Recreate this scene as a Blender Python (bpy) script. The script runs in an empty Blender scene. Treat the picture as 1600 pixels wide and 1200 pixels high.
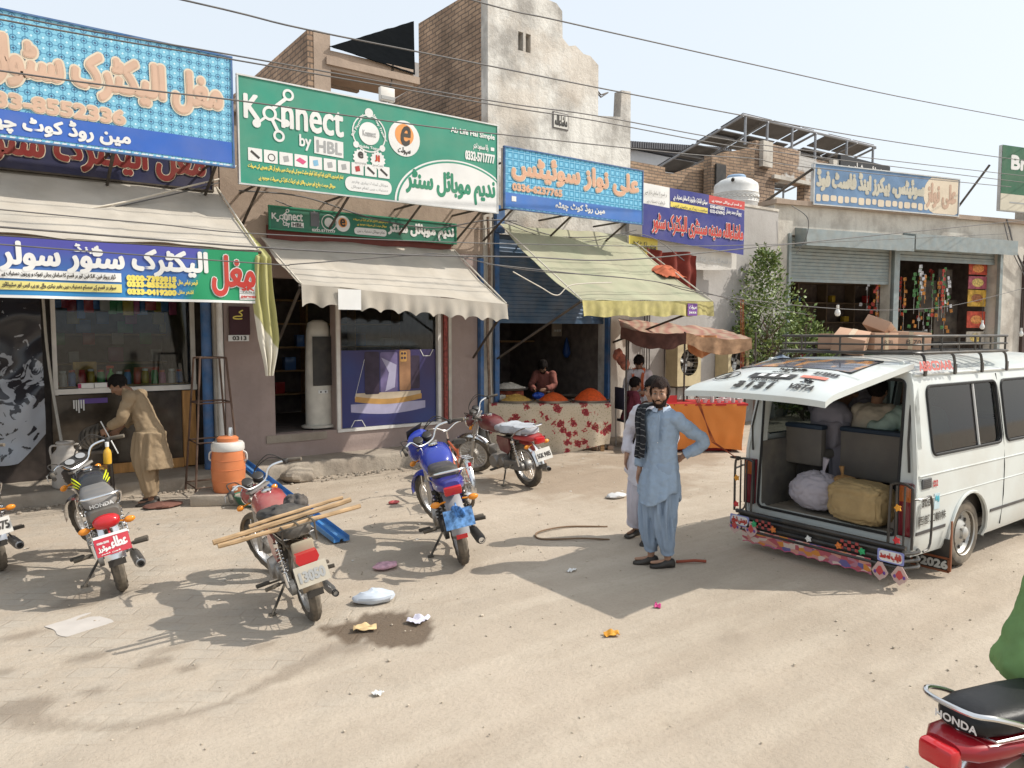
import bpy, bmesh, math, random, unicodedata
from mathutils import Vector, Matrix, noise, geometry
R=math.radians
sc=bpy.context.scene
C=sc.collection
rnd=random.Random(7)
# ---------------------------------------------------------------- camera
cam=bpy.data.cameras.new('camera'); cam.sensor_width=36; cam.lens=26.33; cam.clip_start=.05; cam.clip_end=3000
co=bpy.data.objects.new('camera',cam); C.objects.link(co); sc.camera=co
co.location=(0,0,2.2)
_y,_p=R(36.176),R(3.9116)
co.rotation_euler=Vector((math.sin(_y)*math.cos(_p),math.cos(_y)*math.cos(_p),-math.sin(_p))).to_track_quat('-Z','Y').to_euler()
# ---------------------------------------------------------------- light
SUN_TO=Vector((.85*math.cos(R(46)),-.53*math.cos(R(46)),math.sin(R(46)))).normalized()
w=bpy.data.worlds.new('World'); sc.world=w; w.use_nodes=True
nt=w.node_tree; bg=nt.nodes['Background']
sky=nt.nodes.new('ShaderNodeTexSky'); sky.sky_type='NISHITA'; sky.sun_disc=False
sky.sun_elevation=R(46); sky.sun_rotation=math.atan2(SUN_TO.x,SUN_TO.y)
sky.air_density=1.1; sky.dust_density=4.0; sky.ozone_density=1.5; sky.altitude=0
hz=nt.nodes.new('ShaderNodeMix'); hz.data_type='RGBA'; hz.inputs[0].default_value=.72       # dust-laden, milky sky
nt.links.new(sky.outputs[0],hz.inputs[6]); hz.inputs[7].default_value=(6.3,6.75,7.1,1); nt.links.new(hz.outputs[2],bg.inputs[0]); bg.inputs[1].default_value=.145
sl=bpy.data.lights.new('sun','SUN'); sl.energy=3.8; sl.angle=R(.6); sl.color=(1,.945,.86)
so=bpy.data.objects.new('sun',sl); C.objects.link(so); so.rotation_euler=(-SUN_TO).to_track_quat('-Z','Y').to_euler(); so.location=(20,-15,25)
sc.view_settings.view_transform='Standard'; sc.view_settings.look='None'; sc.view_settings.exposure=.16; sc.view_settings.gamma=1
sc.render.engine='CYCLES'
sc.cycles.max_bounces=6; sc.cycles.transparent_max_bounces=8
# ---------------------------------------------------------------- materials
MT={}
def newmat(name):
    m=bpy.data.materials.new(name); m.use_nodes=True; return m,m.node_tree,m.node_tree.nodes['Principled BSDF']
def mat(name,rgb,rough=.6,metal=0,var=.12,scale=6,bump=0,bscale=40,dust=0,coat=0,stretch=None,spec=None,trans=0):
    """plain surface: base colour broken up by two noises, optional fine bump and road dust"""
    if name in MT: return MT[name]
    m,t,b=newmat(name); N=t.nodes; L=t.links
    tc=N.new('ShaderNodeTexCoord'); mp=N.new('ShaderNodeMapping'); L.new(tc.outputs['Object'],mp.inputs[0])
    if stretch: mp.inputs['Scale'].default_value=stretch
    n1=N.new('ShaderNodeTexNoise'); n1.inputs['Scale'].default_value=scale; n1.inputs['Detail'].default_value=5
    L.new(mp.outputs[0],n1.inputs['Vector'])
    rp=N.new('ShaderNodeValToRGB'); rp.color_ramp.elements[0].position=.3; rp.color_ramp.elements[1].position=.7
    rp.color_ramp.elements[0].color=[c*(1-var) for c in rgb]+[1]; rp.color_ramp.elements[1].color=[min(1,c*(1+var)) for c in rgb]+[1]
    L.new(n1.outputs[0],rp.inputs[0]); out=rp.outputs[0]
    if dust:
        n2=N.new('ShaderNodeTexNoise'); n2.inputs['Scale'].default_value=scale*.6+1.3; n2.inputs['Detail'].default_value=7; L.new(tc.outputs['Object'],n2.inputs['Vector'])
        mr=N.new('ShaderNodeMapRange'); mr.inputs[1].default_value=.35; mr.inputs[2].default_value=.75; mr.inputs[3].default_value=dust*.12; mr.inputs[4].default_value=dust; L.new(n2.outputs[0],mr.inputs[0])
        mx=N.new('ShaderNodeMix'); mx.data_type='RGBA'; L.new(mr.outputs[0],mx.inputs[0]); L.new(out,mx.inputs[6]); mx.inputs[7].default_value=(.42,.35,.26,1); out=mx.outputs[2]
        ma=N.new('ShaderNodeMapRange'); ma.inputs[3].default_value=rough; ma.inputs[4].default_value=.9; L.new(mr.outputs[0],ma.inputs[0]); L.new(ma.outputs[0],b.inputs['Roughness'])
    else: b.inputs['Roughness'].default_value=rough
    L.new(out,b.inputs['Base Color']); b.inputs['Metallic'].default_value=metal
    if coat: b.inputs['Coat Weight'].default_value=coat; b.inputs['Coat Roughness'].default_value=.08
    b.inputs['Specular IOR Level'].default_value=.32 if spec is None else spec
    if trans: b.inputs['Transmission Weight'].default_value=trans
    if bump:
        n3=N.new('ShaderNodeTexNoise'); n3.inputs['Scale'].default_value=bscale; n3.inputs['Detail'].default_value=6; L.new(mp.outputs[0],n3.inputs['Vector'])
        bp=N.new('ShaderNodeBump'); bp.inputs['Strength'].default_value=bump; bp.inputs['Distance'].default_value=.02; L.new(n3.outputs[0],bp.inputs['Height']); L.new(bp.outputs[0],b.inputs['Normal'])
    MT[name]=m; return m
def glass(name,tint=(.6,.65,.65),alpha=.35,rough=.05):
    if name in MT: return MT[name]
    m,t,b=newmat(name); N=t.nodes; L=t.links
    g=N.new('ShaderNodeBsdfGlossy'); g.inputs['Roughness'].default_value=rough
    tr=N.new('ShaderNodeBsdfTransparent'); tr.inputs[0].default_value=(*tint,1)
    fr=N.new('ShaderNodeFresnel'); fr.inputs[0].default_value=1.32
    ad=N.new('ShaderNodeMath'); ad.operation='ADD'; ad.inputs[1].default_value=alpha; ad.use_clamp=True; L.new(fr.outputs[0],ad.inputs[0])
    mx=N.new('ShaderNodeMixShader'); L.new(ad.outputs[0],mx.inputs[0]); L.new(tr.outputs[0],mx.inputs[1]); L.new(g.outputs[0],mx.inputs[2])
    L.new(mx.outputs[0],N['Material Output'].inputs[0]); MT[name]=m; return m
def brickmat(name,c1=(.33,.22,.145),c2=(.25,.165,.11),mort=(.13,.10,.08),patch=None,size=.24):
    if name in MT: return MT[name]
    m,t,b=newmat(name); N=t.nodes; L=t.links
    ge=N.new('ShaderNodeNewGeometry'); sx=N.new('ShaderNodeSeparateXYZ'); L.new(ge.outputs['Position'],sx.inputs[0])
    ad=N.new('ShaderNodeMath'); L.new(sx.outputs[0],ad.inputs[0]); L.new(sx.outputs[1],ad.inputs[1])
    cb=N.new('ShaderNodeCombineXYZ'); L.new(ad.outputs[0],cb.inputs[0]); L.new(sx.outputs[2],cb.inputs[1])
    nz=N.new('ShaderNodeTexNoise'); nz.inputs['Scale'].default_value=3; L.new(ge.outputs['Position'],nz.inputs['Vector'])
    mxv=N.new('ShaderNodeMix'); mxv.data_type='RGBA'; mxv.inputs[0].default_value=.03; L.new(cb.outputs[0],mxv.inputs[6]); L.new(nz.outputs[1],mxv.inputs[7])
    br=N.new('ShaderNodeTexBrick'); br.inputs['Scale'].default_value=1; br.inputs['Brick Width'].default_value=size; br.inputs['Row Height'].default_value=size*.36
    br.inputs['Mortar Size'].default_value=.012; br.inputs['Mortar Smooth'].default_value=.3; br.inputs['Bias'].default_value=0
    br.inputs['Color1'].default_value=(*c1,1); br.inputs['Color2'].default_value=(*c2,1); br.inputs['Mortar'].default_value=(*mort,1)
    L.new(mxv.outputs[2],br.inputs['Vector'])
    n1=N.new('ShaderNodeTexNoise'); n1.inputs['Scale'].default_value=1.7; n1.inputs['Detail'].default_value=8; L.new(ge.outputs['Position'],n1.inputs['Vector'])
    hs=N.new('ShaderNodeHueSaturation'); mr=N.new('ShaderNodeMapRange'); mr.inputs[1].default_value=.3; mr.inputs[2].default_value=.7; mr.inputs[3].default_value=.65; mr.inputs[4].default_value=1.35
    L.new(n1.outputs[0],mr.inputs[0]); L.new(mr.outputs[0],hs.inputs['Value']); L.new(br.outputs[0],hs.inputs['Color']); out=hs.outputs[0]
    if patch:
        n2=N.new('ShaderNodeTexNoise'); n2.inputs['Scale'].default_value=.9; n2.inputs['Detail'].default_value=6; L.new(ge.outputs['Position'],n2.inputs['Vector'])
        rp=N.new('ShaderNodeValToRGB'); rp.color_ramp.elements[0].position=.56; rp.color_ramp.elements[1].position=.6; L.new(n2.outputs[0],rp.inputs[0])
        mx=N.new('ShaderNodeMix'); mx.data_type='RGBA'; L.new(rp.outputs[0],mx.inputs[0]); L.new(out,mx.inputs[6]); mx.inputs[7].default_value=(*patch,1); out=mx.outputs[2]
    L.new(out,b.inputs['Base Color']); b.inputs['Roughness'].default_value=.95
    bp=N.new('ShaderNodeBump'); bp.inputs['Strength'].default_value=.9; bp.inputs['Distance'].default_value=.03; bp.invert=True; L.new(br.outputs['Fac'],bp.inputs['Height']); L.new(bp.outputs[0],b.inputs['Normal'])
    MT[name]=m; return m
def plaster(name,rgb,stain=(.25,.23,.2),amt=.5,scale=1.2,bump=.4,rust=None,patch=None,thr=.52):
    """weathered lime plaster: base, blotchy stains, peeled patches"""
    if name in MT: return MT[name]
    m,t,b=newmat(name); N=t.nodes; L=t.links
    ge=N.new('ShaderNodeNewGeometry')
    def nz(s,d=8,r=.6,vec=None):
        n=N.new('ShaderNodeTexNoise'); n.inputs['Scale'].default_value=s; n.inputs['Detail'].default_value=d; n.inputs['Roughness'].default_value=r; L.new(vec or ge.outputs['Position'],n.inputs['Vector']); return n.outputs[0]
    def ramp(v,a,bb):
        r=N.new('ShaderNodeMapRange'); r.inputs[1].default_value=a; r.inputs[2].default_value=bb; L.new(v,r.inputs[0]); return r.outputs[0]
    def mix(f,a,bb,k=1):
        x=N.new('ShaderNodeMix'); x.data_type='RGBA'
        if k!=1:
            mm=N.new('ShaderNodeMath'); mm.operation='MULTIPLY'; mm.inputs[1].default_value=k; L.new(f,mm.inputs[0]); f=mm.outputs[0]
        L.new(f,x.inputs[0])
        if isinstance(a,tuple): x.inputs[6].default_value=(*a,1)
        else: L.new(a,x.inputs[6])
        if isinstance(bb,tuple): x.inputs[7].default_value=(*bb,1)
        else: L.new(bb,x.inputs[7])
        return x.outputs[2]
    mp=N.new('ShaderNodeMapping'); mp.inputs['Scale'].default_value=(3,3,.5); L.new(ge.outputs['Position'],mp.inputs[0])
    c=mix(ramp(nz(scale),thr-.06,thr+.12),rgb,stain,amt)
    c=mix(ramp(nz(scale*1.6,6,.6,mp.outputs[0]),.5,.75),c,stain,amt*.6)
    c=mix(ramp(nz(14,8,.7),.55,.75),c,tuple(x*.75 for x in rgb),.6)
    if rust: c=mix(ramp(nz(.7,7),.5,.62),c,rust,.5)
    if patch: c=mix(ramp(nz(.8,9,.65),.58,.6),c,patch)
    L.new(c,b.inputs['Base Color']); b.inputs['Roughness'].default_value=.93
    bp=N.new('ShaderNodeBump'); bp.inputs['Strength'].default_value=bump; bp.inputs['Distance'].default_value=.03; L.new(nz(9,10,.7),bp.inputs['Height']); L.new(bp.outputs[0],b.inputs['Normal'])
    MT[name]=m; return m
# ---------------------------------------------------------------- mesh builder
class MB:
    def __init__(s): s.v=[]; s.f=[]; s.m=[]; s.mi=0
    def add(s,vs,fs,M=None):
        k=len(s.v)
        s.v+= [ (M@Vector(p)) if M else Vector(p) for p in vs]
        s.f+= [tuple(i+k for i in f) for f in fs]; s.m+=[s.mi]*len(fs); return s
    def box(s,c,d,M=None,bev=0):
        x,y,z=d[0]/2,d[1]/2,d[2]/2
        if bev:
            bm=bmesh.new(); bmesh.ops.create_cube(bm,size=1)
            for q in bm.verts: q.co=Vector((q.co.x*d[0]+c[0],q.co.y*d[1]+c[1],q.co.z*d[2]+c[2]))
            bmesh.ops.bevel(bm,geom=bm.edges[:],offset=bev,segments=2,affect='EDGES',profile=.5)
            bm.verts.ensure_lookup_table(); vs=[q.co.copy() for q in bm.verts]; fs=[[q.index for q in f.verts] for f in bm.faces]; bm.free(); return s.add(vs,fs,M)
        vs=[(c[0]+a*x,c[1]+b*y,c[2]+e*z) for e in(-1,1) for b in(-1,1) for a in(-1,1)]
        return s.add(vs,[(0,2,3,1),(4,5,7,6),(0,1,5,4),(2,6,7,3),(0,4,6,2),(1,3,7,5)],M)
    def quad(s,a,b,c,d,M=None): return s.add([a,b,c,d],[(0,1,2,3)],M)
    def tube(s,pts,r,n=8,closed=False,M=None,cap=True,flat=1):
        P=[Vector(p) for p in pts]; k=len(P)
        rr=r if isinstance(r,(list,tuple)) else [r]*k
        T=[]
        for i in range(k):
            a=P[(i-1)%k] if (closed or i>0) else P[i]; b=P[(i+1)%k] if (closed or i<k-1) else P[i]
            t=(b-a); T.append(t.normalized() if t.length>1e-9 else Vector((0,0,1)))
        u=T[0].orthogonal().normalized(); vs=[];fs=[]
        for i in range(k):
            u=(u-T[i]*u.dot(T[i])); u=u.normalized() if u.length>1e-6 else T[i].orthogonal().normalized()
            w_=T[i].cross(u)
            for j in range(n):
                a=2*math.pi*j/n; vs.append(P[i]+(u*math.cos(a)+w_*math.sin(a)*flat)*rr[i])
        for i in range(k if closed else k-1):
            for j in range(n):
                a=i*n+j; b=i*n+(j+1)%n; c=((i+1)%k)*n+(j+1)%n; d=((i+1)%k)*n+j; fs.append((a,b,c,d))
        if cap and not closed: fs.append(tuple(range(n-1,-1,-1))); fs.append(tuple((k-1)*n+j for j in range(n)))
        return s.add(vs,fs,M)
    def cyl(s,a,b,r0,r1=None,n=16,M=None): return s.tube([a,b],[r0,r0 if r1 is None else r1],n,M=M)
    def lathe(s,prof,n=24,M=None,arc=None,cap=True):
        """profile of (radius, height) turned about +Z"""
        vs=[];fs=[];k=len(prof)
        for i,(r,z) in enumerate(prof):
            for j in range(n):
                a=2*math.pi*j/n; vs.append((r*math.cos(a),r*math.sin(a),z))
        for i in range(k-1):
            for j in range(n): fs.append((i*n+j,i*n+(j+1)%n,(i+1)*n+(j+1)%n,(i+1)*n+j))
        if cap: fs.append(tuple(range(n-1,-1,-1))); fs.append(tuple((k-1)*n+j for j in range(n)))
        return s.add(vs,fs,M)
    def ell(s,c,r,n=16,k=10,M=None):
        vs=[(c[0],c[1],c[2]-r[2])];fs=[]
        for i in range(1,k):
            p=-math.pi/2+math.pi*i/k
            for j in range(n):
                a=2*math.pi*j/n; vs.append((c[0]+r[0]*math.cos(p)*math.cos(a),c[1]+r[1]*math.cos(p)*math.sin(a),c[2]+r[2]*math.sin(p)))
        vs.append((c[0],c[1],c[2]+r[2])); e=len(vs)-1
        for j in range(n):
            fs.append((0,1+(j+1)%n,1+j)); fs.append((e,1+(k-2)*n+j,1+(k-2)*n+(j+1)%n))
            for i in range(k-2): fs.append((1+i*n+j,1+i*n+(j+1)%n,1+(i+1)*n+(j+1)%n,1+(i+1)*n+j))
        return s.add(vs,fs,M)
    def loft(s,rings,M=None,cap=True):
        """rings: equal-length lists of points"""
        n=len(rings[0]); vs=[p for r in rings for p in r]; fs=[]
        for i in range(len(rings)-1):
            for j in range(n): fs.append((i*n+j,i*n+(j+1)%n,(i+1)*n+(j+1)%n,(i+1)*n+j))
        if cap: fs.append(tuple(range(n-1,-1,-1))); fs.append(tuple((len(rings)-1)*n+j for j in range(n)))
        return s.add(vs,fs,M)
    def prism(s,poly,a,b,ax='y',M=None):
        """polygon of 2D points extruded between a and b along an axis"""
        def p3(p,t): return {'y':(p[0],t,p[1]),'x':(t,p[0],p[1]),'z':(p[0],p[1],t)}[ax]
        n=len(poly); vs=[p3(p,a) for p in poly]+[p3(p,b) for p in poly]
        fs=[tuple(range(n)),tuple(range(2*n-1,n-1,-1))]+[(i,n+i,n+(i+1)%n,(i+1)%n) for i in range(n)]
        return s.add(vs,fs,M)
    def grid(s,fn,nu,nv,M=None,thick=0):
        vs=[Vector(fn(i/nu,j/nv)) for j in range(nv+1) for i in range(nu+1)]; q=lambda i,j:j*(nu+1)+i
        fs=[(q(i,j),q(i+1,j),q(i+1,j+1),q(i,j+1)) for j in range(nv) for i in range(nu)]
        if thick:
            N=[Vector((0,0,0)) for _ in vs]
            for f in fs:
                nn=(vs[f[1]]-vs[f[0]]).cross(vs[f[3]]-vs[f[0]])
                for i in f: N[i]+=nn
            k=len(vs); vs=vs+[p-(N[i].normalized() if N[i].length>0 else N[i])*thick for i,p in enumerate(vs)]
            fs=fs+[tuple(k+i for i in reversed(f)) for f in fs]
            bd=[q(i,0) for i in range(nu+1)]+[q(nu,j) for j in range(1,nv+1)]+[q(i,nv) for i in range(nu-1,-1,-1)]+[q(0,j) for j in range(nv-1,0,-1)]
            fs+=[(bd[i],k+bd[i],k+bd[(i+1)%len(bd)],bd[(i+1)%len(bd)]) for i in range(len(bd))]
        return s.add(vs,fs,M)
    def join(s,o,M=None):
        k=s.mi
        kk=len(s.v); s.v+=[(M@p) if M else p.copy() for p in o.v]; s.f+=[tuple(i+kk for i in f) for f in o.f]; s.m+=o.m; return s
    def build(s,name,mats,parent=None,smooth=40,M=None,world=False,**kw):
        me=bpy.data.meshes.new(name); us=sorted({i for f in s.f for i in f})
        if len(us)<len(s.v): q_={j:i for i,j in enumerate(us)}; s.v=[s.v[j] for j in us]; s.f=[tuple(q_[i] for i in f) for f in s.f]
        if world and parent is not None: inv=MW[parent.name].inverted(); M=inv@M if M else inv
        me.from_pydata([tuple(M@p) if M else tuple(p) for p in s.v],[],s.f)
        if not isinstance(mats,(list,tuple)): mats=[mats]
        for m in mats: me.materials.append(m)
        me.polygons.foreach_set('material_index',s.m)
        if smooth: me.polygons.foreach_set('use_smooth',[True]*len(s.f)); me.set_sharp_from_angle(angle=R(smooth))
        me.validate(); me.update()
        o=bpy.data.objects.new(name,me); C.objects.link(o)
        if parent is not None: o.parent=parent
        return o
MW={}
def thing(name,label,cat,loc=(0,0,0),rz=0,rx=0,group=None,ry=0):
    o=bpy.data.objects.new(name,None); C.objects.link(o); o.location=loc; o.rotation_euler=(rx,ry,rz); o.empty_display_size=.1
    MW[o.name]=Matrix.Translation(loc)@Matrix.Rotation(rz,4,'Z')@Matrix.Rotation(ry,4,'Y')@Matrix.Rotation(rx,4,'X')
    o['label']=label; o['category']=cat
    if group: o['group']=group
    return o
def tag(o,label=None,cat=None,group=None,kind=None):
    for k,v in (('label',label),('category',cat),('group',group),('kind',kind)):
        if v: o[k]=v
    return o
def copy_thing(o,loc,rz=None,label=None):
    c=o.copy(); C.objects.link(c); c.location=loc
    if rz is not None: c.rotation_euler=(o.rotation_euler[0],o.rotation_euler[1],rz)
    if label: c['label']=label
    for ch in list(o.children):
        d=ch.copy(); C.objects.link(d); d.parent=c
        for g in list(ch.children): e=g.copy(); C.objects.link(e); e.parent=d
    return c
def T(*a): return Matrix.Translation(a)
def RX(a): return Matrix.Rotation(R(a),4,'X')
def RY(a): return Matrix.Rotation(R(a),4,'Y')
def RZ(a): return Matrix.Rotation(R(a),4,'Z')
def S(x,y=None,z=None): return Matrix.Diagonal((x,y if y is not None else x,z if z is not None else x,1))
# ---------------------------------------------------------------- lettering
_TB={}
for _c in list(range(0xFB50,0xFC00))+list(range(0xFE70,0xFEFD)):
    _d=unicodedata.decomposition(chr(_c)).split()
    if len(_d)==2: _TB.setdefault(chr(int(_d[1],16)),{})[_d[0][1:-1]]=chr(_c)
def urdu(s):
    out=[];n=len(s)
    jl=lambda c:c in _TB and 'initial' in _TB[c]
    jr=lambda c:c in _TB and 'final' in _TB[c]
    for i,c in enumerate(s):
        if c not in _TB: out.append(c);continue
        p=i>0 and jl(s[i-1]) and jr(c); q=i<n-1 and jl(c) and jr(s[i+1])
        out.append(_TB[c].get('medial' if p and q else 'final' if p else 'initial' if q else 'isolated',c))
    return ''.join(reversed(out))
_TC={}
def textraw(s,bias=0,sp=1):
    """outline of a string as verts/faces, islands nudged apart in depth"""
    key=(s,bias,sp)
    if key in _TC: return _TC[key]
    cu=bpy.data.curves.new('tmp','FONT'); cu.body=s; cu.size=1; cu.resolution_u=3; cu.space_character=sp
    if bias: cu.offset=bias
    o=bpy.data.objects.new('tmp',cu); C.objects.link(o); dg=bpy.context.evaluated_depsgraph_get(); ev=o.evaluated_get(dg); me=ev.to_mesh()
    vs=[Vector(v.co) for v in me.vertices]; fs=[tuple(p.vertices) for p in me.polygons]; ev.to_mesh_clear(); bpy.data.objects.remove(o); bpy.data.curves.remove(cu)
    par=list(range(len(vs)))
    def fd(i):
        while par[i]!=i: par[i]=par[par[i]]; i=par[i]
        return i
    for f in fs:
        for i in f[1:]:
            a,b=fd(f[0]),fd(i)
            if a!=b: par[a]=b
    ids={}
    for i,v in enumerate(vs):
        r=fd(i); k=ids.setdefault(r,len(ids)); v.z=(k%5)*.00035
    _TC[key]=(vs,fs); return _TC[key]
def txt(mb,s,x0,x1,z0,z1,M,bold=0,z=0,slant=0,fit=True,arc=None,keep=False,nb=8):
    """letters s into box x0..x1, z0..z1 of plane M; bold thickens strokes by that many metres"""
    vs,fs=textraw(s)
    if not vs: return
    ax=min(v.x for v in vs);bx=max(v.x for v in vs);ay=min(v.y for v in vs);by=max(v.y for v in vs)
    kx=(x1-x0)/max(bx-ax,1e-6); ky=(z1-z0)/max(by-ay,1e-6)
    if keep: kx=min(kx,ky)
    offs=[(0,0)]
    if bold:
        offs=[(bold*math.cos(2*math.pi*i/nb),bold*math.sin(2*math.pi*i/nb)) for i in range(nb)]
        if bold>.02: offs+=[(a*.5,b*.5) for a,b in offs]
    for i,(a,b) in enumerate(offs):
        out=[]
        for v in vs:
            X=x0+(v.x-ax)*kx+a+slant*(v.y-ay)*ky; Y=z0+(v.y-ay)*ky+b
            if arc: Y+=arc((X-x0)/(x1-x0))
            out.append((X,Y,z+v.z+i*.00013))
        mb.add(out,fs,M)
def face(Y): return Matrix(((1,0,0,0),(0,0,-1,Y),(0,1,0,0),(0,0,0,1)))   # plane facing the road: (x,z,out)
def lettering(parent,m,items,M,world=True,name='lettering'):
    mb=MB()
    for it in items:
        s,x0,x1,z0,z1=it[:5]; kw=it[5] if len(it)>5 else {}
        txt(mb,s,x0,x1,z0,z1,M,**kw)
    return mb.build(name,m,parent,smooth=0,world=world)
def rrect(x0,x1,z0,z1,r,n=5):
    P=[]
    for cx,cz,a in ((x1-r,z1-r,0),(x0+r,z1-r,90),(x0+r,z0+r,180),(x1-r,z0+r,270)):
        for i in range(n+1):
            t=R(a+90*i/n); P.append((cx+r*math.cos(t),cz+r*math.sin(t)))
    return P
def flat(mb,poly,z,M): n=len(poly); mb.add([(p[0],p[1],z) for p in poly],[tuple(range(n))],M)
def disc(mb,cx,cz,r,z,M,n=28,r2=None,a0=0,a1=360,rx=1):
    if r2:
        vs=[];k=n
        for i in range(k+1):
            t=R(a0+(a1-a0)*i/k); vs+=[(cx+r*math.cos(t)*rx,cz+r*math.sin(t),z),(cx+r2*math.cos(t)*rx,cz+r2*math.sin(t),z)]
        mb.add(vs,[(2*i,2*i+1,2*i+3,2*i+2) for i in range(k)],M)
    else: flat(mb,[(cx+r*math.cos(2*math.pi*i/n)*rx,cz+r*math.sin(2*math.pi*i/n)) for i in range(n)],z,M)
def bar(mb,a,b,wd,z,M):
    a=Vector((a[0],a[1]));b=Vector((b[0],b[1]));t=(b-a).normalized();nn=Vector((-t.y,t.x))*wd/2
    flat(mb,[a+nn,a-nn,b-nn,b+nn],z,M)
def spl(P,n=8):
    P=[Vector(p) for p in P]; out=[]
    for i in range(len(P)-1):
        a=P[max(i-1,0)];b=P[i];c=P[i+1];d=P[min(i+2,len(P)-1)]
        for k in range(n):
            t=k/n; out.append(.5*((2*b)+(c-a)*t+(2*a-5*b+4*c-d)*t*t+(3*b-a-3*c+d)*t*t*t))
    out.append(P[-1]); return out
# ================================================================ GROUND
def nz(x,y,z=0,s=1): return noise.noise(Vector((x*s,y*s,z)))
def sm(a,b,x): t=max(0,min(1,(x-a)/(b-a))); return t*t*(3-2*t)
def segd(px,py,P):
    best=9
    for (ax,ay,wa),(bx,by,wb) in zip(P,P[1:]):
        dx,dy=bx-ax,by-ay; t=max(0,min(1,((px-ax)*dx+(py-ay)*dy)/(dx*dx+dy*dy)))
        best=min(best,math.hypot(px-ax-t*dx,py-ay-t*dy)/(wa+(wb-wa)*t))
    return best
def axis_lines(a,b,st,far):
    L=[a+i*st for i in range(int((b-a)/st)+1)]; d=st; x=L[-1]; y=L[0]; hi=[];lo=[]
    while x<far: d*=1.35; x+=d; hi.append(x)
    d=st
    while y>-far: d*=1.35; y-=d; lo.append(y)
    return lo[::-1]+L+hi
def ground():
    xs=axis_lines(-1.5,13,.055,1800); ys=axis_lines(.2,12.6,.055,1800)
    vs=[];st=[]
    trail=[(2.2,4.85,.16),(1.93,4.85,.09),(1.52,4.64,.05),(1.16,4.49,.045),(.81,4.49,.05),(.51,4.63,.06),(.25,4.88,.06),(.05,5.2,.08)]
    for y in ys:
        for x in xs:
            near=-1.6<x<13.2 and .1<y<12.8
            z=0;wet=0;pav=0;drt=0
            if near:
                z=.010*nz(x,y,0,.8)+.006*nz(x,y,3,3.1)+.003*nz(x,y,5,9)
                q=nz(x,y,1,2.3)*.5+nz(x,y,2,6)*.3+nz(x,y,8,15)*.2
                dx,dy=x-2.47,y-4.98; e=math.hypot((.807*dx-.59*dy)/.50,(.59*dx+.807*dy)/.36); wet=1-sm(.86,.97,e+q*.95+.05)
                wet=max(wet,(1-sm(.4,1.25,segd(x,y,trail)+q*1.3))*.42)
                for (cx,cy,r,a) in ((.18,5.16,.13,.5),(.57,5.14,.08,.45),(.94,5.35,.09,.5),(1.09,5.12,.07,.5),(1.62,5.2,.06,.4),(.1,5.78,.10,.45),(.25,6.4,.12,.5),(.75,6.95,.2,.45),(.6,5.7,.1,.5),(1.1,5.5,.1,.35),(5.0,1.7,.1,.3),(4.4,3.3,.12,.15)):
                    e=math.hypot((x-cx)/r/1.7,(y-cy)/r); wet=max(wet,(1-sm(.5,1.0,e+q*.9))*a)
                drt=1-sm(.5,1.25,math.hypot((x-7.6)/1.7,(y-8.3)/1.6)+q*.9)
                drt=max(drt,(1-sm(.55,1.2,math.hypot((x-9.6)/1.8,(y-9.0)/1.2)+q*.9)))
                drt=max(drt,.25*(1-sm(.6,1.2,math.hypot((x-3.4)/1.0,(y-9.6)/1.0)+q)))
                pav=(1-sm(2.2,3.1,x+.35*(y-7)*.3+q*1.4))*sm(3.9,5.2,y+q*1.2)*(1-sm(10.7,11.2,y))
                tr_=0
                for y0,a0 in ((1.3,.10),(1.75,.14),(2.9,-.05),(3.3,-.02),(6.9,.22)):
                    dd=abs(y-(y0+a0*x+.10*nz(x,y0,7,.35))); tr_=max(tr_,(1-sm(.05,.15,dd))*sm(-.35,.25,nz(x,y0,3,.8)))
                drt=max(drt,.22*tr_); z+=.008*drt*nz(x,y,9,4)-.006*wet-.008*tr_
            vs.append((x,y,z)); st.append((wet,pav,drt,1))
    n=len(xs); fs=[(j*n+i,j*n+i+1,(j+1)*n+i+1,(j+1)*n+i) for j in range(len(ys)-1) for i in range(n-1)]
    me=bpy.data.meshes.new('ground'); me.from_pydata(vs,[],fs); me.polygons.foreach_set('use_smooth',[True]*len(fs))
    at=me.color_attributes.new('stain','FLOAT_COLOR','POINT'); at.data.foreach_set('color',[c for s_ in st for c in s_])
    m,t,b=newmat('ground'); N=t.nodes; L=t.links
    ge=N.new('ShaderNodeNewGeometry'); P=ge.outputs['Position']
    def nzz(s,d=6,r=.55,vec=P):
        k=N.new('ShaderNodeTexNoise'); k.inputs['Scale'].default_value=s; k.inputs['Detail'].default_value=d; k.inputs['Roughness'].default_value=r; L.new(vec,k.inputs['Vector']); return k.outputs[0]
    def rg(v,a,c,lo=0,hi=1):
        k=N.new('ShaderNodeMapRange'); k.inputs[1].default_value=a; k.inputs[2].default_value=c; k.inputs[3].default_value=lo; k.inputs[4].default_value=hi; L.new(v,k.inputs[0]); return k.outputs[0]
    def mx(f,a,c):
        x=N.new('ShaderNodeMix'); x.data_type='RGBA'
        if isinstance(f,float): x.inputs[0].default_value=f
        else: L.new(f,x.inputs[0])
        for i,q in ((6,a),(7,c)):
            if isinstance(q,tuple): x.inputs[i].default_value=(*q,1)
            else: L.new(q,x.inputs[i])
        return x.outputs[2]
    def mul(a,c):
        k=N.new('ShaderNodeMath'); k.operation='MULTIPLY'; L.new(a,k.inputs[0])
        if isinstance(c,float): k.inputs[1].default_value=c
        else: L.new(c,k.inputs[1])
        return k.outputs[0]
    ca=N.new('ShaderNodeAttribute'); ca.attribute_name='stain'; se=N.new('ShaderNodeSeparateColor'); L.new(ca.outputs['Color'],se.inputs[0]); wet,pav,drt=se.outputs
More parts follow.
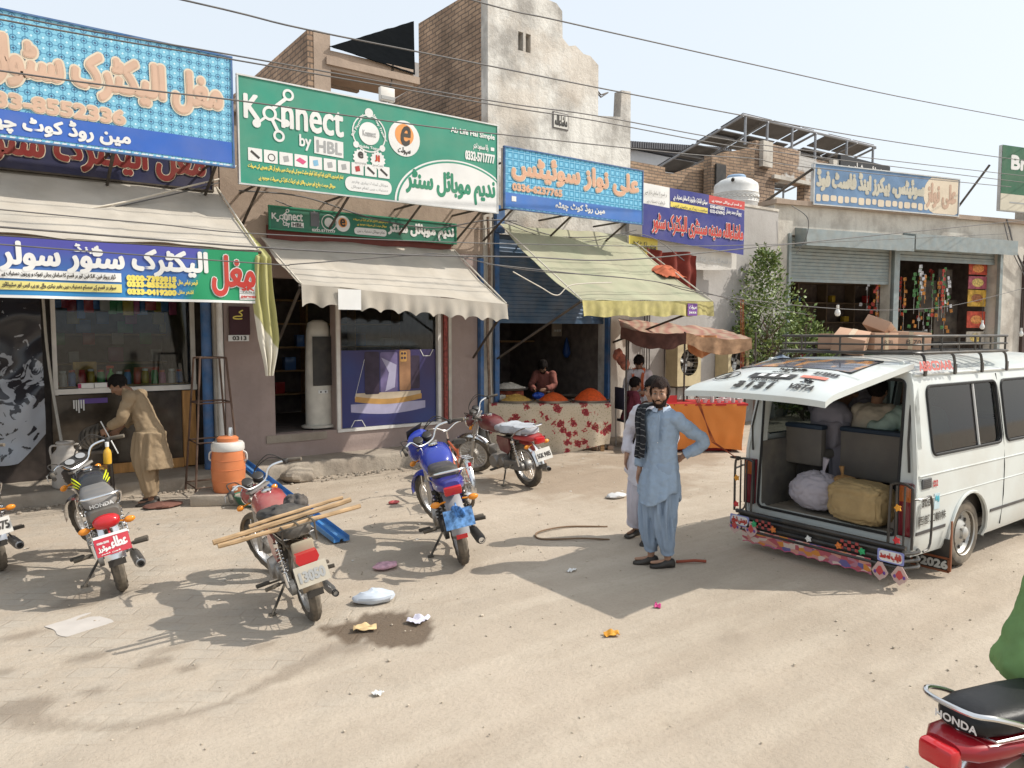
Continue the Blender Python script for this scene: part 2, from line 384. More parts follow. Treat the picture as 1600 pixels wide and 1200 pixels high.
    mp=N.new('ShaderNodeMapping'); mp.inputs['Scale'].default_value=(.35,2.2,1); mp.inputs['Rotation'].default_value=(0,0,R(-14)); L.new(P,mp.inputs[0])
    col=mx(rg(nzz(.45,5),.35,.65),(.475,.40,.318),(.40,.335,.262))
    col=mx(mul(rg(nzz(1.3,7,.6,mp.outputs[0]),.45,.7),.6),col,(.55,.478,.385))
    col=mx(mul(rg(nzz(5.5,9,.7),.5,.75),.34),col,(.31,.25,.185))
    col=mx(mul(rg(nzz(38,6,.7),.5,.72),.35),col,(.27,.22,.17))
    col=mx(mul(drt,.6),col,(.29,.215,.15))
    # old herringbone pavers showing through the dust
    rt=N.new('ShaderNodeMapping'); rt.inputs['Rotation'].default_value=(0,0,R(38)); L.new(P,rt.inputs[0])
    dis=N.new('ShaderNodeMix'); dis.data_type='RGBA'; dis.inputs[0].default_value=.05; L.new(rt.outputs[0],dis.inputs[6])
    nn=N.new('ShaderNodeTexNoise'); nn.inputs['Scale'].default_value=2.5; L.new(P,nn.inputs['Vector']); L.new(nn.outputs[1],dis.inputs[7])
    br=N.new('ShaderNodeTexBrick'); br.inputs['Scale'].default_value=1; br.inputs['Brick Width'].default_value=.27; br.inputs['Row Height'].default_value=.145; br.inputs['Mortar Size'].default_value=.011; br.inputs['Mortar Smooth'].default_value=.8; br.offset=.5
    br.inputs['Color1'].default_value=(.42,.385,.33,1); br.inputs['Color2'].default_value=(.36,.33,.285,1); br.inputs['Mortar'].default_value=(.27,.23,.185,1); L.new(dis.outputs[2],br.inputs['Vector'])
    keep=mul(pav,rg(nzz(1.9,7,.65),.42,.68,.0,.62))
    col=mx(keep,col,br.outputs[0])
    col=mx(mul(wet,.85),col,(.115,.08,.052))
    L.new(col,b.inputs['Base Color']); L.new(rg(wet,0,1,.95,.5),b.inputs['Roughness']); b.inputs['Specular IOR Level'].default_value=.25
    h=N.new('ShaderNodeMath'); h.operation='ADD'; L.new(mul(nzz(26,10,.75),.5),h.inputs[0]); L.new(mul(nzz(4,8,.6),.6),h.inputs[1])
    h2=N.new('ShaderNodeMath'); h2.operation='SUBTRACT'; L.new(h.outputs[0],h2.inputs[0]); L.new(mul(mul(br.outputs['Fac'],keep),.35),h2.inputs[1])
    bp=N.new('ShaderNodeBump'); bp.inputs['Strength'].default_value=.6; bp.inputs['Distance'].default_value=.045; L.new(h2.outputs[0],bp.inputs['Height']); L.new(bp.outputs[0],b.inputs['Normal'])
    me.materials.append(m); o=bpy.data.objects.new('ground',me); C.objects.link(o); o['kind']='structure'
ground()
conc=plaster('concrete',(.36,.31,.25),(.22,.18,.14),.6,1.5,.7)
def kerb(name,x0,x1,y0,y1,h,seed,drop=.03):
    mb=MB(); nx=int((x1-x0)/.06)
    def fn(u,v):
        x=x0+(x1-x0)*u
        jag=.05*nz(x,seed,0,2.5)+.03*nz(x,seed,4,9)+.018*nz(x,seed,4,27)
        k=v*6
        if k<=1: t=k; y=y0+jag-.03*(1-t); z=(h-.03)*t-.02+.012*nz(x,t*3,seed,14); y+=.02*nz(x,t*2,seed,18)
        elif k<=2: t=k-1; y=y0+jag+.03*t; z=h-.03+.03*t
        else: t=(k-2)/4; y=y0+jag*(1-t)+.03+(y1-y0-.03)*t; z=h+.006*nz(x,y,seed,5)+.004*nz(x,y,seed,20)
        return (x,y,z)
    mb.grid(fn,nx,24); o=mb.build(name,conc,smooth=50); o['kind']='structure'; return o
kerb('pavement',3.15,7.55,10.9,11.62,.245,1)
kerb('pavement',-9,3.14,11.12,12.2,.17,2)
# ================================================================ BUILDINGS
def wall(mb,X0,X1,Z0,Z1,Y,th,ops=(),depth_out=True):
    """slab facing the road with rectangular openings, front at Y"""
    xs=sorted({X0,X1}|{o[i] for o in ops for i in(0,1)}); zs=sorted({Z0,Z1}|{o[i] for o in ops for i in(2,3)})
    xs=[x for x in xs if X0<=x<=X1]; zs=[z for z in zs if Z0<=z<=Z1]
    def hole(i,j):
        if not(0<=i<len(xs)-1 and 0<=j<len(zs)-1): return True
        cx=(xs[i]+xs[i+1])/2;cz=(zs[j]+zs[j+1])/2
        return any(o[0]<cx<o[1] and o[2]<cz<o[3] for o in ops)
    for i in range(len(xs)-1):
        for j in range(len(zs)-1):
            if hole(i,j): continue
            a,b,c,d=xs[i],xs[i+1],zs[j],zs[j+1]; Yb=Y+th
            mb.quad((a,Y,c),(b,Y,c),(b,Y,d),(a,Y,d)); mb.quad((b,Yb,c),(a,Yb,c),(a,Yb,d),(b,Yb,d))
            if hole(i-1,j): mb.quad((a,Yb,c),(a,Y,c),(a,Y,d),(a,Yb,d))
            if hole(i+1,j): mb.quad((b,Y,c),(b,Yb,c),(b,Yb,d),(b,Y,d))
            if hole(i,j-1): mb.quad((a,Yb,c),(b,Yb,c),(b,Y,c),(a,Y,c))
            if hole(i,j+1): mb.quad((a,Y,d),(b,Y,d),(b,Yb,d),(a,Yb,d))
def room(mb,X0,X1,Y0,Y1,Z0,Z1,th=.1):
    mb.box(((X0+X1)/2,Y1+th/2,(Z0+Z1)/2),(X1-X0,th,Z1-Z0)); mb.box((X0-th/2,(Y0+Y1+th)/2,(Z0+Z1)/2),(th,Y1-Y0+th,Z1-Z0)); mb.box((X1+th/2,(Y0+Y1+th)/2,(Z0+Z1)/2),(th,Y1-Y0+th,Z1-Z0))
    mb.box(((X0+X1)/2,(Y0+Y1)/2,Z0-.05),(X1-X0-.004,Y1-Y0-.004,.1)); mb.box(((X0+X1)/2,(Y0+Y1)/2,Z1+.05),(X1-X0-.004,Y1-Y0-.004,.1))
P_tan=plaster('plaster tan',(.40,.31,.24),(.25,.19,.15),.5,1.3,.35)
P_pink=plaster('plaster mauve',(.36,.28,.25),(.24,.19,.17),.45,1.6,.3,rust=(.30,.22,.19))
P_white=plaster('plaster old white',(.71,.69,.64),(.27,.25,.225),.8,1.1,.8,rust=(.58,.50,.41),thr=.49)
P_grey=plaster('plaster grey',(.42,.40,.38),(.30,.28,.26),.5,.8,.3)
P_col=plaster('plaster cream',(.60,.56,.49),(.30,.26,.22),.6,1.4,.5)
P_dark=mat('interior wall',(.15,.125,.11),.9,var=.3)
P_red=mat('red painted lintel',(.16,.045,.035),.7)
brick=brickmat('brick',patch=None,c1=(.40,.275,.185),c2=(.30,.20,.135),mort=(.17,.13,.10))
brickW=brickmat('brick with white patches',patch=(.52,.50,.47),c1=(.38,.265,.18),c2=(.29,.20,.14),size=.30)
brickO=brickmat('brick orange',c1=(.42,.285,.185),c2=(.32,.215,.145),mort=(.2,.16,.12))
white_p=mat('white paint',(.72,.70,.66),.5,var=.08,dust=.25)
blue_p=mat('blue paint',(.035,.13,.32),.5,var=.25,dust=.25)
steel=mat('dark steel',(.05,.042,.038),.6,.3,dust=.25)
chrome=mat('chrome',(.75,.75,.75),.15,1,var=.05,dust=.15)
alu=mat('aluminium',(.6,.6,.58),.4,.6,dust=.2)
black=mat('black plastic',(.02,.02,.021),.45,dust=.12)
rubber=mat('rubber',(.028,.026,.025),.85,dust=.45)
wood=mat('wood',(.42,.26,.13),.7,var=.35,scale=3,stretch=(1,12,12),bump=.2)
woodY=mat('orange wood',(.50,.26,.09),.5,var=.25,scale=3,stretch=(6,6,1))
rope_m=mat('rope',(.42,.10,.05),.9)
# --- electric shop
b=thing('shop_building','low plastered shop building at the left behind the long blue tiled signboard','building',(0,11.5,0))
m=MB(); wall(m,-9,3.1,2.95,5.5,11.5,.18); m.box((-3,12.2,5.56),(12,1.4,.1)); m.box((-3,15,5.35),(12,5,.1)); m.build('wall',P_tan,b,world=True)
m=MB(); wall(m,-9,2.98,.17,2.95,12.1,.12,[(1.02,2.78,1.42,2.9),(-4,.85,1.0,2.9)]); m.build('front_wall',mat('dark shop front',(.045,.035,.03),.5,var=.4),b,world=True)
m=MB(); m.box((3.04,11.8,1.55),(.13,.62,2.8)); m.build('pillar',P_col,b,world=True)
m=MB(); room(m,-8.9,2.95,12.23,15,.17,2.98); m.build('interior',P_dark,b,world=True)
m=MB(); m.box((-3,11.9,2.93),(12,.5,.06)); m.build('soffit',P_tan,b,world=True)
m=MB(); m.box((1.82,12.07,.78),(1.75,.05,1.1)); pn=m.build('marble_panel',mat('dark marble',(.04,.03,.022),.18,var=.7,scale=2.5,coat=.5,dust=.1),b,world=True)
m=MB(); m.box((2.72,12.02,.76),(.18,.06,1.14)); m.box((1.85,12.025,.245),(1.55,.05,.14)); m.build('wood_trim',woodY,b,world=True)
m=MB()
for x in (1.0,2.8): m.box((x,12.02,2.14),(.055,.07,1.6))
m.box((1.9,12.02,1.385),(1.86,.12,.07)); m.box((1.9,12.02,2.93),(1.75,.06,.05)); wf=m.build('window_frame',white_p,b,world=True)
m=MB(); m.box((1.9,12.06,2.15),(1.74,.008,1.48)); m.build('pane',glass('shop glass',(.8,.83,.83),.015),b,world=True)
m=MB(); m.cyl((2.90,11.62,.17),(2.90,11.62,3.6),.075,n=16); m.build('drain_pipe',blue_p,b,world=True)
m=MB(); m.cyl((3.04,11.42,.17),(3.04,11.42,3.7),.045,n=14); m.build('drain_pipe',white_p,b,world=True)
# --- phone shop
b=thing('shop_building','plastered mobile phone shop with brick upper storey left of the whitewashed tower','building',(5.5,11.5,0))
m=MB(); wall(m,3.12,7.62,.0,5.45,11.5,.2,[(3.86,4.86,.62,3.05),(4.96,6.84,.62,3.05)]); m.build('wall',P_pink,b,world=True)
m=MB(); wall(m,3.115,7.74,3.62,5.46,11.492,.006); m.build('plaster_band',P_tan,b,world=True)
m=MB(); m.box((5.4,11.45,3.70),(3.25,.06,.26)); m.build('lintel',P_red,b,world=True)
m=MB(); m.box((7.84,11.56,2.7),(.2,.2,5.4)); m.build('pillar',P_col,b,world=True)
m=MB(); m.box((7.67,11.46,2.0),(.07,.1,3.1)); m.build('door_channel',blue_p,b,world=True)
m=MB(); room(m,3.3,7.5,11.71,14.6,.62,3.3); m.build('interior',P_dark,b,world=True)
m=MB(); m.box((5.5,14.4,5.47),(4.9,6,.1)); m.build('roof',P_tan,b,world=True)
m=MB(); m.box((4.2,11.60,.55),(.98,.24,.12)); m.build('threshold',conc,b,world=True)
fr=MB()
for x in (4.9,6.80): fr.box((x,11.52,1.85),(.06,.1,2.46))
fr.box((5.85,11.52,.6),(1.95,.1,.05)); fr.box((5.85,11.52,3.05),(1.9,.09,.05)); fr.build('window_frame',white_p,b,world=True)
m=MB(); m.box((5.85,11.56,1.84),(1.84,.008,2.38)); m.build('pane',glass('shop glass'),b,world=True)
m=MB(); m.box((6.92,11.47,1.7),(.07,.04,2.1)); m.build('red_tile_strip',mat('red tile',(.25,.05,.04),.4,var=.6,scale=20),b,world=True)
m=MB(); m.box((7.01,11.47,1.7),(.06,.03,2.1)); m.build('jamb',P_col,b,world=True)
m=MB(); m.add([(4.6,11.8,5.45),(4.6,18,5.45),(4.6,18,7.0),(4.6,11.8,7.0),(4.7,11.8,5.45),(4.7,18,5.45),(4.7,18,7.0),(4.7,11.8,7.0)],[(0,3,2,1),(4,5,6,7),(3,7,6,2),(0,4,7,3),(1,2,6,5)]); m.build('side_wall',brick,b,world=True)
m=MB(); wall(m,4.7,4.98,5.45,7.02,11.79,.14); wall(m,4.982,6.5,6.46,6.76,11.792,.13); wall(m,4.98,5.9,6.5,7.03,12.7,.1); m.build('parapet',P_tan,b,world=True)
m=MB(); m.box((5.75,12.2,6.58),(1.7,.9,.12)); m.build('canopy_slab',P_tan,b,world=True)
m=MB(); m.box((6.4,14.6,6.2),(3.3,.15,1.5)); m.build('back_wall',mat('grey render',(.26,.25,.24),.9),b,world=True)
# --- whitewashed tower
b=thing('tower_building','tall brick tower with peeling whitewashed front and two slit windows','building',(10,11.8,0))
m=MB()
# bare brick flank
prof=[(11.86,0),(11.86,8.66),(14.4,8.75),(14.4,7.5),(17,7.4),(17,0)]
m.prism(prof,8.07,8.2,ax='x'); m.build('side_wall',brick,b,world=True)
m=MB()
outl=[(8.06,4.3),(11.78,4.3),(11.78,5.76),(11.77,7.36),(11.5,7.34),(11.47,6.78),(10.83,6.7),(10.83,7.72),(10.6,7.86),(10.42,7.86),(10.2,7.98),(10.03,7.93),(9.86,8.05),(9.85,8.56),(9.7,8.68),(8.9,8.72),(8.06,8.72)]
# jagged plaster edge, then triangulated with the slit windows left open
from mathutils.geometry import delaunay_2d_cdt
def pip(x,y,poly):
    c=False;n=len(poly)
    for i in range(n):
        x1,y1=poly[i];x2,y2=poly[i-1]
        if (y1>y)!=(y2>y) and x<(x2-x1)*(y-y1)/(y2-y1)+x1: c=not c
    return c
def panel(outer,holes,step=None):
    """triangulate outline minus holes with interior points; returns 2D verts, tris"""
    pts=[];ed=[]
    for L_ in [outer]+list(holes):
        k=len(pts); pts+=[Vector(p) for p in L_]; n=len(L_); ed+=[(k+i,k+(i+1)%n) for i in range(n)]
    if step:
        xs=[p[0] for p in outer];zs=[p[1] for p in outer]; x=min(xs)+step/2
        while x<max(xs):
            z=min(zs)+step/2
            while z<max(zs):
                if pip(x,z,outer) and not any(pip(x,z,h) for h in holes): pts.append(Vector((x,z)))
                z+=step
            x+=step
    V,E_,F_,*_r=delaunay_2d_cdt(pts,ed,[],0,1e-5)
    out=[]
    for f in F_:
        cx=sum(V[i][0] for i in f)/len(f);cz=sum(V[i][1] for i in f)/len(f)
        if pip(cx,cz,outer) and not any(pip(cx,cz,h) for h in holes): out.append(tuple(f))
    return V,out
def slab(mb,outer,holes,fn0,fn1,step=None):
    """solid panel: two triangulated skins and the rims between them"""
    V,F_=panel(outer,holes,step)
    k=len(V); mb.add([fn0(*v) for v in V]+[fn1(*v) for v in V],F_+[tuple(k+i for i in reversed(f)) for f in F_])
    for L_ in [outer]+list(holes):
        n=len(L_); mb.add([fn0(*p) for p in L_]+[fn1(*p) for p in L_],[(i,(i+1)%n,n+(i+1)%n,n+i) for i in range(n)])
slits=[[(x,7.58),(x+.12,7.58),(x+.12,7.93),(x,7.93)] for x in (8.76,8.94)]
slab(m,outl,slits,lambda x,z:(x,11.78,z),lambda x,z:(x,12.0,z)); m.build('wall',P_white,b,world=True)
m=MB(); m.box((10.0,15.9,6.5),(3.6,.15,4)); m.box((11.7,14,5.9),(.14,3.8,1.6)); m.build('back_wall',P_grey,b,world=True)
m=MB(); m.box((8.9,12.1,7.7),(.5,.1,.6)); m.build('slit_backing',black,b,world=True)
m=MB(); m.box((10,13.8,5.6),(3.5,3.6,.1)); m.box((9,12.6,8.4),(1.5,1.1,.1)); m.build('roof',P_tan,b,world=True)
m=MB(); m.box((11.2,12.6,7.05),(.62,.1,.62)); m.build('roof_screen',mat('blue grey sheet',(.33,.35,.40),.7),b,world=True)
m=MB(); pl=MB(); pl.box((9.81,11.775,6.42),(.4,.02,.32)); q=pl.build('name_plaque',mat('plaque frame',(.12,.11,.11),.6),b,world=True)
m=MB(); m.box((9.81,11.766,6.42),(.36,.012,.28)); m.build('plaque_face',mat('plaque white',(.62,.6,.55),.6),b,world=True)
lettering(b,black,[(urdu('ماشاءاللہ'),9.66,9.97,6.31,6.53,dict(bold=.006,nb=4))],face(11.757))
m=MB()
for i in range(2): m.tube([(10.85,12.0,7.35+.05*i),(11.2,12.1,7.22+.05*i),(11.5,12.2,7.4)],.015,5)
m.build('loose_pipe',steel,b,world=True)
# --- sweets shop ground floor
b=thing('shop_building','sweets shop with half lowered blue roller shutter below the green awning','building',(9.6,11.6,0))
m=MB(); wall(m,8.0,11.48,.0,5.45,11.6,.2,[(8.1,10.9,.0,4.05)]); m.build('wall',P_white,b,world=True)
m=MB(); m.box((11.2,11.52,2.1),(.52,.14,4.2)); m.build('pillar',plaster('pillar white',(.62,.57,.50),(.35,.29,.24),.5,1.4,.35),b,world=True)
for c_,d_ in (((8.05,11.53,2.02),(.1,.12,4.04)),((10.92,11.53,2.02),(.07,.12,4.04)),((8.12,11.5,4.3),(.18,.1,.5))): m=MB(); m.box(c_,d_); m.build('shutter_frame',blue_p,b,world=True)
def shutter(name,x0,x1,z0,z1,Y,mm,par,pitch=.075,amp=.012):
    mb=MB(); n=int((z1-z0)/pitch)
    for i in range(n):
        za=z0+(z1-z0)*i/n; zb=z0+(z1-z0)*(i+1)/n; zm=za+(zb-za)*.75
        mb.quad((x0,Y,za),(x1,Y,za),(x1,Y-amp,zm),(x0,Y-amp,zm)); mb.quad((x0,Y-amp,zm),(x1,Y-amp,zm),(x1,Y,zb),(x0,Y,zb))
    mb.box(((x0+x1)/2,Y,z0-.03),(x1-x0,.04,.07)); return mb.build(name,mm,par,smooth=0,world=True)
shutter('roller_shutter',8.1,10.9,2.45,4.05,11.66,mat('shutter blue',(.05,.12,.22),.5,.1,var=.2,scale=3,dust=.25),b)
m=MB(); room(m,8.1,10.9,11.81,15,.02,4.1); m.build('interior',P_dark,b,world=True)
m=MB(); m.box((10.3,14.2,2.0),(1.1,.5,.04)); m.box((9.2,14.6,1.6),(1.8,.5,.04)); m.box((9.2,14.6,2.1),(1.8,.5,.04)); m.build('shelf',wood,b,world=True)
# --- grey boundary wall
b=thing('boundary_wall','tall grey rendered wall behind the juice stall','wall',(14,11.5,0))
m=MB(); wall(m,11.49,16.75,0,5.25,11.5,.2); m.build('wall',P_grey,b,world=True)
m=MB(); m.box((14.1,11.6,5.28),(5.3,.24,.06)); m.build('coping',P_col,b,world=True)
m=MB()
for k in range(3): m.cyl((11.9+.08*k,11.42,3.9),(11.9+.08*k,11.42,1.0),.012,n=6)
m.build('conduit',steel,b,world=True)
b2=thing('window_air_cooler','cream window air cooler with round grille behind the juice stall poles','air cooler',(13.0,11.3,1.02))
def cooler_box(par,w_=.78,h_=1.0):
    mb=MB(); V,F_=panel(rrect(-w_/2,w_/2,0,h_,.03),[[(.3*math.cos(2*math.pi*i/28),.52+.3*math.sin(2*math.pi*i/28)) for i in range(28)]])
    slab(mb,rrect(-w_/2,w_/2,0,h_,.03),[[(.3*math.cos(2*math.pi*i/28),.52+.3*math.sin(2*math.pi*i/28)) for i in range(28)]],lambda x,z:(x,-.2,z),lambda x,z:(x,-.18,z))
    mb.box((-w_/2+.01,0,h_/2),(.02,.36,h_)); mb.box((w_/2-.01,0,h_/2),(.02,.36,h_)); mb.box((0,0,h_-.01),(w_-.04,.36,.02)); mb.box((0,0,.02),(w_-.04,.36,.04))
    mb.build('casing',mat('cooler cream',(.50,.42,.25),.6,dust=.3),par)
    g=MB()
    for i in range(7): g.cyl((-.3,-.19,.27+.083*i),(.3,-.19,.27+.083*i),.005,n=5)
    for i in range(4): g.cyl((-.2+.13*i,-.192,.25),(-.2+.13*i,-.192,.8),.005,n=5)
    g.build('grille',steel,par); g=MB(); g.box((0,-.02,.5),(w_-.05,.02,.9)); g.build('back_panel',black,par)
    g=MB()
    for k in range(4): g.box((.13,0,0),(.2,.01,.1),M=T(0,-.1,.52)@RY(90*k+20)@RX(25))
    g.build('fan',alu,par)
cooler_box(b2)
c2=copy_thing(b2,(14.75,11.3,1.02),label='second window air cooler at the right end of the juice stall wall')
for o_ in (b2,c2): o_['group']='window air coolers on the grey wall'
for x in (13.0,14.75):
    t_=thing('cooler_stand','dark steel stand carrying the %s window air cooler'%('left' if x<14 else 'right'),'stand',(x,11.3,0)); m=MB()
    for a in (-.34,.34):
        for e in (-.14,.14): m.box((a,e,.5),(.03,.03,1.0))
    m.box((0,0,1.0),(.74,.36,.03)); m.box((0,-.14,.4),(.7,.02,.02)); m.build('frame',steel,t_)
# --- far shop with roller shutters, turned a little towards the road
FS=thing('shop_building','cream pillared general store with grey roller shutters behind the van','building',(17.05,11.74,0),rz=R(-13.5))
W=5.0
m=MB(); wall(m,-.1,9.65,0,5.5,0,.4,[(.42,4.15,0,4.75),(4.35,8.55,0,4.75)]); m.build('wall',P_col,FS)
m=MB(); wall(m,-.14,9.7,5.5,5.62,-.12,.7); m.build('parapet',P_tan,FS)
tin=mat('canopy tin',(.28,.33,.34),.45,.4,var=.12,dust=.3)
m=MB()
for (a,b_,z) in ((.6,4.45,4.72),(4.5,8.75,4.78)):
    def fn(u,v,a=a,b_=b_,z=z):
        x=a+(b_-a)*u; k=v*3
        if k<1: return (x,-.42+.006*nz(x,k,1,4),z-.28+.42*k+.01*nz(x,k,3,3))
        return (x,-.42+.42*(k-1)/2,z+.14+.08*(k-1)/2+.008*nz(x,k,2,3))
    m.grid(fn,30,12,thick=.006)
    m.add([(a,-.42,z-.28),(a,-.42,z+.14),(a,0,z+.22),(a,0,z-.28)],[(0,1,2,3)])
m.build('canopy_hood',tin,FS)
shutter_m=mat('shutter grey',(.27,.32,.33),.5,.35,var=.12,dust=.3)
mb=MB()
def fsh(x0,x1,z0,z1,name='roller_shutter'):
    mb=MB(); n=int((z1-z0)/.09)
    for i in range(n):
        za=z0+(z1-z0)*i/n; zb=z0+(z1-z0)*(i+1)/n; zm=za+(zb-za)*.72
        mb.quad((x0,.12,za),(x1,.12,za),(x1,.1,zm),(x0,.1,zm)); mb.quad((x0,.1,zm),(x1,.1,zm),(x1,.12,zb),(x0,.12,zb))
    mb.box(((x0+x1)/2,.12,z0-.03),(x1-x0,.04,.08)); mb.build(name,shutter_m,FS,smooth=0)
fsh(.45,4.12,3.62,4.72); fsh(4.38,8.5,4.32,4.74)
for c_,d_ in (((4.25,.0,2.4),(.2,.12,4.75)),((.4,-.02,2.4),(.08,.1,4.75)),((8.58,-.02,2.4),(.12,.1,4.75))): m=MB(); m.box(c_,d_); m.build('shutter_frame',shutter_m,FS)
m=MB()
X0,X1,Y0,Y1,Z0,Z1=.42,8.55,.42,4.4,.05,4.8
m.box(((X0+X1)/2,Y1,2.4),(X1-X0,.1,4.9)); m.box((X0-.06,2.4,2.4),(.1,4,4.9)); m.box((X1+.06,2.4,2.4),(.1,4,4.9)); m.box((4.5,2.4,4.85),(8,4,.08)); m.box((4.5,2.4,0.02),(8,4,.04)); m.build('interior',mat('store interior',(.13,.10,.085),.9,var=.3),FS)
m=MB()
for i in range(6):
    m.box((4.5,4.1,.6+.65*i),(7.8,.4,.04))
for i in range(7): m.box((.7+1.25*i,4.1,2.2),(.04,.42,4.2))
m.build('shelving',mat('shelf board',(.18,.13,.09),.8),FS)
m=MB(); m.box((6.55,.75,3.3),(.75,.04,.95)); m.box((7.15,.7,3.75),(.6,.04,.75)); m.box((7.3,.75,2.4),(1.0,.04,1.6)); m.build('window_frame',steel,FS)
cols=[(.45,.07,.04),(.5,.3,.05),(.4,.36,.3),(.15,.2,.3),(.35,.09,.12)]
for i,(z,c) in enumerate(((4.15,0),(3.72,4),(3.25,1),(2.6,0),(2.05,2),(1.5,1))):
    m=MB(); m.box((8.05,.3,z),(.8,.02,.38 if i not in(2,3) else .5)); pp=m.build('food_poster',mat('poster %d'%c,cols[c],.6,var=.5,scale=7),FS)
    m=MB(); m.ell((8.05,.285,z),(.26,.012,.13),14,6); m.build('food_picture',mat('poster food %d'%(i%3),[(.6,.25,.08),(.6,.45,.15),(.3,.12,.05)][i%3],.6,var=.5,scale=15),FS)
# merchandise hanging in the doorway: strings of sachets
sach=[mat('sachet red',(.45,.05,.03),.35,var=.5,scale=20),mat('sachet silver',(.6,.6,.62),.3,.3,var=.4,scale=20),mat('sachet orange',(.55,.22,.04),.4,var=.5,scale=20),mat('sachet green',(.08,.22,.07),.4,var=.5,scale=20)]
rr=random.Random(3)
k=0
ORD='1st 2nd 3rd 4th 5th 6th 7th 8th 9th 10th 11th 12th 13th 14th 15th 16th 17th 18th 19th 20th 21st 22nd 23rd 24th 25th 26th'.split()
for i in range(26):
    x=4.6+3.0*(i+.8*rr.random())/26; yy=.25+rr.random()*1.2; top=4.25-rr.random()*.5; n=rr.randint(6,16)
    t_=thing('sachet_strip','%s sachet strip in the %s column from the left in the general store doorway'%(('red','silver','orange','green')[i%4],ORD[i]),'sachets',(FS.matrix_basis if False else (MW[FS.name]@Vector((x,yy,top)))),rz=R(-13.5),group='sachet strips hanging in the general store')
    m=MB(); m.cyl((0,0,0),(0,0,-n*.12),.004,n=4); m.build('string',white_p,t_)
    m=MB()
    for j in range(n): m.box((0,0,-.06-j*.12),(.085,.012,.1),M=RZ(rr.uniform(-50,50))@RY(rr.uniform(-12,12)))
    m.build('sachets',sach[i%4],t_)
# crates and cartons stacked inside
for i,(x,y,z,wx,h,c) in enumerate(((1.0,1.6,.05,.7,.5,2),(1.0,1.6,.56,.65,.45,1),(2.1,1.9,.05,.9,.7,0),(5.3,1.2,.05,.8,.9,1),(6.3,1.3,.05,.7,1.1,4),(7.2,1.5,.05,.9,.8,2),(5.3,1.2,.96,.6,.5,3))):
    p=MW[FS.name]@Vector((x,y,z)); t_=thing('carton',['bottom carton at the left inside the general store','upper carton at the left inside the general store','wide dark carton inside the half shuttered bay','bottom carton beside the central store pillar','tall carton in the middle of the open bay','carton at the right of the open bay','top carton beside the central store pillar'][i],'box',p,rz=R(-13.5),group='cartons inside the general store')
    m=MB(); m.box((0,0,h/2),(wx,.5,h),bev=.01); m.build('body',mat('carton tone %d'%c,[(.3,.2,.12),(.35,.25,.15),(.28,.26,.22),(.2,.22,.26),(.3,.14,.08)][c],.8,var=.15),t_); m=MB(); m.box((0,-.252,h*.55),(wx*.5,.006,h*.3)); m.build('label',sach[i%4],t_)
# next shop to the right
b=thing('shop_building','dark open shop at the right edge beyond the cream pillar','building',MW[FS.name]@Vector((12,0,0)),rz=R(-13.5))
m=MB(); wall(m,-2.35,6,4.6,7.6,.02,.3); wall(m,3.5,6,0,4.6,.02,.3); m.build('wall',P_col,b)
m=MB(); m.box((.5,4,2.3),(5.8,.1,4.6)); m.box((-2.4,2.2,2.3),(.1,3.7,4.6)); m.box((3.55,2.2,2.3),(.1,3.7,4.6)); m.box((.5,2.2,4.6),(5.9,3.8,.06)); m.build('interior',P_dark,b)
m=MB(); m.box((-2.1,-.05,2.2),(.55,.1,4.4)); m.build('door_panel',mat('dark brown sheet',(.07,.045,.04),.6),b)
m=MB(); m.box((-1.2,.3,3.6),(1,.05,.5)); m.box((-1.2,.28,3.2),(1,.05,.2)); m.build('shelf_goods',mat('goods blue',(.1,.2,.4),.5,var=.6,scale=12),b)
# --- roofs and buildings behind
b=thing('brick_building','unfinished brick building with white limed patches behind the far shop','building',(22,15,0))
m=MB(); wall(m,20.5,28.9,4,8.15,15,.3,[(21.6,23.3,6.6,7.2)]); wall(m,20.55,23.0,8.15,8.3,15,.3); m.build('wall',brickW,b,world=True)
m=MB(); m.add([(16.4,15.6,4),(20.5,15,4),(20.5,15,8.1),(19.8,15.1,7.9),(19.1,15.2,7.75),(18.2,15.35,7.3),(16.4,15.6,6.6)],[(0,1,2,3,4,5,6)]); m.box((18.4,15.8,5),(4.2,.3,3)); m.build('side_wall',brickO,b,world=True)
m=MB(); m.box((21.0,14.93,7.9),(.5,.16,.8)); m.box((25.0,14.93,7.7),(.5,.16,1.1)); m.build('pier',P_col,b,world=True)
m=MB(); m.box((22.5,14.9,6.55),(2.3,.1,.1)); m.box((22.5,14.9,7.25),(2.3,.12,.12)); m.build('window_sill',P_col,b,world=True)
m=MB(); m.box((26.8,14.85,8.0),(3.4,.12,.9)); bo=m.build('dark_board',mat('dark board',(.03,.03,.032),.5),b,world=True)
lettering(b,white_p,[(urdu('مٹھائی شاپ'),25.6,28.2,7.85,8.3,dict(bold=.01,nb=4))],face(14.78))
b=thing('metal_shed','open steel framed shed with sloping dark sheet roof on the brick building','shed',(24,15,8.2))
sheetm=mat('dark sheet roof',(.10,.095,.095),.6,.3,var=.25,scale=2)
m=MB()
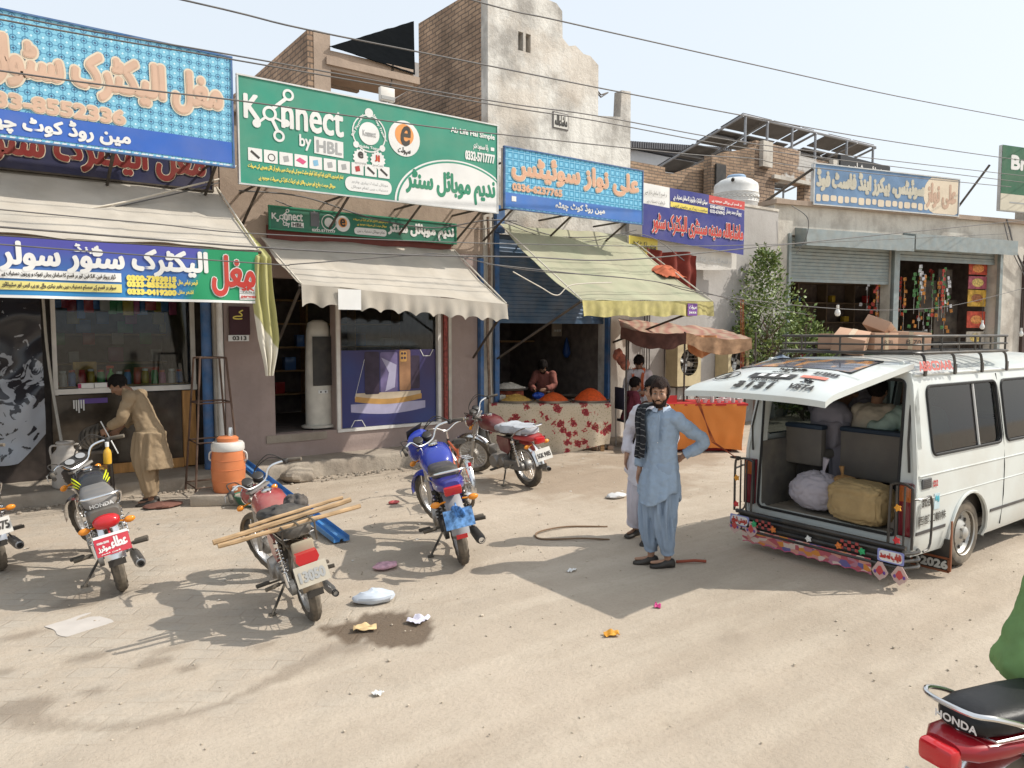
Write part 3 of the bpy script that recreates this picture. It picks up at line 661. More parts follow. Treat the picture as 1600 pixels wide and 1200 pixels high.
# sloping sheets, high edge near the road with gaps between them
def rp_(u,v): # u along, v up-slope to road
    return Vector((19.9+u*8.5,19.0-v*4.0+u*.3,7.95+v*1.1+u*.3))
for i in range(5):
    for j in range(4):
        u0,u1=i/5+.008,(i+1)/5-.008; v0,v1=j/4+.02,(j+1)/4-.015
        if (i,j) in ((2,3),(2,2),(1,1)): u1-=.1
        a,b_,c,d=rp_(u0,v0),rp_(u1,v0),rp_(u1,v1),rp_(u0,v1); up=Vector((0,0,.03)); m.add([a,b_,c,d,a+up,b_+up,c+up,d+up],[(0,3,2,1),(4,5,6,7),(0,1,5,4),(1,2,6,5),(2,3,7,6),(3,0,4,7)])
m.build('roof_sheet',sheetm,b,world=True)
m=MB()
for v in (.02,.35,.68,.99): m.tube([rp_(0,v)-Vector((0,0,.06)),rp_(1,v)-Vector((0,0,.06))],.045,6)
for u in (.0,.16,.5,.83,1.0): m.tube([rp_(u,0)-Vector((0,0,.1)),rp_(u,1)-Vector((0,0,.1))],.04,6)
for u in (0.02,.16,.33,.5,.75,.98):
    p=rp_(u,.99); m.tube([p-Vector((0,0,.1)),(p.x,p.y,8.1)],.045,6); p=rp_(u,.03); m.tube([p-Vector((0,0,.1)),(p.x,p.y,7.2)],.045,6)
m.build('frame',mat('grey steel',(.28,.29,.31),.5,.3),b,world=True)
b=thing('white_building','distant white building with dark corrugated eave behind the low brick wall','building',(22,20,0))
m=MB(); m.box((22.6,21,6),(5.6,2,5.8)); m.build('wall',mat('far white wall',(.66,.66,.66),.8,var=.04),b,world=True)
m=MB()
for i in range(48): m.box((19.7+.12*i,19.9,8.98+.012*i),(.07,.5,.22))
m.box((22.6,20.1,9.02),(6,.4,.12),M=None); m.build('eave',mat('far eave',(.12,.12,.13),.7),b,world=True)
b=thing('low_brick_wall','low stepped brick parapet wall left of the white water tank','wall',(17,16,0))
m=MB(); m.box((16.4,16,5.6),(1.9,.25,3.2)); m.box((18.6,16.03,5.4),(2.6,.25,3.3)); m.build('wall',brickO,b,world=True)
b=thing('brick_room','plain brick rooftop room behind the white water tank','building',(18,13.6,0))
m=MB(); m.box((18.6,15.0,6.9),(.7,.3,1.2)); m.build('wall',brickO,b,world=True)
m=MB(); m.box((18.6,14.8,6.9),(.45,.06,.7)); m.build('doorway',black,b,world=True)
# water tank
b=thing('water_tank','white ribbed plastic water tank standing on the roof behind the wall','water tank',(17.0,13.0,5.45))
m=MB(); m.lathe([(.02,0),(.55,.0),(.585,.03),(.585,.2),(.60,.23),(.585,.26),(.585,.45),(.60,.48),(.585,.51),(.585,.66),(.56,.74),(.42,.84),(.26,.9),(.02,.9)],32); m.build('body',mat('tank plastic',(.68,.68,.66),.45,dust=.15),b)
m=MB(); m.lathe([(.02,.9),(.25,.9),(.25,.95),(.22,.98),(.02,1.0)],24); m.build('lid',mat('tank lid blue',(.3,.42,.58),.5),b)
m=MB()
for k in range(32):
    a=2*math.pi*k/32; m.tube([(.592*math.cos(a+.1*math.sin(j*.9)),.592*math.sin(a+.1*math.sin(j*.9)),.28+.017*j) for j in range(10)],.012,4)
m.build('rib',MT['tank plastic'],b)
m=MB(); m.cyl((-.5,-.28,.78),(-.58,-.33,.74),.045,n=12); m.build('outlet',black,b)
b=thing('tank_platform','plain concrete block platform under the white water tank','platform',(17,13,0)); m=MB(); m.box((0,0,4.9),(1.6,1.6,1.08)); m.box((0,0,2.2),(1.4,1.4,4.4)); m.build('slab',P_tan,b)
# ================================================================ SIGNS
def tilemat(name,base,line,dot,s=.115,kind='flower'):
    m,t,b=newmat(name); N=t.nodes; L=t.links
    ge=N.new('ShaderNodeNewGeometry'); sx=N.new('ShaderNodeSeparateXYZ'); L.new(ge.outputs['Position'],sx.inputs[0])
    def ma(op,a,b_=None,cl=False):
        k=N.new('ShaderNodeMath'); k.operation=op; k.use_clamp=cl
        for i,q in ((0,a),(1,b_)):
            if q is None: continue
            if isinstance(q,(int,float)): k.inputs[i].default_value=q
            else: L.new(q,k.inputs[i])
        return k.outputs[0]
    u=ma('PINGPONG',ma('DIVIDE',sx.outputs[0],s),.5); v=ma('PINGPONG',ma('DIVIDE',sx.outputs[2],s),.5)
    d=ma('SQRT',ma('ADD',ma('MULTIPLY',u,u),ma('MULTIPLY',v,v)))      # distance from tile corner
    uu=ma('SUBTRACT',.5,u); vv=ma('SUBTRACT',.5,v); d2=ma('SQRT',ma('ADD',ma('MULTIPLY',uu,uu),ma('MULTIPLY',vv,vv)))
    ring=ma('LESS_THAN',ma('ABSOLUTE',ma('SUBTRACT',d,.26)),.055); cross=ma('LESS_THAN',ma('MINIMUM',u,v),.035); dt=ma('LESS_THAN',d,.1); dia=ma('LESS_THAN',ma('ABSOLUTE',ma('SUBTRACT',u,v)),.03); c2=ma('LESS_THAN',d2,.1)
    def mx(f,a,c):
        x=N.new('ShaderNodeMix'); x.data_type='RGBA'; L.new(f,x.inputs[0])
        for i,q in ((6,a),(7,c)):
            if isinstance(q,tuple): x.inputs[i].default_value=(*q,1)
            else: L.new(q,x.inputs[i])
        return x.outputs[2]
    col=mx(cross,base,line); col=mx(dia,col,tuple((a+b_)/2 for a,b_ in zip(base,line))) if kind=='flower' else col
    if kind!='flower':
        sq=ma('LESS_THAN',ma('MAXIMUM',uu,vv),.28); col=mx(sq,(.03,.24,.42),base); col=mx(cross,col,line)
        col=mx(ma('LESS_THAN',d2,.09),col,line)
    else:
        col=mx(ring,col,line); col=mx(dt,col,dot); col=mx(c2,col,(.55,.75,.82))
    L.new(col,b.inputs['Base Color']); b.inputs['Roughness'].default_value=.55
    return m
def signboard(name,label,x0,x1,z0,z1,Y,facem,depth=.12,framem=None,backm=None):
    t=thing(name,label,'sign',((x0+x1)/2,Y,z0))
    m=MB(); m.box(((x0+x1)/2,Y+depth/2+.004,(z0+z1)/2),(x1-x0-.02,depth,z1-z0-.02)); m.build('box',backm or alu,t,world=True)
    m=MB(); n=int((x1-x0)/.12)
    def fn(u,v): x=x0+(x1-x0)*u; z=z0+(z1-z0)*v; return (x,Y+.003*nz(x,z,1,2.2)*4*u*(1-u)*4*v*(1-v),z)
    m.grid(fn,n,max(4,int((z1-z0)/.12))); m.build('face',facem,t,world=True)
    m=MB()
    for z in (z0,z1): m.box(((x0+x1)/2,Y+.01,z),(x1-x0+.03,.05,.022))
    for x in (x0,x1): m.box((x,Y+.01,(z0+z1)/2),(.022,.05,z1-z0-.03))
    m.build('edge_frame',framem or alu,t,world=True)
    return t
def struts(t,xs,z0,z1,Y,Yw):
    for x in xs:
        m=MB(); m.cyl((x,Y+.1,z0+.05),(x,Yw,z0-.5),.022,n=6); m.cyl((x,Y+.1,z1-.1),(x,Yw,z1-.1),.02,n=6); m.cyl((x,Y+.1,z0+.04),(x,Yw,z0+.04),.02,n=6); m.build('bracket',steel,t,world=True)
def ink(name,rgb,rough=.5): return mat('ink '+name,rgb,rough,var=.08,scale=2,dust=.13)
iw=ink('white',(.75,.75,.73)); ipk=ink('pink cream',(.62,.42,.31)); icr=ink('cream',(.72,.62,.48)); ired=ink('red',(.5,.04,.03)); ibl=ink('blue',(.04,.10,.40)); iye=ink('yellow',(.75,.62,.12)); igr=ink('green',(.02,.23,.13)); ibk=ink('black',(.03,.03,.03)); ior=ink('orange',(.75,.3,.08)); inv=ink('navy',(.02,.025,.08)); ipkk=ink('magenta',(.6,.08,.2)); igy=ink('grey',(.35,.36,.36))
# --- big tiled blue sign, electric shop
YS=11.0; F=face(YS)
t=signboard('signboard','long light blue tile patterned signboard with peach Urdu lettering at the upper left','_' and -4.6,3.18,4.53,6.04,YS,tilemat('tile blue',(.20,.50,.66),(.06,.22,.37),(.04,.08,.17),.118),framem=blue_p)
struts(t,[-4,-2,.2,1.7,3.0],4.6,6.0,YS,12.16)
m=MB(); m.add([(-4.58,0,0),(3.16,0,0),(3.16,0,.29),(-4.58,0,.29)],[(0,1,2,3)],T(0,YS-.006,4.58)); m.build('blue_band',ink('band blue',(.035,.13,.50)),t,world=True)
m=MB()
for i in range(86):
    x=-4.5+i*.09
    m.add([(x,YS-.005,4.535),(x+.05,YS-.005,4.535),(x+.07,YS-.005,4.56),(x+.02,YS-.005,4.56)],[(0,1,2,3)])
m.build('edge_pattern',iw,t,world=True)
mt_='مغل الیکٹرک سٹور'
lettering(t,icr,[(urdu(mt_),.42,3.02,5.18,5.72,dict(bold=.05,nb=20,z=.008)),('0333-8552336',.12,1.80,4.90,5.06,dict(bold=.028,nb=10,z=.008)),(urdu('اینڈ سولر'),-1.5,.55,5.35,5.8,dict(bold=.045,nb=10,z=.008))],F)
lettering(t,ipk,[(urdu(mt_),.42,3.02,5.18,5.72,dict(bold=.027,nb=16,z=.014)),('0333-8552336',.12,1.80,4.90,5.06,dict(bold=.013,nb=8,z=.014)),(urdu('اینڈ سولر'),-1.5,.55,5.35,5.8,dict(bold=.025,nb=8,z=.014))],F)
lettering(t,iw,[(urdu('مین روڈ کوٹ چھٹہ'),.2,1.86,4.60,4.84,dict(bold=.010,nb=8,z=.012))],F)
def scale_about_cam(t,loc): t.scale=(.9455,)*3; t.location=loc     # board scaled about the camera; stands out from the wall on its struts
scale_about_cam(t,(-.671,10.4,4.403))
# --- dark old sign below it
t=signboard('signboard','narrow navy signboard with maroon Urdu lettering half hidden under the blue tiled sign',-4.6,2.96,4.22,4.80,11.28,inv,framem=steel)
tx=[(urdu('مغل الیکٹرک سٹور'),.2,2.85,4.30,4.78)]
lettering(t,icr,[tx[0]+(dict(bold=.028,nb=10,z=.008),)],face(11.28)); lettering(t,ink('maroon',(.22,.02,.02)),[tx[0]+(dict(bold=.018,nb=8,z=.014),)],face(11.28))
# --- green board
F=face(YS)
gx0,gx1,gz0,gz1=3.255,7.725,4.315,5.83
green=ink('board green',(.035,.27,.185))
t=signboard('signboard','large green board of the mobile phone shop with white network logo',gx0,gx1,gz0,gz1,YS,green)
struts(t,[3.6,5.0,6.3,7.5],4.35,5.8,YS,12.16)
U=lambda u:gx0+(gx1-gx0)*u
V_=lambda v:gz1-(gz1-gz0)*v
# white ellipse corner
def ell_corner(zoff,rx_,rz_,mm,nm):
    m=MB(); cx,cz=U(.815),V_(1.0)
    P=[(cx+rx_*math.cos(R(a)),cz+rz_*math.sin(R(a))) for a in range(0,181,5)]
    P=[(min(max(x,gx0+.01),gx1-.012),z) for x,z in P]; flat(m,P,zoff,F); m.build(nm,mm,t,smooth=0,world=True)
ell_corner(.005,1.20,.80,iw,'white_arc'); ell_corner(.0055,1.165,.775,green,'green_arc'); ell_corner(.006,1.13,.745,iw,'white_field')
lettering(t,igr,[(urdu('ندیم موبائل سنٹر'),U(.595),U(.985),V_(.93),V_(.62),dict(bold=.016,nb=8,z=.008))],F)
def network(m,ox_,oz_,k,wd):
    g=lambda x,z:(ox_+x*k,oz_+z*k)
    disc(m,*g(0,0),.105*k,.008,F,r2=.065*k); disc(m,*g(.28,.31),.085*k,.0085,F,r2=.05*k); disc(m,*g(.13,-.30),.085*k,.009,F,r2=.05*k); disc(m,*g(-.19,-.17),.06*k,.009,F); disc(m,*g(.24,-.10),.055*k,.009,F)
    bar(m,g(.05,.08),g(.24,.25),.05*k,.0092,F); bar(m,g(.04,-.09),g(.11,-.23),.05*k,.0094,F); bar(m,g(-.07,-.07),g(-.15,-.14),.035*k,.0096,F); bar(m,g(.08,-.05),g(.19,-.09),.03*k,.0098,F)
m=MB(); network(m,U(.10),V_(.31)+.0,1.0,1); m.build('network_logo',iw,t,smooth=0,world=True)
lettering(t,iw,[('K',U(.02),U(.066),V_(.38),V_(.17),dict(bold=.014,z=.008)),('nnect',U(.140),U(.352),V_(.42),V_(.185),dict(bold=.012,z=.008)),('by',U(.198),U(.237),V_(.605),V_(.46),dict(bold=.006,z=.008)),
 ('Ab Life Hai Simple',U(.785),U(.985),V_(.185),V_(.115),dict(bold=.004,nb=6,z=.008)),('0332-5717777',U(.85),U(.985),V_(.44),V_(.345),dict(bold=.008,nb=6,z=.008)),(urdu('رانا مسعود اختر'),U(.885),U(.955),V_(.32),V_(.24),dict(bold=.003,nb=4,z=.008))],F)
m=MB(); flat(m,[(U(.248),V_(.62)),(U(.352),V_(.63)),(U(.352),V_(.47)),(U(.248),V_(.455))],.007,F); flat(m,rrect(U(.357),U(.535),V_(.945),V_(.80),.1),.006,F)
for i in range(10): x=U(.028+.0505*i); flat(m,rrect(x,x+.2,V_(.775),V_(.655),.01),.006,F)
disc(m,U(.45),V_(.34),.29,.006,F,r2=.27); disc(m,U(.45),V_(.34),.175,.0065,F); disc(m,U(.45),V_(.13),.07,.0062,F); disc(m,U(.40),V_(.47),.05,.0062,F); disc(m,U(.50),V_(.47),.05,.0062,F)
disc(m,U(.588),V_(.33),.285,.0068,F)
for cx in (.416,.482):
    P=[(U(cx)+(.135 if i%2 else .11)*math.cos(2*math.pi*i/28)*1.0,V_(.60)+(.17 if i%2 else .14)*math.sin(2*math.pi*i/28)*.85) for i in range(28)]; flat(m,P,.0075,F)
flat(m,rrect(U(.967),U(.984),V_(.30),V_(.26),.01),.007,F)
m.build('white_panels',iw,t,smooth=0,world=True)
m=MB(); disc(m,U(.588),V_(.29),.17,.0085,F); disc(m,U(.482)+.0,V_(.585),.035,.0095,F); m.build('orange_disc',ior,t,smooth=0,world=True)
lettering(t,ibk,[('e',U(.570),U(.606),V_(.40),V_(.20),dict(bold=.012,z=.01,slant=.15)),(urdu('سہولت'),U(.562),U(.612),V_(.50),V_(.42),dict(bold=.004,nb=4,z=.01)),('e',U(.407),U(.425),V_(.60),V_(.54),dict(bold=.008,z=.01))],F)
lettering(t,igy,[('HBL',U(.258),U(.345),V_(.60),V_(.49),dict(bold=.007,z=.009)),('easypaisa',U(.395),U(.437),V_(.67),V_(.64),dict(z=.009)),('JazzCash',U(.462),U(.502),V_(.67),V_(.64),dict(z=.009)),('Konnect',U(.425),U(.475),V_(.37),V_(.31),dict(bold=.002,nb=4,z=.009))],F)
lettering(t,ired,[('J',U(.472),U(.478),V_(.61),V_(.55),dict(bold=.008,z=.011)),('I',U(.484),U(.488),V_(.61),V_(.55),dict(bold=.006,z=.011))],F)
lettering(t,iw,[('Bill Payment',-.2,.2,0,.05,dict(z=.008,bold=.002,nb=4))],F@T(U(.45)-.0,V_(.34),0)@RZ(62)@T(0,.19,0))
lettering(t,iw,[('Money Transfer',-.22,.22,0,.05,dict(z=.008,bold=.002,nb=4))],F@T(U(.45)-.0,V_(.34),0)@RZ(-60)@T(0,.19,0))
lettering(t,iw,[('Mobile Topup',-.18,.18,0,.05,dict(z=.008,bold=.002,nb=4))],F@T(U(.45),V_(.34)-.245,0))
lettering(t,iye,[(urdu('تمام کمپنیوں کا ایزی لوڈ ایم کارڈ فوٹو سٹیٹ سم کی اور بینک میں رقوم آن لائن بھیجنے کی سہولت'),U(.027),U(.35),V_(.855),V_(.795),dict(bold=.003,nb=4,z=.007)),(urdu('موبائل مرمت چارج اور مینی چالان اور کریڈٹ کارڈ کی سہولت موجود ہے'),U(.06),U(.32),V_(.955),V_(.895),dict(bold=.003,nb=4,z=.007))],F)
lettering(t,igy,[(urdu('موبائل ٹیبلٹ بیٹری چارجر'),U(.38),U(.52),V_(.87),V_(.83),dict(z=.008)),(urdu('دستیاب ہیں تمام موبائل'),U(.38),U(.52),V_(.925),V_(.885),dict(z=.008))],F)
ic=[ibk,ibk,igy,ipkk,ink('sky',(.2,.45,.65)),igy,igy,ink('dkred',(.4,.03,.03)),ibk,ibk]
for i in range(10):
    m=MB(); cx=U(.028+.0505*i)+.1; cz=V_(.715)
    if i in(0,8,9): bar(m,(cx-.06,cz+.045),(cx+.06,cz-.045),.035,.008,F)
    elif i==1: disc(m,cx+.01,cz-.01,.055,.008,F,r2=.042)
    elif i in(3,): flat(m,[(cx-.08,cz),(cx-.02,cz+.05),(cx+.08,cz),(cx+.03,cz-.05)],.008,F)
    else: flat(m,[(cx-.03,cz-.05),(cx+.045,cz-.03),(cx+.03,cz+.05),(cx-.045,cz+.03)],.008,F)
    m.build('gadget_picture',ic[i],t,smooth=0,world=True)
scale_about_cam(t,(5.191,10.4,4.20))
# floodlight above
t=thing('floodlight','small white floodlight fixed above the top edge of the green board','floodlight',(5.3,10.45,5.72))
m=MB(); m.box((0,0,.06),(.24,.08,.2),bev=.012); m.build('housing',white_p,t); m=MB(); m.box((0,-.045,.0),(.22,.02,.05)); m.build('led_strip',igy,t); m=MB(); m.box((0,.1,0),(.04,.16,.03)); m.box((0,.04,-.12),(.03,.03,.2)); m.build('bracket',steel,t)
# --- slim green sign over awning
Y2=11.33; F=face(Y2); gx0,gx1,gz0,gz1=3.78,7.06,3.76,4.10
dg=ink('board deep green',(.02,.17,.11))
t=signboard('signboard','slim dark green signboard of the phone shop directly above its beige awning',gx0,gx1,gz0,gz1,Y2,dg,depth=.1,framem=igr)
m=MB(); network(m,U(.055),V_(.45),.33,1)
disc(m,U(.285),V_(.5),.125,.006,F,r2=.112); disc(m,U(.285),V_(.5),.075,.0065,F); disc(m,U(.355),V_(.5),.125,.006,F); flat(m,rrect(U(.415),U(.59),V_(.93),V_(.6),.05),.006,F); flat(m,[(U(.10),V_(.85)),(U(.16),V_(.85)),(U(.16),V_(.62)),(U(.10),V_(.62))],.006,F)
disc(m,U(.18),V_(.5),.19,.006,F,r2=.18,a0=-75,a1=75,n=12); m.build('white_panels',iw,t,smooth=0,world=True)
m=MB(); disc(m,U(.355),V_(.45),.075,.008,F); m.build('orange_disc',ior,t,smooth=0,world=True)
lettering(t,iw,[('K',U(.01),U(.032),V_(.55),V_(.3),dict(bold=.005,z=.007)),('nnect',U(.068),U(.155),V_(.55),V_(.25),dict(bold=.005,z=.007)),('by',U(.075),U(.093),V_(.88),V_(.62),dict(bold=.003,z=.007)),('0332-5717777',U(.20),U(.315),V_(.97),V_(.85),dict(bold=.003,nb=4,z=.009)),(urdu('ندیم موبائل سنٹر'),U(.60),U(.985),V_(.88),V_(.18),dict(bold=.012,z=.007))],F)
lettering(t,ibk,[('e',U(.343),U(.367),V_(.62),V_(.28),dict(bold=.006,z=.010)),('HBL',U(.107),U(.155),V_(.82),V_(.66),dict(bold=.003,z=.009)),(urdu('تمام موبائل دستیاب ہیں'),U(.43),U(.58),V_(.87),V_(.67),dict(z=.009))],F)
lettering(t,iye,[(urdu('تمام کمپنیوں کا ایزی لوڈ اور کارڈ کی سہولت'),U(.41),U(.60),V_(.32),V_(.16),dict(z=.007,bold=.002,nb=4)),(urdu('موبائل مرمت کی سہولت موجود ہے'),U(.43),U(.59),V_(.52),V_(.38),dict(z=.007,bold=.002,nb=4))],F)
m=MB(); m.box((U(.215),Y2-.008,(gz0+gz1)/2+.03),(.14,.006,.22)); m.build('phone_picture',ink('phone grey',(.12,.13,.15)),t,world=True)
# --- blue tiled sweets sign
F=face(YS); gx0,gx1,gz0,gz1=7.88,11.36,4.42,5.50
t=signboard('signboard','blue gingham tile signboard of the sweets shop right of the green board',gx0,gx1,gz0,gz1,YS,tilemat('tile gingham',(.16,.48,.68),(.30,.62,.78),(.05,.2,.4),.125,'g'),framem=blue_p)
struts(t,[8.2,9.6,11.1],4.45,5.45,YS,12.2)
m=MB(); m.add([(gx0+.01,YS-.006,4.45),(gx1-.01,YS-.006,4.45),(gx1-.01,YS-.006,4.70),(gx0+.01,YS-.006,4.70)],[(0,1,2,3)]); m.build('blue_band',ink('band blue2',(.05,.17,.50)),t,world=True)
A=[(urdu('علی نواز سوئیٹس'),8.05,11.22,4.95,5.38),('0336-6237765',8.05,9.2,4.755,4.87)]
lettering(t,icr,[A[0]+(dict(bold=.036,nb=12,z=.008),),A[1]+(dict(bold=.016,z=.008),)],F); lettering(t,ink('peach',(.66,.38,.25)),[A[0]+(dict(bold=.02,z=.014),),A[1]+(dict(bold=.008,z=.014),)],F)
lettering(t,iw,[(urdu('مین روڈ کوٹ چھٹہ'),9.05,10.3,4.50,4.67,dict(bold=.006,z=.01))],F)
m=MB(); m.box((8.08,YS-.009,4.6),(.1,.004,.09)); m.build('sticker',iw,t,world=True)
scale_about_cam(t,(9.096,10.4,4.299))
# --- cloth banner on grey wall
F=face(YS); gx0,gx1=11.36,14.7
t=thing('cloth_banner','navy and white printed cloth banner with red Urdu lettering on the grey wall','banner',(13,YS,4.1))
def bn(u,v,d=0): x=gx0+(gx1-gx0)*u; z=4.18-.18*u+(1.09+.13*u)*v; return Vector((x,YS+.012*nz(x,z,2,2)-d,z))
def bpatch(mb,u0,u1,v0,v1,d,n=12): mb.grid(lambda a,b_:bn(u0+(u1-u0)*a,v0+(v1-v0)*b_,d),n,4)
m=MB(); m.grid(lambda a,b_:bn(a,b_),30,10,thick=.006); m.build('cloth',iw,t,world=True)
m=MB(); bpatch(m,0,1,0,.62,.004,30); bpatch(m,.245,.62,.62,1,.005); bpatch(m,.62,1,.62,.84,.0045); m.build('navy_field',ink('banner navy',(.03,.04,.22)),t,world=True)
m=MB(); bpatch(m,.62,1,.85,1,.004); m.build('red_strip',ink('banner red',(.55,.06,.06)),t,world=True)
m=MB(); bpatch(m,.25,.61,.65,.75,.008); m.build('yellow_strip',iye,t,world=True)
Fb=face(YS-.015)@Matrix(((1,0,0,0),(-.012,1,0,0),(0,0,1,0),(0,0,0,1)))
A=[(urdu('ماشاءاللہ مدینہ سینٹری الیکٹرک سٹور'),gx0+.28,gx1-.06,4.42,4.84)]
lettering(t,iw,[A[0]+(dict(bold=.022,nb=10,z=.004),)],Fb); lettering(t,ired,[A[0]+(dict(bold=.011,nb=8,z=.010),)],Fb)
lettering(t,iw,[(urdu('سینٹری الیکٹرک ہارڈویئر کا سامان دستیاب ہے'),gx0+.9,gx0+2.0,5.15,5.3,dict(bold=.004,nb=4,z=.01)),('0340-6895052',gx0+2.1,gx0+2.6,5.12,5.19,dict(bold=.004,nb=4,z=.01)),('0333-6760942',gx0+2.1,gx0+2.6,5.02,5.09,dict(bold=.004,nb=4,z=.01)),(urdu('پروپرائٹر محمد رمضان'),gx0+2.65,gx0+3.2,5.03,5.17,dict(bold=.003,nb=4,z=.01)),(urdu('ہر قسم کی ورائٹی موجود ہے'),gx0+2.15,gx0+3.2,5.25,5.33,dict(bold=.003,nb=4,z=.01))],Fb)
lettering(t,ibk,[(urdu('ہر قسم کا سامان بازار سے'),gx0+.05,gx0+.7,5.16,5.28,dict(z=.01)),(urdu('بارعایت دستیاب ہے'),gx0+.1,gx0+.65,5.0,5.1,dict(z=.01)),(urdu('مناسب ریٹ پر حاصل کریں'),gx0+.9,gx0+2.0,5.0,5.07,dict(z=.012,bold=.002,nb=4))],Fb)
# white under-banner with yellow part
t=thing('cloth_banner','older white cloth banner with a yellow corner sagging under the navy one','banner',(13,11.1,3.8))
m=MB(); m.grid(lambda u,v:(11.1+3.55*u,11.15+.02*nz(u*4,v,1,2),3.78-.1*u-.12*math.sin(math.pi*u)+(.42+.1*math.sin(math.pi*u))*v),30,5,thick=.005); m.build('cloth',ink('dull white',(.58,.56,.52)),t,world=True)
m=MB(); m.grid(lambda u,v:(11.12+.85*u,11.135,3.84-.03*u+.36*v),6,3,thick=.003); m.build('yellow_patch',iye,t,world=True)
lettering(t,ibk,[(urdu('مدینہ مارکیٹ کوٹ'),11.2,11.9,3.9,4.1,dict(bold=.004,nb=4,z=.01))],face(11.12)); lettering(t,igy,[(urdu('ہر قسم کا سامان تھوک و پرچون دستیاب ہے'),12.2,14.4,3.72,3.9,dict(z=.01))],face(11.12))
# --- faded blue bakery sign on far shop
t=thing('signboard','faded blue sweets and bakers signboard on the roof edge of the far store','sign',MW[FS.name]@Vector((1.05,-.15,5.55)),rz=R(-13.5))
fb=face(0)
m=MB(); m.box((2.72,.06,.52),(5.44,.1,1.06)); m.build('box',alu,t); m=MB(); m.grid(lambda u,v:(5.44*u,-.002,1.04*v),20,4); m.build('face',mat('faded blue',(.15,.25,.40),.6,var=.2,scale=2),t)
m=MB()
for z in (0,1.05): m.box((2.72,0,z),(5.48,.04,.03))
for x in (0,5.44): m.box((x,0,.52),(.03,.04,1.0))
m.build('edge_frame',alu,t)
m=MB(); x_=.08
for i_ in range(17): w_=.16+.1*((i_*7)%4)/4; flat(m,rrect(x_,x_+w_,.08+.02*(i_%3),.27,.05),.007,fb); x_+=w_+.05
P=[(min(5.4,4.85+.85*math.cos(R(a))),max(.03,min(1.02,.55+.62*math.sin(R(a))))) for a in range(0,360,10)]; flat(m,P,.006,fb); m.build('cream_oval',icr,t,smooth=0)
lettering(t,ink('faded cream',(.55,.52,.42)),[(urdu('سوئیٹس، بیکرز اینڈ فاسٹ فوڈ'),.1,4.0,.38,.92,dict(bold=.035,z=.008))],fb,world=False)
lettering(t,ink('ghost',(.55,.38,.28)),[(urdu('علی نواز'),4.15,5.3,.2,.85,dict(bold=.03,z=.01))],fb,world=False)
m=MB()
for x,s_ in ((-.05,1),(5.5,1)): m.tube([(x,0,.9),(x-.9,1.4,-.1)] if x<1 else [(x+.9,-.2,1.5),(x,.3,0)],.035,6)
m.build('brace',steel,t)
# --- green brand sign at the right edge
t=thing('signboard','tall dark green and cream signboard cut off by the right edge','sign',MW[FS.name]@Vector((8.05,-.3,5.8)),rz=R(-13.5))
m=MB(); m.box((2.5,.06,.95),(5,.1,1.9)); m.build('box',alu,t); m=MB(); m.grid(lambda u,v:(5*u,-.002,.5+1.4*v),8,4); m.build('face',ink('paint green',(.03,.13,.07)),t)
m=MB(); m.grid(lambda u,v:(5*u,-.002,.02+.48*v),8,2); m.build('lower_face',ink('cream pale',(.6,.56,.45)),t)
lettering(t,iw,[('Brighto',.42,2.6,1.12,1.62,dict(bold=.03,z=.006))],fb,world=False); m=MB(); flat(m,[(.4,.24),(1.1,.24),(1.1,.28),(.4,.28)],.006,fb); m.build('small_print',igy,t,smooth=0)
# ================================================================ AWNINGS
cloth_b=mat('awning canvas',(.43,.395,.34),.9,var=.16,scale=2.2,dust=.3,bump=.15,bscale=60)
cloth_g=mat('awning green',(.31,.32,.215),.9,var=.2,scale=1.6,dust=.45,bump=.15,bscale=60)
def awning(label,x0,x1,zt0,zt1,zf0,zf1,Yt,Yf,mm,val=None,valm=None,scal=0,sag=.05,poles=(),seams=()):
    t=thing('awning',label,'awning',((x0+x1)/2,Yt,zt0))
    def fn(u,v):
        x=x0+(x1-x0)*u; zt=zt0+(zt1-zt0)*u; zf=zf0+(zf1-zf0)*u
        s_=sag*math.sin(math.pi*v)+.035*nz(x,v*3,1,1.3)+.010*nz(x*2.5,v*7,4,1.5); 
        for q in seams: s_-=.015*math.exp(-((x-q)/.03)**2)*math.sin(math.pi*v)
        return (x,Yt+(Yf-Yt)*v,zt+(zf-zt)*v-s_)
    m=MB(); m.grid(fn,int((x1-x0)/.06),22,thick=.006); m.build('canvas',mm,t,world=True)
    if val:
        m=MB()
        def vf(u,v):
            x=x0+(x1-x0)*u; zf=zf0+(zf1-zf0)*u; h=val+(scal*(1-abs(math.sin(math.pi*(x-x0)/.29)))**1.3 if scal else .015*math.sin(x*9))
            w_=.025*math.sin(x*13+1)+.02*nz(x,1,2,2.5)
            return (x,Yf-.012+w_*v+.012*math.sin(x*31)*v,zf-h*v)
        m.grid(vf,int((x1-x0)/.03),6,thick=.005); m.build('valance',valm or mm,t,world=True)
    m=MB(); m.tube([(x0-.03,Yf+.02,zf0-.02),(x1+.04,Yf+.02,zf1-.02)],.02,8); m.build('front_bar',steel,t,world=True)
    m=MB(); m.tube([(x0,Yt,zt0+.01),(x0,Yf,zf0+.01)],.012,6); m.tube([(x1,Yt,zt1+.01),(x1,Yf,zf1+.01)],.012,6); m.build('hem',mat('hem',(.62,.57,.48),.8),t,world=True)
    for a,b_ in poles: m=MB(); m.tube([a,b_],.022,8); m.build('pole',steel,t,world=True)
    return t
t=awning('wide beige canvas awning above the blue cloth banner at the left',-4.5,3.06,4.18,4.3,3.24,3.24,11.45,9.62,cloth_b,seams=(-1,.3,1.55,2.6),poles=[((3.0,9.65,3.2),(3.04,11.4,2.7)),((-4.4,9.65,3.2),(-4.4,12.0,2.2))])
t=thing('cloth_banner','blue and green printed cloth banner hanging from the front of the left awning','banner',(0,9.58,2.55))
bx0,bx1,bz0,bz1=-4.4,3.04,2.57,3.21
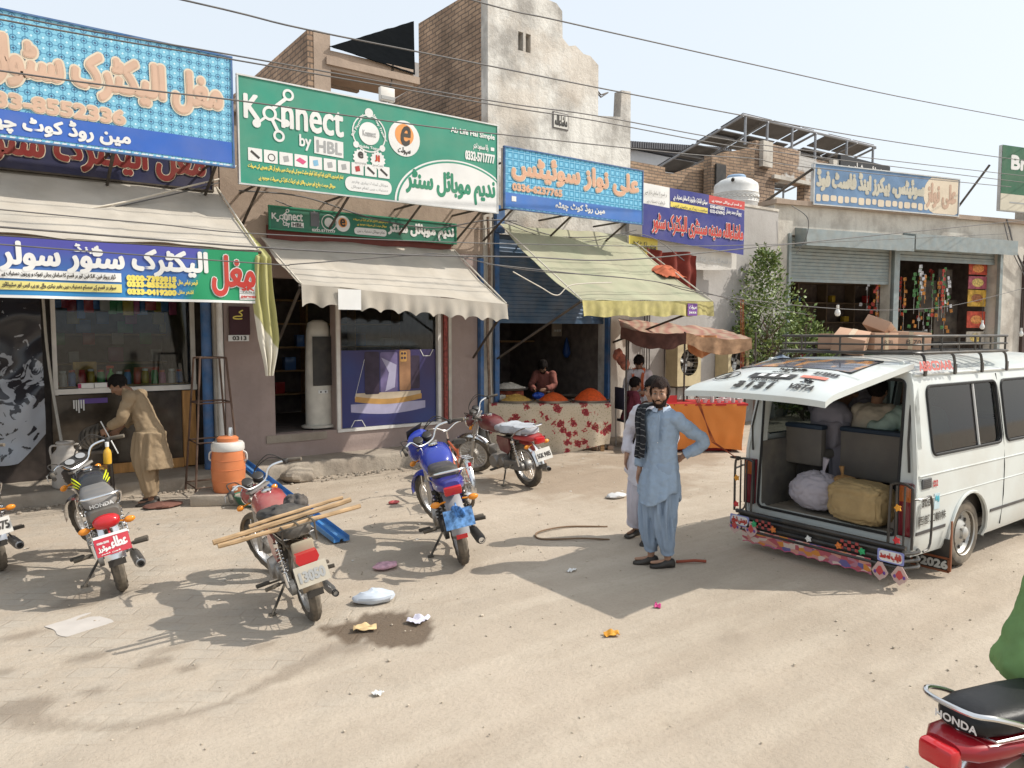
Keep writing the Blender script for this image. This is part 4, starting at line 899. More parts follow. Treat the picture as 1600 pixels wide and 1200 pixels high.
def b1(x,z,d=0): k=(bz1-z)/.65; return (x,9.575+.018*math.sin(x*7+z*5)*k+.02*nz(x,z,1,1.6)*k-d,z)
m=MB(); m.grid(lambda u,v:b1(bx0+(bx1-bx0)*u,bz0+(bz1-bz0)*v),160,8,thick=.004)
mm,tt,bb=newmat('banner print'); N=tt.nodes; L=tt.links
ge=N.new('ShaderNodeNewGeometry'); sx=N.new('ShaderNodeSeparateXYZ'); L.new(ge.outputs['Position'],sx.inputs[0])
k1=N.new('ShaderNodeMath'); k1.operation='MULTIPLY_ADD'; L.new(sx.outputs[2],k1.inputs[0]); k1.inputs[1].default_value=-.35; L.new(sx.outputs[0],k1.inputs[2])
r1=N.new('ShaderNodeMapRange'); L.new(k1.outputs[0],r1.inputs[0]); r1.inputs[1].default_value=1.2; r1.inputs[2].default_value=1.34
r2=N.new('ShaderNodeMapRange'); L.new(sx.outputs[2],r2.inputs[0]); r2.inputs[1].default_value=2.6; r2.inputs[2].default_value=3.15
m1=N.new('ShaderNodeMix'); m1.data_type='RGBA'; L.new(r2.outputs[0],m1.inputs[0]); m1.inputs[6].default_value=(.02,.22,.48,1); m1.inputs[7].default_value=(.07,.07,.34,1)
m2=N.new('ShaderNodeMix'); m2.data_type='RGBA'; L.new(r1.outputs[0],m2.inputs[0]); L.new(m1.outputs[2],m2.inputs[6]); m2.inputs[7].default_value=(.01,.27,.11,1)
L.new(m2.outputs[2],bb.inputs['Base Color']); bb.inputs['Roughness'].default_value=.5
m.build('cloth',mm,t,world=True)
class FB:      # lettering follows the folds of the cloth
    def __matmul__(s,p): return Vector(b1(p[0],p[1],p[2]))
fbn=FB()
def blet(mm,items): 
    mb=MB()
    for it in items: txt(mb,*it[:5],fbn,**it[5])
    mb.build('lettering',mm,t,smooth=0,world=True)
blet(iw,[(urdu('الیکٹرک سٹور سولر'),.35,2.42,2.86,3.16,dict(bold=.014,z=.010)),(urdu('اینڈ'),1.02,1.26,3.08,3.18,dict(bold=.005,nb=4,z=.010)),(urdu('پوائنٹ'),-.9,.25,2.86,3.16,dict(bold=.014,z=.010))])
m=MB()
for (a,b_,c,d) in ((bx0,1.48,2.775,2.875),): m.grid(lambda u,v:b1(a+(b_-a)*u,c+(d-c)*v,.008),60,2)
m.grid(lambda u,v:b1(bx0+(bx1-bx0)*u,bz0+.03*v,.008),120,1)
m.grid(lambda u,v:b1(2.80+.22*u,2.69+.11*v,.008),6,2); m.grid(lambda u,v:b1(2.80+.22*u,2.61+.075*v,.008),6,2); m.build('white_panel',iw,t,smooth=0,world=True)
m=MB(); m.grid(lambda u,v:b1(bx0+(1.48-bx0)*u,2.655+.095*v,.008),60,2); m.build('yellow_panel',ink('pale yellow',(.72,.64,.22)),t,world=True)
blet(ibk,[(urdu('ڈیلر پرواز فین S.K فین اور ہر قسم کا سامان بجلی تھوک و پرچون دستیاب ہے'.replace('S.K','K.S')),.35,1.42,2.79,2.86,dict(bold=.002,nb=4,z=.014)),(urdu('سولر ہر قسم کے سسٹم دستیاب ہیں بغیر بیٹری والے یو پی ایس اور سٹیبلائزر'),.35,1.42,2.67,2.735,dict(bold=.002,nb=4,z=.014)),('FANS',2.84,2.98,2.695,2.715,dict(z=.016))])
blet(iye,[('0300-7393815',1.54,2.06,2.80,2.855,dict(bold=.008,z=.014)),('0333-8552336',1.54,2.06,2.73,2.785,dict(bold=.008,z=.014)),('0333-0419200',1.54,2.06,2.645,2.70,dict(bold=.008,z=.014)),(urdu('قیصر عباس مغل'),2.08,2.3,2.76,2.83,dict(z=.012,bold=.002,nb=4)),(urdu('اشعر مغل'),2.08,2.25,2.65,2.71,dict(z=.012,bold=.002,nb=4))])
A=[(urdu('مغل'),2.48,2.98,2.66,3.14)]
blet(iw,[A[0]+(dict(bold=.026,z=.012),)]); blet(ired,[A[0]+(dict(bold=.014,z=.018),),('SK',2.83,2.97,2.73,2.79,dict(bold=.006,z=.018)),('parwaz',2.82,3.0,2.63,2.66,dict(bold=.003,nb=4,z=.018))])
# yellow drape
t=thing('cloth_drape','yellow green and white cloth strip hanging from the end of the left awning','cloth',(3.1,9.65,3.2))
def dr(u,v):
    z=4.0-2.35*v; wd=.09+.17*math.sin(min(1,v*1.4)*math.pi*.6)
    if v>.8: wd*=1-(v-.8)*3.4
    x=3.03+.10*v+(u-.4)*wd*(1.0 if v<.8 else 1)+.02*math.sin(v*9)
    y=(11.2-1.6*min(1,v/.36)) if v<.36 else 9.6
    return (x,y-.02+.035*math.sin(u*15+v*3)+.02*nz(u*3,v*6,2,1.5),z+(.0 if v<.36 else -.0))
m=MB(); m.grid(dr,24,70,thick=.004)
mm,tt,bb=newmat('drape'); N=tt.nodes; L=tt.links; ge=N.new('ShaderNodeNewGeometry'); sx=N.new('ShaderNodeSeparateXYZ'); L.new(ge.outputs['Position'],sx.inputs[0])
r2=N.new('ShaderNodeMapRange'); k1=N.new('ShaderNodeMath'); k1.operation='MULTIPLY_ADD'; L.new(sx.outputs[0],k1.inputs[0]); k1.inputs[1].default_value=1.6; L.new(sx.outputs[2],k1.inputs[2]); L.new(k1.outputs[0],r2.inputs[0]); r2.inputs[1].default_value=7.2; r2.inputs[2].default_value=7.23
m1=N.new('ShaderNodeMix'); m1.data_type='RGBA'; L.new(r2.outputs[0],m1.inputs[0]); m1.inputs[6].default_value=(.62,.58,.48,1); m1.inputs[7].default_value=(.38,.36,.15,1); L.new(m1.outputs[2],bb.inputs['Base Color']); bb.inputs['Roughness'].default_value=.85
m.build('cloth',mm,t,world=True)
t=awning('beige canvas awning with scalloped valance over the phone shop',3.68,7.07,3.62,3.66,2.85,2.66,11.42,9.82,cloth_b,val=.24,scal=.065,seams=(4.4,5.4,6.3),sag=.07,poles=[((3.68,9.85,2.8),(3.84,11.45,1.9)),((7.1,9.85,2.62),(7.5,11.45,1.75))])
m=MB(); m.box((4.35,9.765,2.66),(.34,.008,.28)); m.build('white_patch',iw,t,world=True)
t=awning('green and cream canvas awning with yellow valance over the sweets stall',8.06,11.3,4.2,4.24,2.72,2.78,11.42,9.12,cloth_g,val=.26,valm=mat('valance yellow',(.44,.39,.15),.85,var=.2,scale=9,dust=.2),seams=(8.7,9.4,10.1,10.7),sag=.10,poles=[((8.06,9.15,2.7),(8.0,11.4,1.72)),((11.3,9.15,2.72),(11.0,11.45,2.0))])
m=MB(); m.box((10.7,9.085,2.62),(.26,.006,.22)); m.build('sticker',ink('purple',(.18,.06,.3)),t,world=True); lettering(t,iw,[(urdu('سہولت'),10.6,10.8,2.62,2.70,dict(bold=.004,nb=4)),('jazz',10.6,10.8,2.54,2.59,dict(bold=.003,nb=4))],face(9.078))
# red cloths
t=thing('cloth','orange red cloth bundle lying on the green awning','cloth',(11.2,10.2,3.5)); m=MB()
m.grid(lambda u,v:(10.85+.75*u,10.4-.5*v+.1*u,3.42-.16*v+.16*math.sin(math.pi*u)*math.sin(math.pi*v)+.05*nz(u*4,v*4,1,1.5)+.02),16,12,thick=.01); m.build('fabric',mat('rust cloth',(.42,.11,.05),.9,var=.2),t,world=True)
t=thing('cloth','dark red cloth hanging beside the green awning','cloth',(12.1,10.9,3.6)); m=MB()
m.grid(lambda u,v:(11.45+1.55*u,10.95+.08*math.sin(u*22)+.04*nz(u*5,v*3,2,1.2),3.98-.12*u-(.75+.3*u)*v-.05*math.sin(u*6)),50,12,thick=.008); m.build('fabric',mat('maroon cloth',(.17,.03,.02),.9,var=.25),t,world=True)
# black tarp on roof
t=thing('tarpaulin','black tarpaulin stretched between the roof slab and the brick tower','tarpaulin',(6,12,6.9)); m=MB()
A_,B_,C_=Vector((4.95,11.74,6.80)),Vector((7.9,14.3,8.72)),Vector((6.5,11.74,6.66))
m.grid(lambda u,v:A_.lerp(B_.lerp(C_,v),u)+Vector((0,0,-.10*math.sin(math.pi*u)*math.sin(math.pi*v)+.015*nz(u*9,v*9,1,1))),24,16,thick=.01); m.build('sheet',mat('tarp black',(.008,.009,.010),.95,spec=0),t,world=True)
m=MB(); m.tube([(6.0,11.9,5.6),(6.1,11.78,6.75)],.02,6); m.build('prop_pole',steel,t,world=True)
# ================================================================ MOTORCYCLES
def arc(cx,cz,r,a0,a1,n=14): return [(cx+r*math.cos(R(a0+(a1-a0)*i/n)),cz+r*math.sin(R(a0+(a1-a0)*i/n))) for i in range(n+1)]
tyre_m=mat('tyre',(.035,.032,.03),.9,dust=.6,scale=9,bump=.2)
rim_m=mat('rim steel',(.55,.55,.55),.3,.9,dust=.4)
eng_m=mat('engine alloy',(.30,.30,.30),.45,.8,dust=.5,scale=12)
amber=mat('amber lens',(.75,.26,.02),.2,coat=.5,var=.05)
redl=mat('red lens',(.50,.015,.02),.2,coat=.6,var=.08)
seatm=mat('seat vinyl',(.035,.035,.037),.5,dust=.3,bump=.1)
plate_w=mat('plate white',(.65,.64,.60),.6,dust=.3)
bracket_m=mat('black frame paint',(.02,.02,.02),.4,dust=.4)
def wheel(par,x,M,r=.30,tw=.046,drum=.075):
    """wheel about axle at (x,0,.30)"""
    A=M@T(x,0,r)@RX(90)
    t=MB(); n=40; k=10; rings=[]
    for i in range(n):
        a=2*math.pi*i/n; ring=[]
        for j in range(k):
            p=2*math.pi*j/k; q=tw*(1+.05*((i%2)*2-1)*(1 if abs(math.cos(p))>.3 and math.cos(p)>0 else 0)); rr_=r-tw+q*math.cos(p)*1.0; ring.append(Vector((rr_*math.cos(a),rr_*math.sin(a),q*.95*math.sin(p))))
        rings.append(ring)
    rings.append(rings[0]); t.loft(rings,A,cap=False)
    w=t.build('wheel',tyre_m,par,smooth=35)
    m=MB()
    for s_ in (-1,1): m.tube([((r-.088)*math.cos(2*math.pi*i/32),(r-.088)*math.sin(2*math.pi*i/32),s_*.024) for i in range(32)],.009,6,closed=True,M=A)
    m.lathe([(r-.1,-.025),(r-.082,-.025),(r-.092,0),(r-.082,.025),(r-.1,.025),(r-.095,0),(r-.1,-.025)],32,A,cap=False); m.build('rim',rim_m,w)
    m=MB()
    for i in range(28):
        a=2*math.pi*i/28; b_=a+(.35 if i%2 else -.35); s_=1 if (i//2)%2 else -1
        m.tube([(drum*.8*math.cos(b_),drum*.8*math.sin(b_),s_*.03),((r-.095)*math.cos(a),(r-.095)*math.sin(a),0)],.0024,4,M=A,cap=False)
    m.build('spokes',rim_m,w)
    m=MB(); m.lathe([(.02,-.06),(drum*.9,-.045),(drum,-.03),(drum,.03),(drum*.9,.045),(.02,.06)],20,A); m.cyl((0,0,-.1),(0,0,.1),.009,n=8,M=A); m.build('hub',eng_m,w)
    return w
def fender(x,M,a0,a1,mm,par,name,r=.335,wd=.062,drop=.03):
    m=MB()
    def fn(u,v):
        a=R(a0+(a1-a0)*u); s_=(v-.5)*2; rr_=r-drop*s_*s_
        return (x+rr_*math.cos(a),wd*s_,.30+rr_*math.sin(a))
    m.grid(fn,18,8,M=M,thick=.004); return m.build(name,mm,par)
def spring(m,a,b_,r,n,M,th=.005):
    a=Vector(a);b_=Vector(b_);ax=(b_-a).normalized();u=ax.orthogonal().normalized();w_=ax.cross(u)
    m.tube([a+(b_-a)*(i/(n*10))+(u*math.cos(2*math.pi*i/10)+w_*math.sin(2*math.pi*i/10))*r for i in range(n*10+1)],th,5,M=M)
def blob(m,secs,M=None,n=20,p=2.4,cap=True):
    """body of superellipse sections: (x, zc, half width, half height)"""
    rings=[]
    for (x,zc,hw,hh) in secs:
        rings.append([Vector((x,hw*math.copysign(abs(math.cos(a))**(2/p),math.cos(a)),zc+hh*math.copysign(abs(math.sin(a))**(2/p),math.sin(a)))) for a in [2*math.pi*j/n for j in range(n)]])
    m.loft(rings,M,cap)
def motorcycle(label,loc,head,steer=30,lean=10,tank=(.02,.02,.02),side=None,style='cg',seatmat=None,tailcol=None,dusty=.15,plate=None,plate_m=None,plate_ink=None,group='motorcycles parked in front of the shops',grab=True,carrier=False,mirrors=(),cowl=None,stripes=None,fend=None,sc_=1.0,brand=None,front=True):
    root=thing('motorcycle',label,'motorcycle',loc,rz=R(head),rx=-R(lean),group=group)
    I=T(-.0,0,0)
    St=T(1.02,0,.60)@Matrix.Rotation(R(steer),4,Vector((-.42,0,.907)).normalized())@T(-1.02,0,-.60)
    root.scale=(sc_,)*3; MW[root.name]=MW[root.name]@S(sc_)
    key='%.2f%.2f%.2f'%tank
    tm=mat('tank paint '+key,tank,.25,var=.05,coat=.7,dust=dusty)
    sm_=mat('side paint '+key,side or tank,.3,var=.05,coat=.6,dust=dusty)
    fm=mat('fender '+str(fend),fend,.3,.2 if fend[0]<.2 else .8,dust=.35) if fend else chrome
    sp=style=='sport'
    wheel(root,0,I); wheel(root,1.24,St)
    # forks
    for s_ in (-1,1):
        m=MB(); m.tube([(1.24,s_*.075,.30),(1.13,s_*.075,.535)],.022,10,M=St); m.tube([(1.13,s_*.075,.535),(.975,s_*.075,.875)],.016,10,M=St); m.tube([(1.14,s_*.075,.52),(1.12,s_*.075,.56)],.026,10,M=St); m.build('fork',mat('fork alloy',(.5,.5,.5),.35,.8,dust=.3),root)
    fender(1.24,St,15,150,(fm if not sp else tm),root,'front_fender',r=.335,wd=.055)
    m=MB(); m.tube([(1.25,-.085,.45),(1.16,-.085,.62)],.005,5,M=St); m.tube([(1.25,.085,.45),(1.16,.085,.62)],.005,5,M=St); m.build('fender_stay',chrome,root)
    # clamps, bars
    m=MB(); m.box((1.0,0,.83),(.07,.2,.025),M=St@T(1.0,0,.83)@RY(25)@T(-1.0,0,-.83)); m.box((.965,0,.90),(.08,.2,.02),M=St); m.build('fork_clamp',eng_m,root)
    hb=[(.76,-.355,.99),(.86,-.30,1.005),(.93,-.17,1.015),(.955,-.08,.93),(.955,.08,.93),(.93,.17,1.015),(.86,.30,1.005),(.76,.355,.99)]
    m=MB(); m.tube(spl(hb,5),.011,8,M=St); h=m.build('handlebar',chrome,root)
    for s_ in (-1,1):
        m=MB(); m.tube([(.745,s_*.363,.987),(.85,s_*.306,1.004)],[.017,.018],10,M=St); m.build('grip',rubber,h)
        m=MB(); m.box((.865,s_*.285,1.005),(.05,.045,.04),M=St,bev=.008); m.build('switch_housing',black,h)
        m=MB(); m.tube([(.90,s_*.27,1.01),(.89,s_*.33,1.005),(.80,s_*.385,.985)],[.007,.006,.004],6,M=St); m.build('lever',eng_m,h)
    for s_ in mirrors:
        m=MB(); m.tube([(.88,s_*.27,1.01),(.93,s_*.31,1.10),(.91,s_*.36,1.17)],.005,6,M=St); m.box((.90,s_*.40,1.20),(.015,.12,.075),M=St,bev=.007); m.build('mirror',black,root)
    # cables
    m=MB()
    for s_,q in ((-1,.02),(1,.0),(-1,.05)): m.tube(spl([(.87,s_*.28,1.02),(1.0,s_*.22,1.05+q),(1.10,s_*.08,.98),(1.02,s_*.03,.8)],5),.005,5,M=St)
    m.build('cable',black,root)
    # headlight and clock
    if sp:
        m=MB(); blob(m,[(1.0,.93,.09,.09),(1.06,.92,.14,.14),(1.13,.88,.13,.14),(1.18,.83,.09,.1),(1.20,.80,.05,.06)],St); m.build('headlight_cowl',tm,root); m=MB(); blob(m,[(1.17,.81,.085,.075),(1.208,.80,.055,.05)],St); m.build('headlight',glass('lamp glass',(.8,.8,.8),.4),root)
        m=MB(); m.grid(lambda u,v:(1.04+.10*v-.06*(1-v)*0,(u-.5)*(.20-.06*v),1.0+.10*(1-v)+0*u),6,4,M=St,thick=.004); m.build('windscreen',black,root)
    else:
        sq=style=='square'
        m=MB()
        if sq: m.box((1.06,0,.84),(.15,.19,.16),M=St,bev=.025)
        else: m.lathe([(.03,-.07),(.07,-.05),(.088,0),(.092,.05),(.09,.055)],20,St@T(1.07,0,.83)@RY(90))
        hl=m.build('headlight',tm if not sq else black,root); m=MB()
        m.lathe([(.085,.045),(.07,.075),(.04,.088),(.01,.092)],20,St@T(1.07,0,.83)@RY(90)); m.build('lens',glass('lamp glass',(.8,.8,.8),.4),hl)
        m=MB(); m.lathe([(.084,.05),(.096,.05),(.098,.065),(.084,.068)],20,St@T(1.07,0,.83)@RY(90),cap=False); m.build('lamp_ring',chrome,hl)
    m=MB()
    if style in('square','cg'): m.box((1.0,0,.965),(.10,.22,.05),M=St@T(1.0,0,.965)@RY(-30)@T(-1.0,0,-.965),bev=.012)
    else: 
        for s_ in (-1,1): m.lathe([(.02,-.04),(.045,-.03),(.048,.02),(.04,.026)],16,St@T(.99,s_*.055,.975)@RY(-35))
    cl=m.build('instrument_cluster',black,root); m=MB()
    for s_ in (-1,1): m.lathe([(.001,.0265),(.038,.0265),(.038,.028),(.001,.028)],14,St@T(.985,s_*.055,.965)@RY(-32))
    m.build('dial',mat('dial face',(.3,.3,.3),.3),cl)
    for s_ in (-1,1):
        m=MB(); m.tube([(1.03,s_*.08,.80),(1.04,s_*.15,.80)],.008,6,M=St); m.ell((1.04,s_*.18,.80),(.022,.035,.026),12,8,M=St); m.build('turn_signal',amber,root)
    # frame
    m=MB(); m.tube([(.93,0,.86),(.80,0,.5),(.62,0,.20)],.018,8); m.tube([(.93,0,.86),(.5,0,.68),(.0,0,.66)],.018,8); m.tube([(.62,0,.20),(.38,0,.2),(.32,0,.45),(.36,0,.66)],.016,8)
    for s_ in (-1,1): m.tube([(.40,s_*.09,.66),(.1,s_*.10,.67),(-.22,s_*.09,.69)],.012,6); m.tube([(.33,s_*.05,.4),(.1,s_*.1,.66)],.010,6); m.tube([(.38,s_*.09,.30),(0,s_*.095,.30)],.014,8)
    m.build('frame',bracket_m,root)
    # engine
    m=MB(); m.box((.53,0,.30),(.34,.20,.18),bev=.04); m.lathe([(.01,-.15),(.085,-.145),(.1,-.10),(.1,.10),(.085,.145),(.01,.15)],18,T(.58,0,.30)@RX(90)); m.lathe([(.01,-.13),(.06,-.125),(.07,-.1),(.07,.1),(.06,.125),(.01,.13)],16,T(.42,0,.31)@RX(90))
    e=m.build('engine',eng_m,root); m=MB()
    Mc=T(.60,0,.38)@RY(18 if style!='cd' else 75)
    for i in range(7): m.box((0,0,.03+i*.022),(.13-.003*i,.13,.009),M=Mc)
    m.box((0,0,.11),(.085,.085,.2),M=Mc); m.box((0,0,.20),(.11,.10,.06),M=Mc,bev=.015); m.build('cylinder',eng_m,e)
    # exhaust on the right
    m=MB(); m.tube(spl([(.67,-.05,.44),(.76,-.10,.36),(.72,-.125,.22),(.5,-.14,.17),(.25,-.15,.20)],5),.016,8); m.build('exhaust_pipe',chrome if dusty<.4 else eng_m,root)
    m=MB(); A=T(.25,-.155,.205)@RY(-86); 
    if dusty<.4: m.lathe([(.016,0),(.034,.03),(.040,.1),(.042,.45),(.036,.50),(.018,.505)],16,A)
    else: m.lathe([(.016,0),(.03,.03),(.034,.1),(.034,.40),(.022,.47),(.02,.52)],16,A)
    mf=m.build('muffler',mat('muffler',(.35,.35,.35) if dusty<.4 else (.2,.18,.16),.3,.9,dust=.4) if not sp else black,root)
    m=MB(); m.lathe([(.0185,.50),(.026,.498),(.024,.53),(.017,.53)],14,A,cap=False); m.lathe([(.001,.51),(.016,.51),(.016,.512),(.001,.512)],12,A); m.build('muffler_tip',chrome if sp else black,mf)
    m=MB(); m.tube([(.12,-.15,.26),(.0,-.12,.33)],.008,6); m.build('muffler_bracket',bracket_m,root)
    # chain case left, pegs, stands
    m=MB(); P=[(.0,.355)]+arc(0,.30,.06,90,270,8)+[(.42,.245)]+arc(.42,.30,.055,-90,90,8); m.prism(P,.075,.11); m.build('chain_case',mat('chain case',(.25,.25,.25),.4,.6,dust=.4) if not sp else black,root)
    for s_ in (-1,1):
        m=MB(); m.tube([(.42,s_*.10,.24),(.42,s_*.20,.24)],.010,6); m.box((.42,s_*.245,.25),(.05,.11,.025),bev=.01); m.build('footpeg',rubber,root)
        m=MB(); m.tube([(.14,s_*.12,.31),(.14,s_*.16,.31)],.009,6); m.tube([(.14,s_*.16,.31),(.10,s_*.27,.315)],.017,8); m.build('passenger_peg',rubber,root)
        m=MB(); m.tube([(.0,s_*.115,.31),(.02,s_*.12,.42)],.02,10); m.tube([(.0,s_*.115,.31),(.08,s_*.115,.67)],.008,8); spring(m,(.018,s_*.117,.42),(.07,s_*.115,.62),.026,7,None); m.lathe([(.01,0),(.03,0),(.03,.03),(.01,.03)],10,T(.075,s_*.115,.62)); m.build('shock_absorber',chrome if not sp else black,root)
    m=MB(); m.tube([(.36,.08,.22),(.30,.22,.03+.0),(.27,.27,.012-.27*math.tan(R(lean))*-0+.27*math.tan(R(lean))*0)],.011,6); m.box((.27,.27,.006),(.06,.05,.008)); 
    m2=MB()
    zst=-.27*0
    foot=Vector((.24,.25,.25*math.tan(R(lean))+.006)); m2.tube([(.38,.08,.22),foot],.011,6); m2.box(foot,(.06,.05,.008),M=None); m2.build('kickstand',bracket_m,root)
    m=MB(); m.tube([(.50,-.12,.27),(.56,-.17,.30),(.60,-.17,.42),(.58,-.21,.46)],.008,6); m.build('kick_lever',chrome,root)
    # tank
    if sp: secs=[(.46,.74,.06,.05),(.50,.76,.115,.085),(.62,.79,.15,.115),(.78,.81,.155,.13),(.90,.81,.12,.11),(.95,.80,.06,.06)]
    else: secs=[(.44,.74,.05,.04),(.48,.755,.10,.075),(.60,.785,.135,.105),(.75,.80,.14,.115),(.86,.80,.11,.10),(.92,.79,.06,.06)]
    m=MB(); blob(m,secs,n=24,p=2.6); tk=m.build('fuel_tank',tm,root,smooth=60); m=MB(); m.lathe([(.045,.0),(.045,.012),(.03,.022),(.005,.024)],16,T(.72,0,.905 if not sp else .93)); m.build('filler_cap',chrome,tk)
    if stripes:
        m=MB()
        for s_ in (-1,1):
            for q in range(3):
                P=[]
                for u in range(9):
                    x=.50+.36*u/8; 
                    # follow the tank flank
                    for a,b_ in zip(secs,secs[1:]):
                        if a[0]<=x<=b_[0]: k=(x-a[0])/(b_[0]-a[0]); hw=a[2]+(b_[2]-a[2])*k; zc=a[1]+(b_[1]-a[1])*k; hh=a[3]+(b_[3]-a[3])*k
                    ang=R(-5+35*(1-u/8)+q*14-14); y=hw*abs(math.cos(ang))**(2/2.6)+.002; z=zc+hh*math.copysign(abs(math.sin(ang))**(2/2.6),math.sin(ang)); P.append(Vector((x,s_*y,z)))
                m.tube(P,[.002]+[.006]*7+[.002],5)
        m.build('tank_stripe',mat('stripe %s'%(str(stripes)),stripes,.35),tk)
    # seat
    sm2=seatmat or seatm
    m=MB(); 
    if sp: blob(m,[(.54,.76,.06,.035),(.46,.765,.11,.045),(.30,.765,.125,.05),(.12,.785,.12,.05),(-.08,.81,.105,.045),(-.16,.815,.07,.03)],p=3)
    else: blob(m,[(.52,.765,.07,.03),(.48,.765,.105,.045),(.30,.76,.12,.05),(.1,.775,.125,.05),(-.14,.785,.12,.05),(-.24,.785,.10,.045),(-.27,.78,.07,.03)],p=3.2)
    se=m.build('seat',sm2,root,smooth=60); m=MB(); m.tube([(.45,-.12,.725),(.1,-.128,.735),(-.22,-.115,.745),(-.262,0,.745),(-.22,.115,.745),(.1,.128,.735),(.45,.12,.725)],.005,5); m.build('seat_trim',chrome,se)
    if brand: lettering(se,iw,[(brand,-.08,.08,0,.028,dict(bold=.0015,nb=4,z=0))],T(-.278,0,.765)@RZ(-90)@RX(90),world=False)
    # side panels, battery and airbox
    for s_ in (-1,1):
        m=MB(); P=[(.16,.66),(.42,.68),(.44,.60),(.38,.48),(.22,.45),(.16,.52)]; m.prism(P,s_*.10,s_*.125); m.build('side_panel',sm_,root)
    m=MB(); m.box((.28,0,.56),(.2,.17,.2),bev=.02); m.build('airbox',black,root)
    # tail
    tc=mat('tail '+key,tailcol or tank,.3,var=.05,coat=.5,dust=dusty)
    if sp: 
        m=MB(); blob(m,[(.22,.70,.11,.05),(.0,.715,.13,.065),(-.18,.735,.12,.065),(-.30,.75,.09,.05),(-.345,.752,.06,.035)],p=3); m.build('tail_cowl',tc,root)
        m=MB(); m.box((-.335,0,.715),(.05,.145,.075),bev=.015,M=T(-.335,0,.715)@RY(-15)@T(.335,0,-.715)); m.build('tail_light',redl,root)
    elif style=='cd':
        m=MB(); blob(m,[(.05,.69,.12,.035),(-.15,.695,.125,.04),(-.28,.70,.11,.04),(-.34,.70,.07,.03)],p=3); m.build('tail_cowl',tc,root)
        m=MB(); m.box((-.355,0,.675),(.07,.14,.085),bev=.02); m.build('tail_light',redl,root)
    elif style=='old':
        m=MB(); m.box((-.29,0,.66),(.04,.16,.12),bev=.015); m.build('tail_panel',mat('worn cream panel',(.33,.28,.2),.7,dust=.4),root)
        m=MB(); P=[(-.075,.05),(.075,.05),(.085,0),(.05,-.055),(-.05,-.055),(-.085,0)]; m.prism(P,-.37,-.31,ax='x',M=T(0,0,.60)); m.build('tail_light',redl,root,smooth=30)
    else:
        m=MB(); blob(m,[(-.22,.71,.12,.05),(-.29,.70,.115,.055),(-.31,.70,.10,.045)],p=4); m.build('tail_panel',mat('smoked panel',(.09,.09,.09),.25,.3,dust=.3),root)
        m=MB(); blob(m,[(-.30,.655,.095,.055),(-.35,.652,.09,.05),(-.375,.65,.06,.03)],p=2.2); m.build('tail_light',redl,root,smooth=60)
    fender(0,I,55,172,(fm if not sp else mat('grey fender',(.30,.31,.33),.5,dust=.3)),root,'rear_fender',r=.345,wd=.07)
    for s_ in ((-1,1) if label[:4]!='fore' and style!='old' else ()):
        m=MB(); m.tube([(-.27,s_*.07,.62),(-.28,s_*.12,.615)],.008,6); m.ell((-.285,s_*.155,.615),(.022,.042,.026),12,8); m.build('turn_signal',amber,root)
    # plate
    pm=plate_m or plate_w
    Mp=T(-.405,0,.50)@RY(20)@RZ(-90)@RX(90)
    m=MB(); m.box((0,0,0),(.235,.15,.004),M=Mp); m.tube([(0,.05,-.004),(0,.13,-.06)],.008,5,M=Mp); pl_=m.build('number_plate',pm,root,smooth=30)
    if plate:
        for (s1,x0,x1,z0,z1,b_,mm) in plate: 
            mb=MB(); txt(mb,s1,x0,x1,z0,z1,Mp,bold=b_,nb=6,z=.004); mb.build('lettering',mm,pl_,smooth=0)
    if style!='sport':
        m=MB(); m.box((-.352,0,.335),(.008,.12,.05)); m.build('mud_flap',black,root)
    else:
        m=MB(); m.box((-.348,0,.335),(.006,.09,.035)); m.build('reflector',redl,root)
    if grab:
        m=MB()
        if sp: P=[(.12,-.135,.74),(.0,-.15,.80),(-.22,-.145,.845),(-.30,-.09,.86),(-.31,0,.862),(-.30,.09,.86),(-.22,.145,.845),(.0,.15,.80),(.12,.135,.74)]
        else: P=[(.05,-.14,.70),(-.10,-.15,.79),(-.25,-.135,.845),(-.31,-.09,.85),(-.32,0,.85),(-.31,.09,.85),(-.25,.135,.845),(-.10,.15,.79),(.05,.14,.70)]
        m.tube(spl(P,4),.010,8); m.build('grab_rail',chrome,root)
    if carrier:
        m=MB()
        for y in (-.11,0,.11): m.tube([(-.02,y,.84),(-.34,y,.85)],.008,6)
        for x in (-.05,-.2,-.33): m.tube([(x,-.14,.845),(x,.14,.845)],.008,6)
        for y in (-.12,.12): m.tube([(-.3,y,.84),(-.24,y,.68)],.008,6)
        m.build('carrier',bracket_m,root)
    return root
def P4(s1,mm=None,b_=.003): return [(s1,-.10,.10,-.05,.0,b_,mm or ibk)]
red_pl=mat('plate red',(.55,.02,.05),.5,dust=.15)
B1=motorcycle('black motorcycle with yellow tank stripes and a red and white plate',(1.02,7.05,0),87,steer=34,lean=11,tank=(.015,.015,.017),style='square',sc_=1.07,plate_m=red_pl,stripes=(.70,.75,.03),brand='HONDA',dusty=.05,seatmat=mat('seat faded',(.17,.17,.175),.6,dust=.35,bump=.1),mirrors=(),
 plate=[(urdu('عطاء'),-.01,.095,-.035,.045,.004,iw),(urdu('موٹرز'),-.10,-.02,-.045,.0,.003,iw),('HONDA CENTRE',-.1,-.02,.015,.03,.001,iw),(urdu('فون نمبر'),-.09,.04,-.066,-.054,.001,iw)])
m=MB(); m.box((0,.068,.002),(.235,.02,.004),M=T(-.405,0,.50)@RY(20)@RZ(-90)@RX(90)); m.build('plate_header',iw,B1)
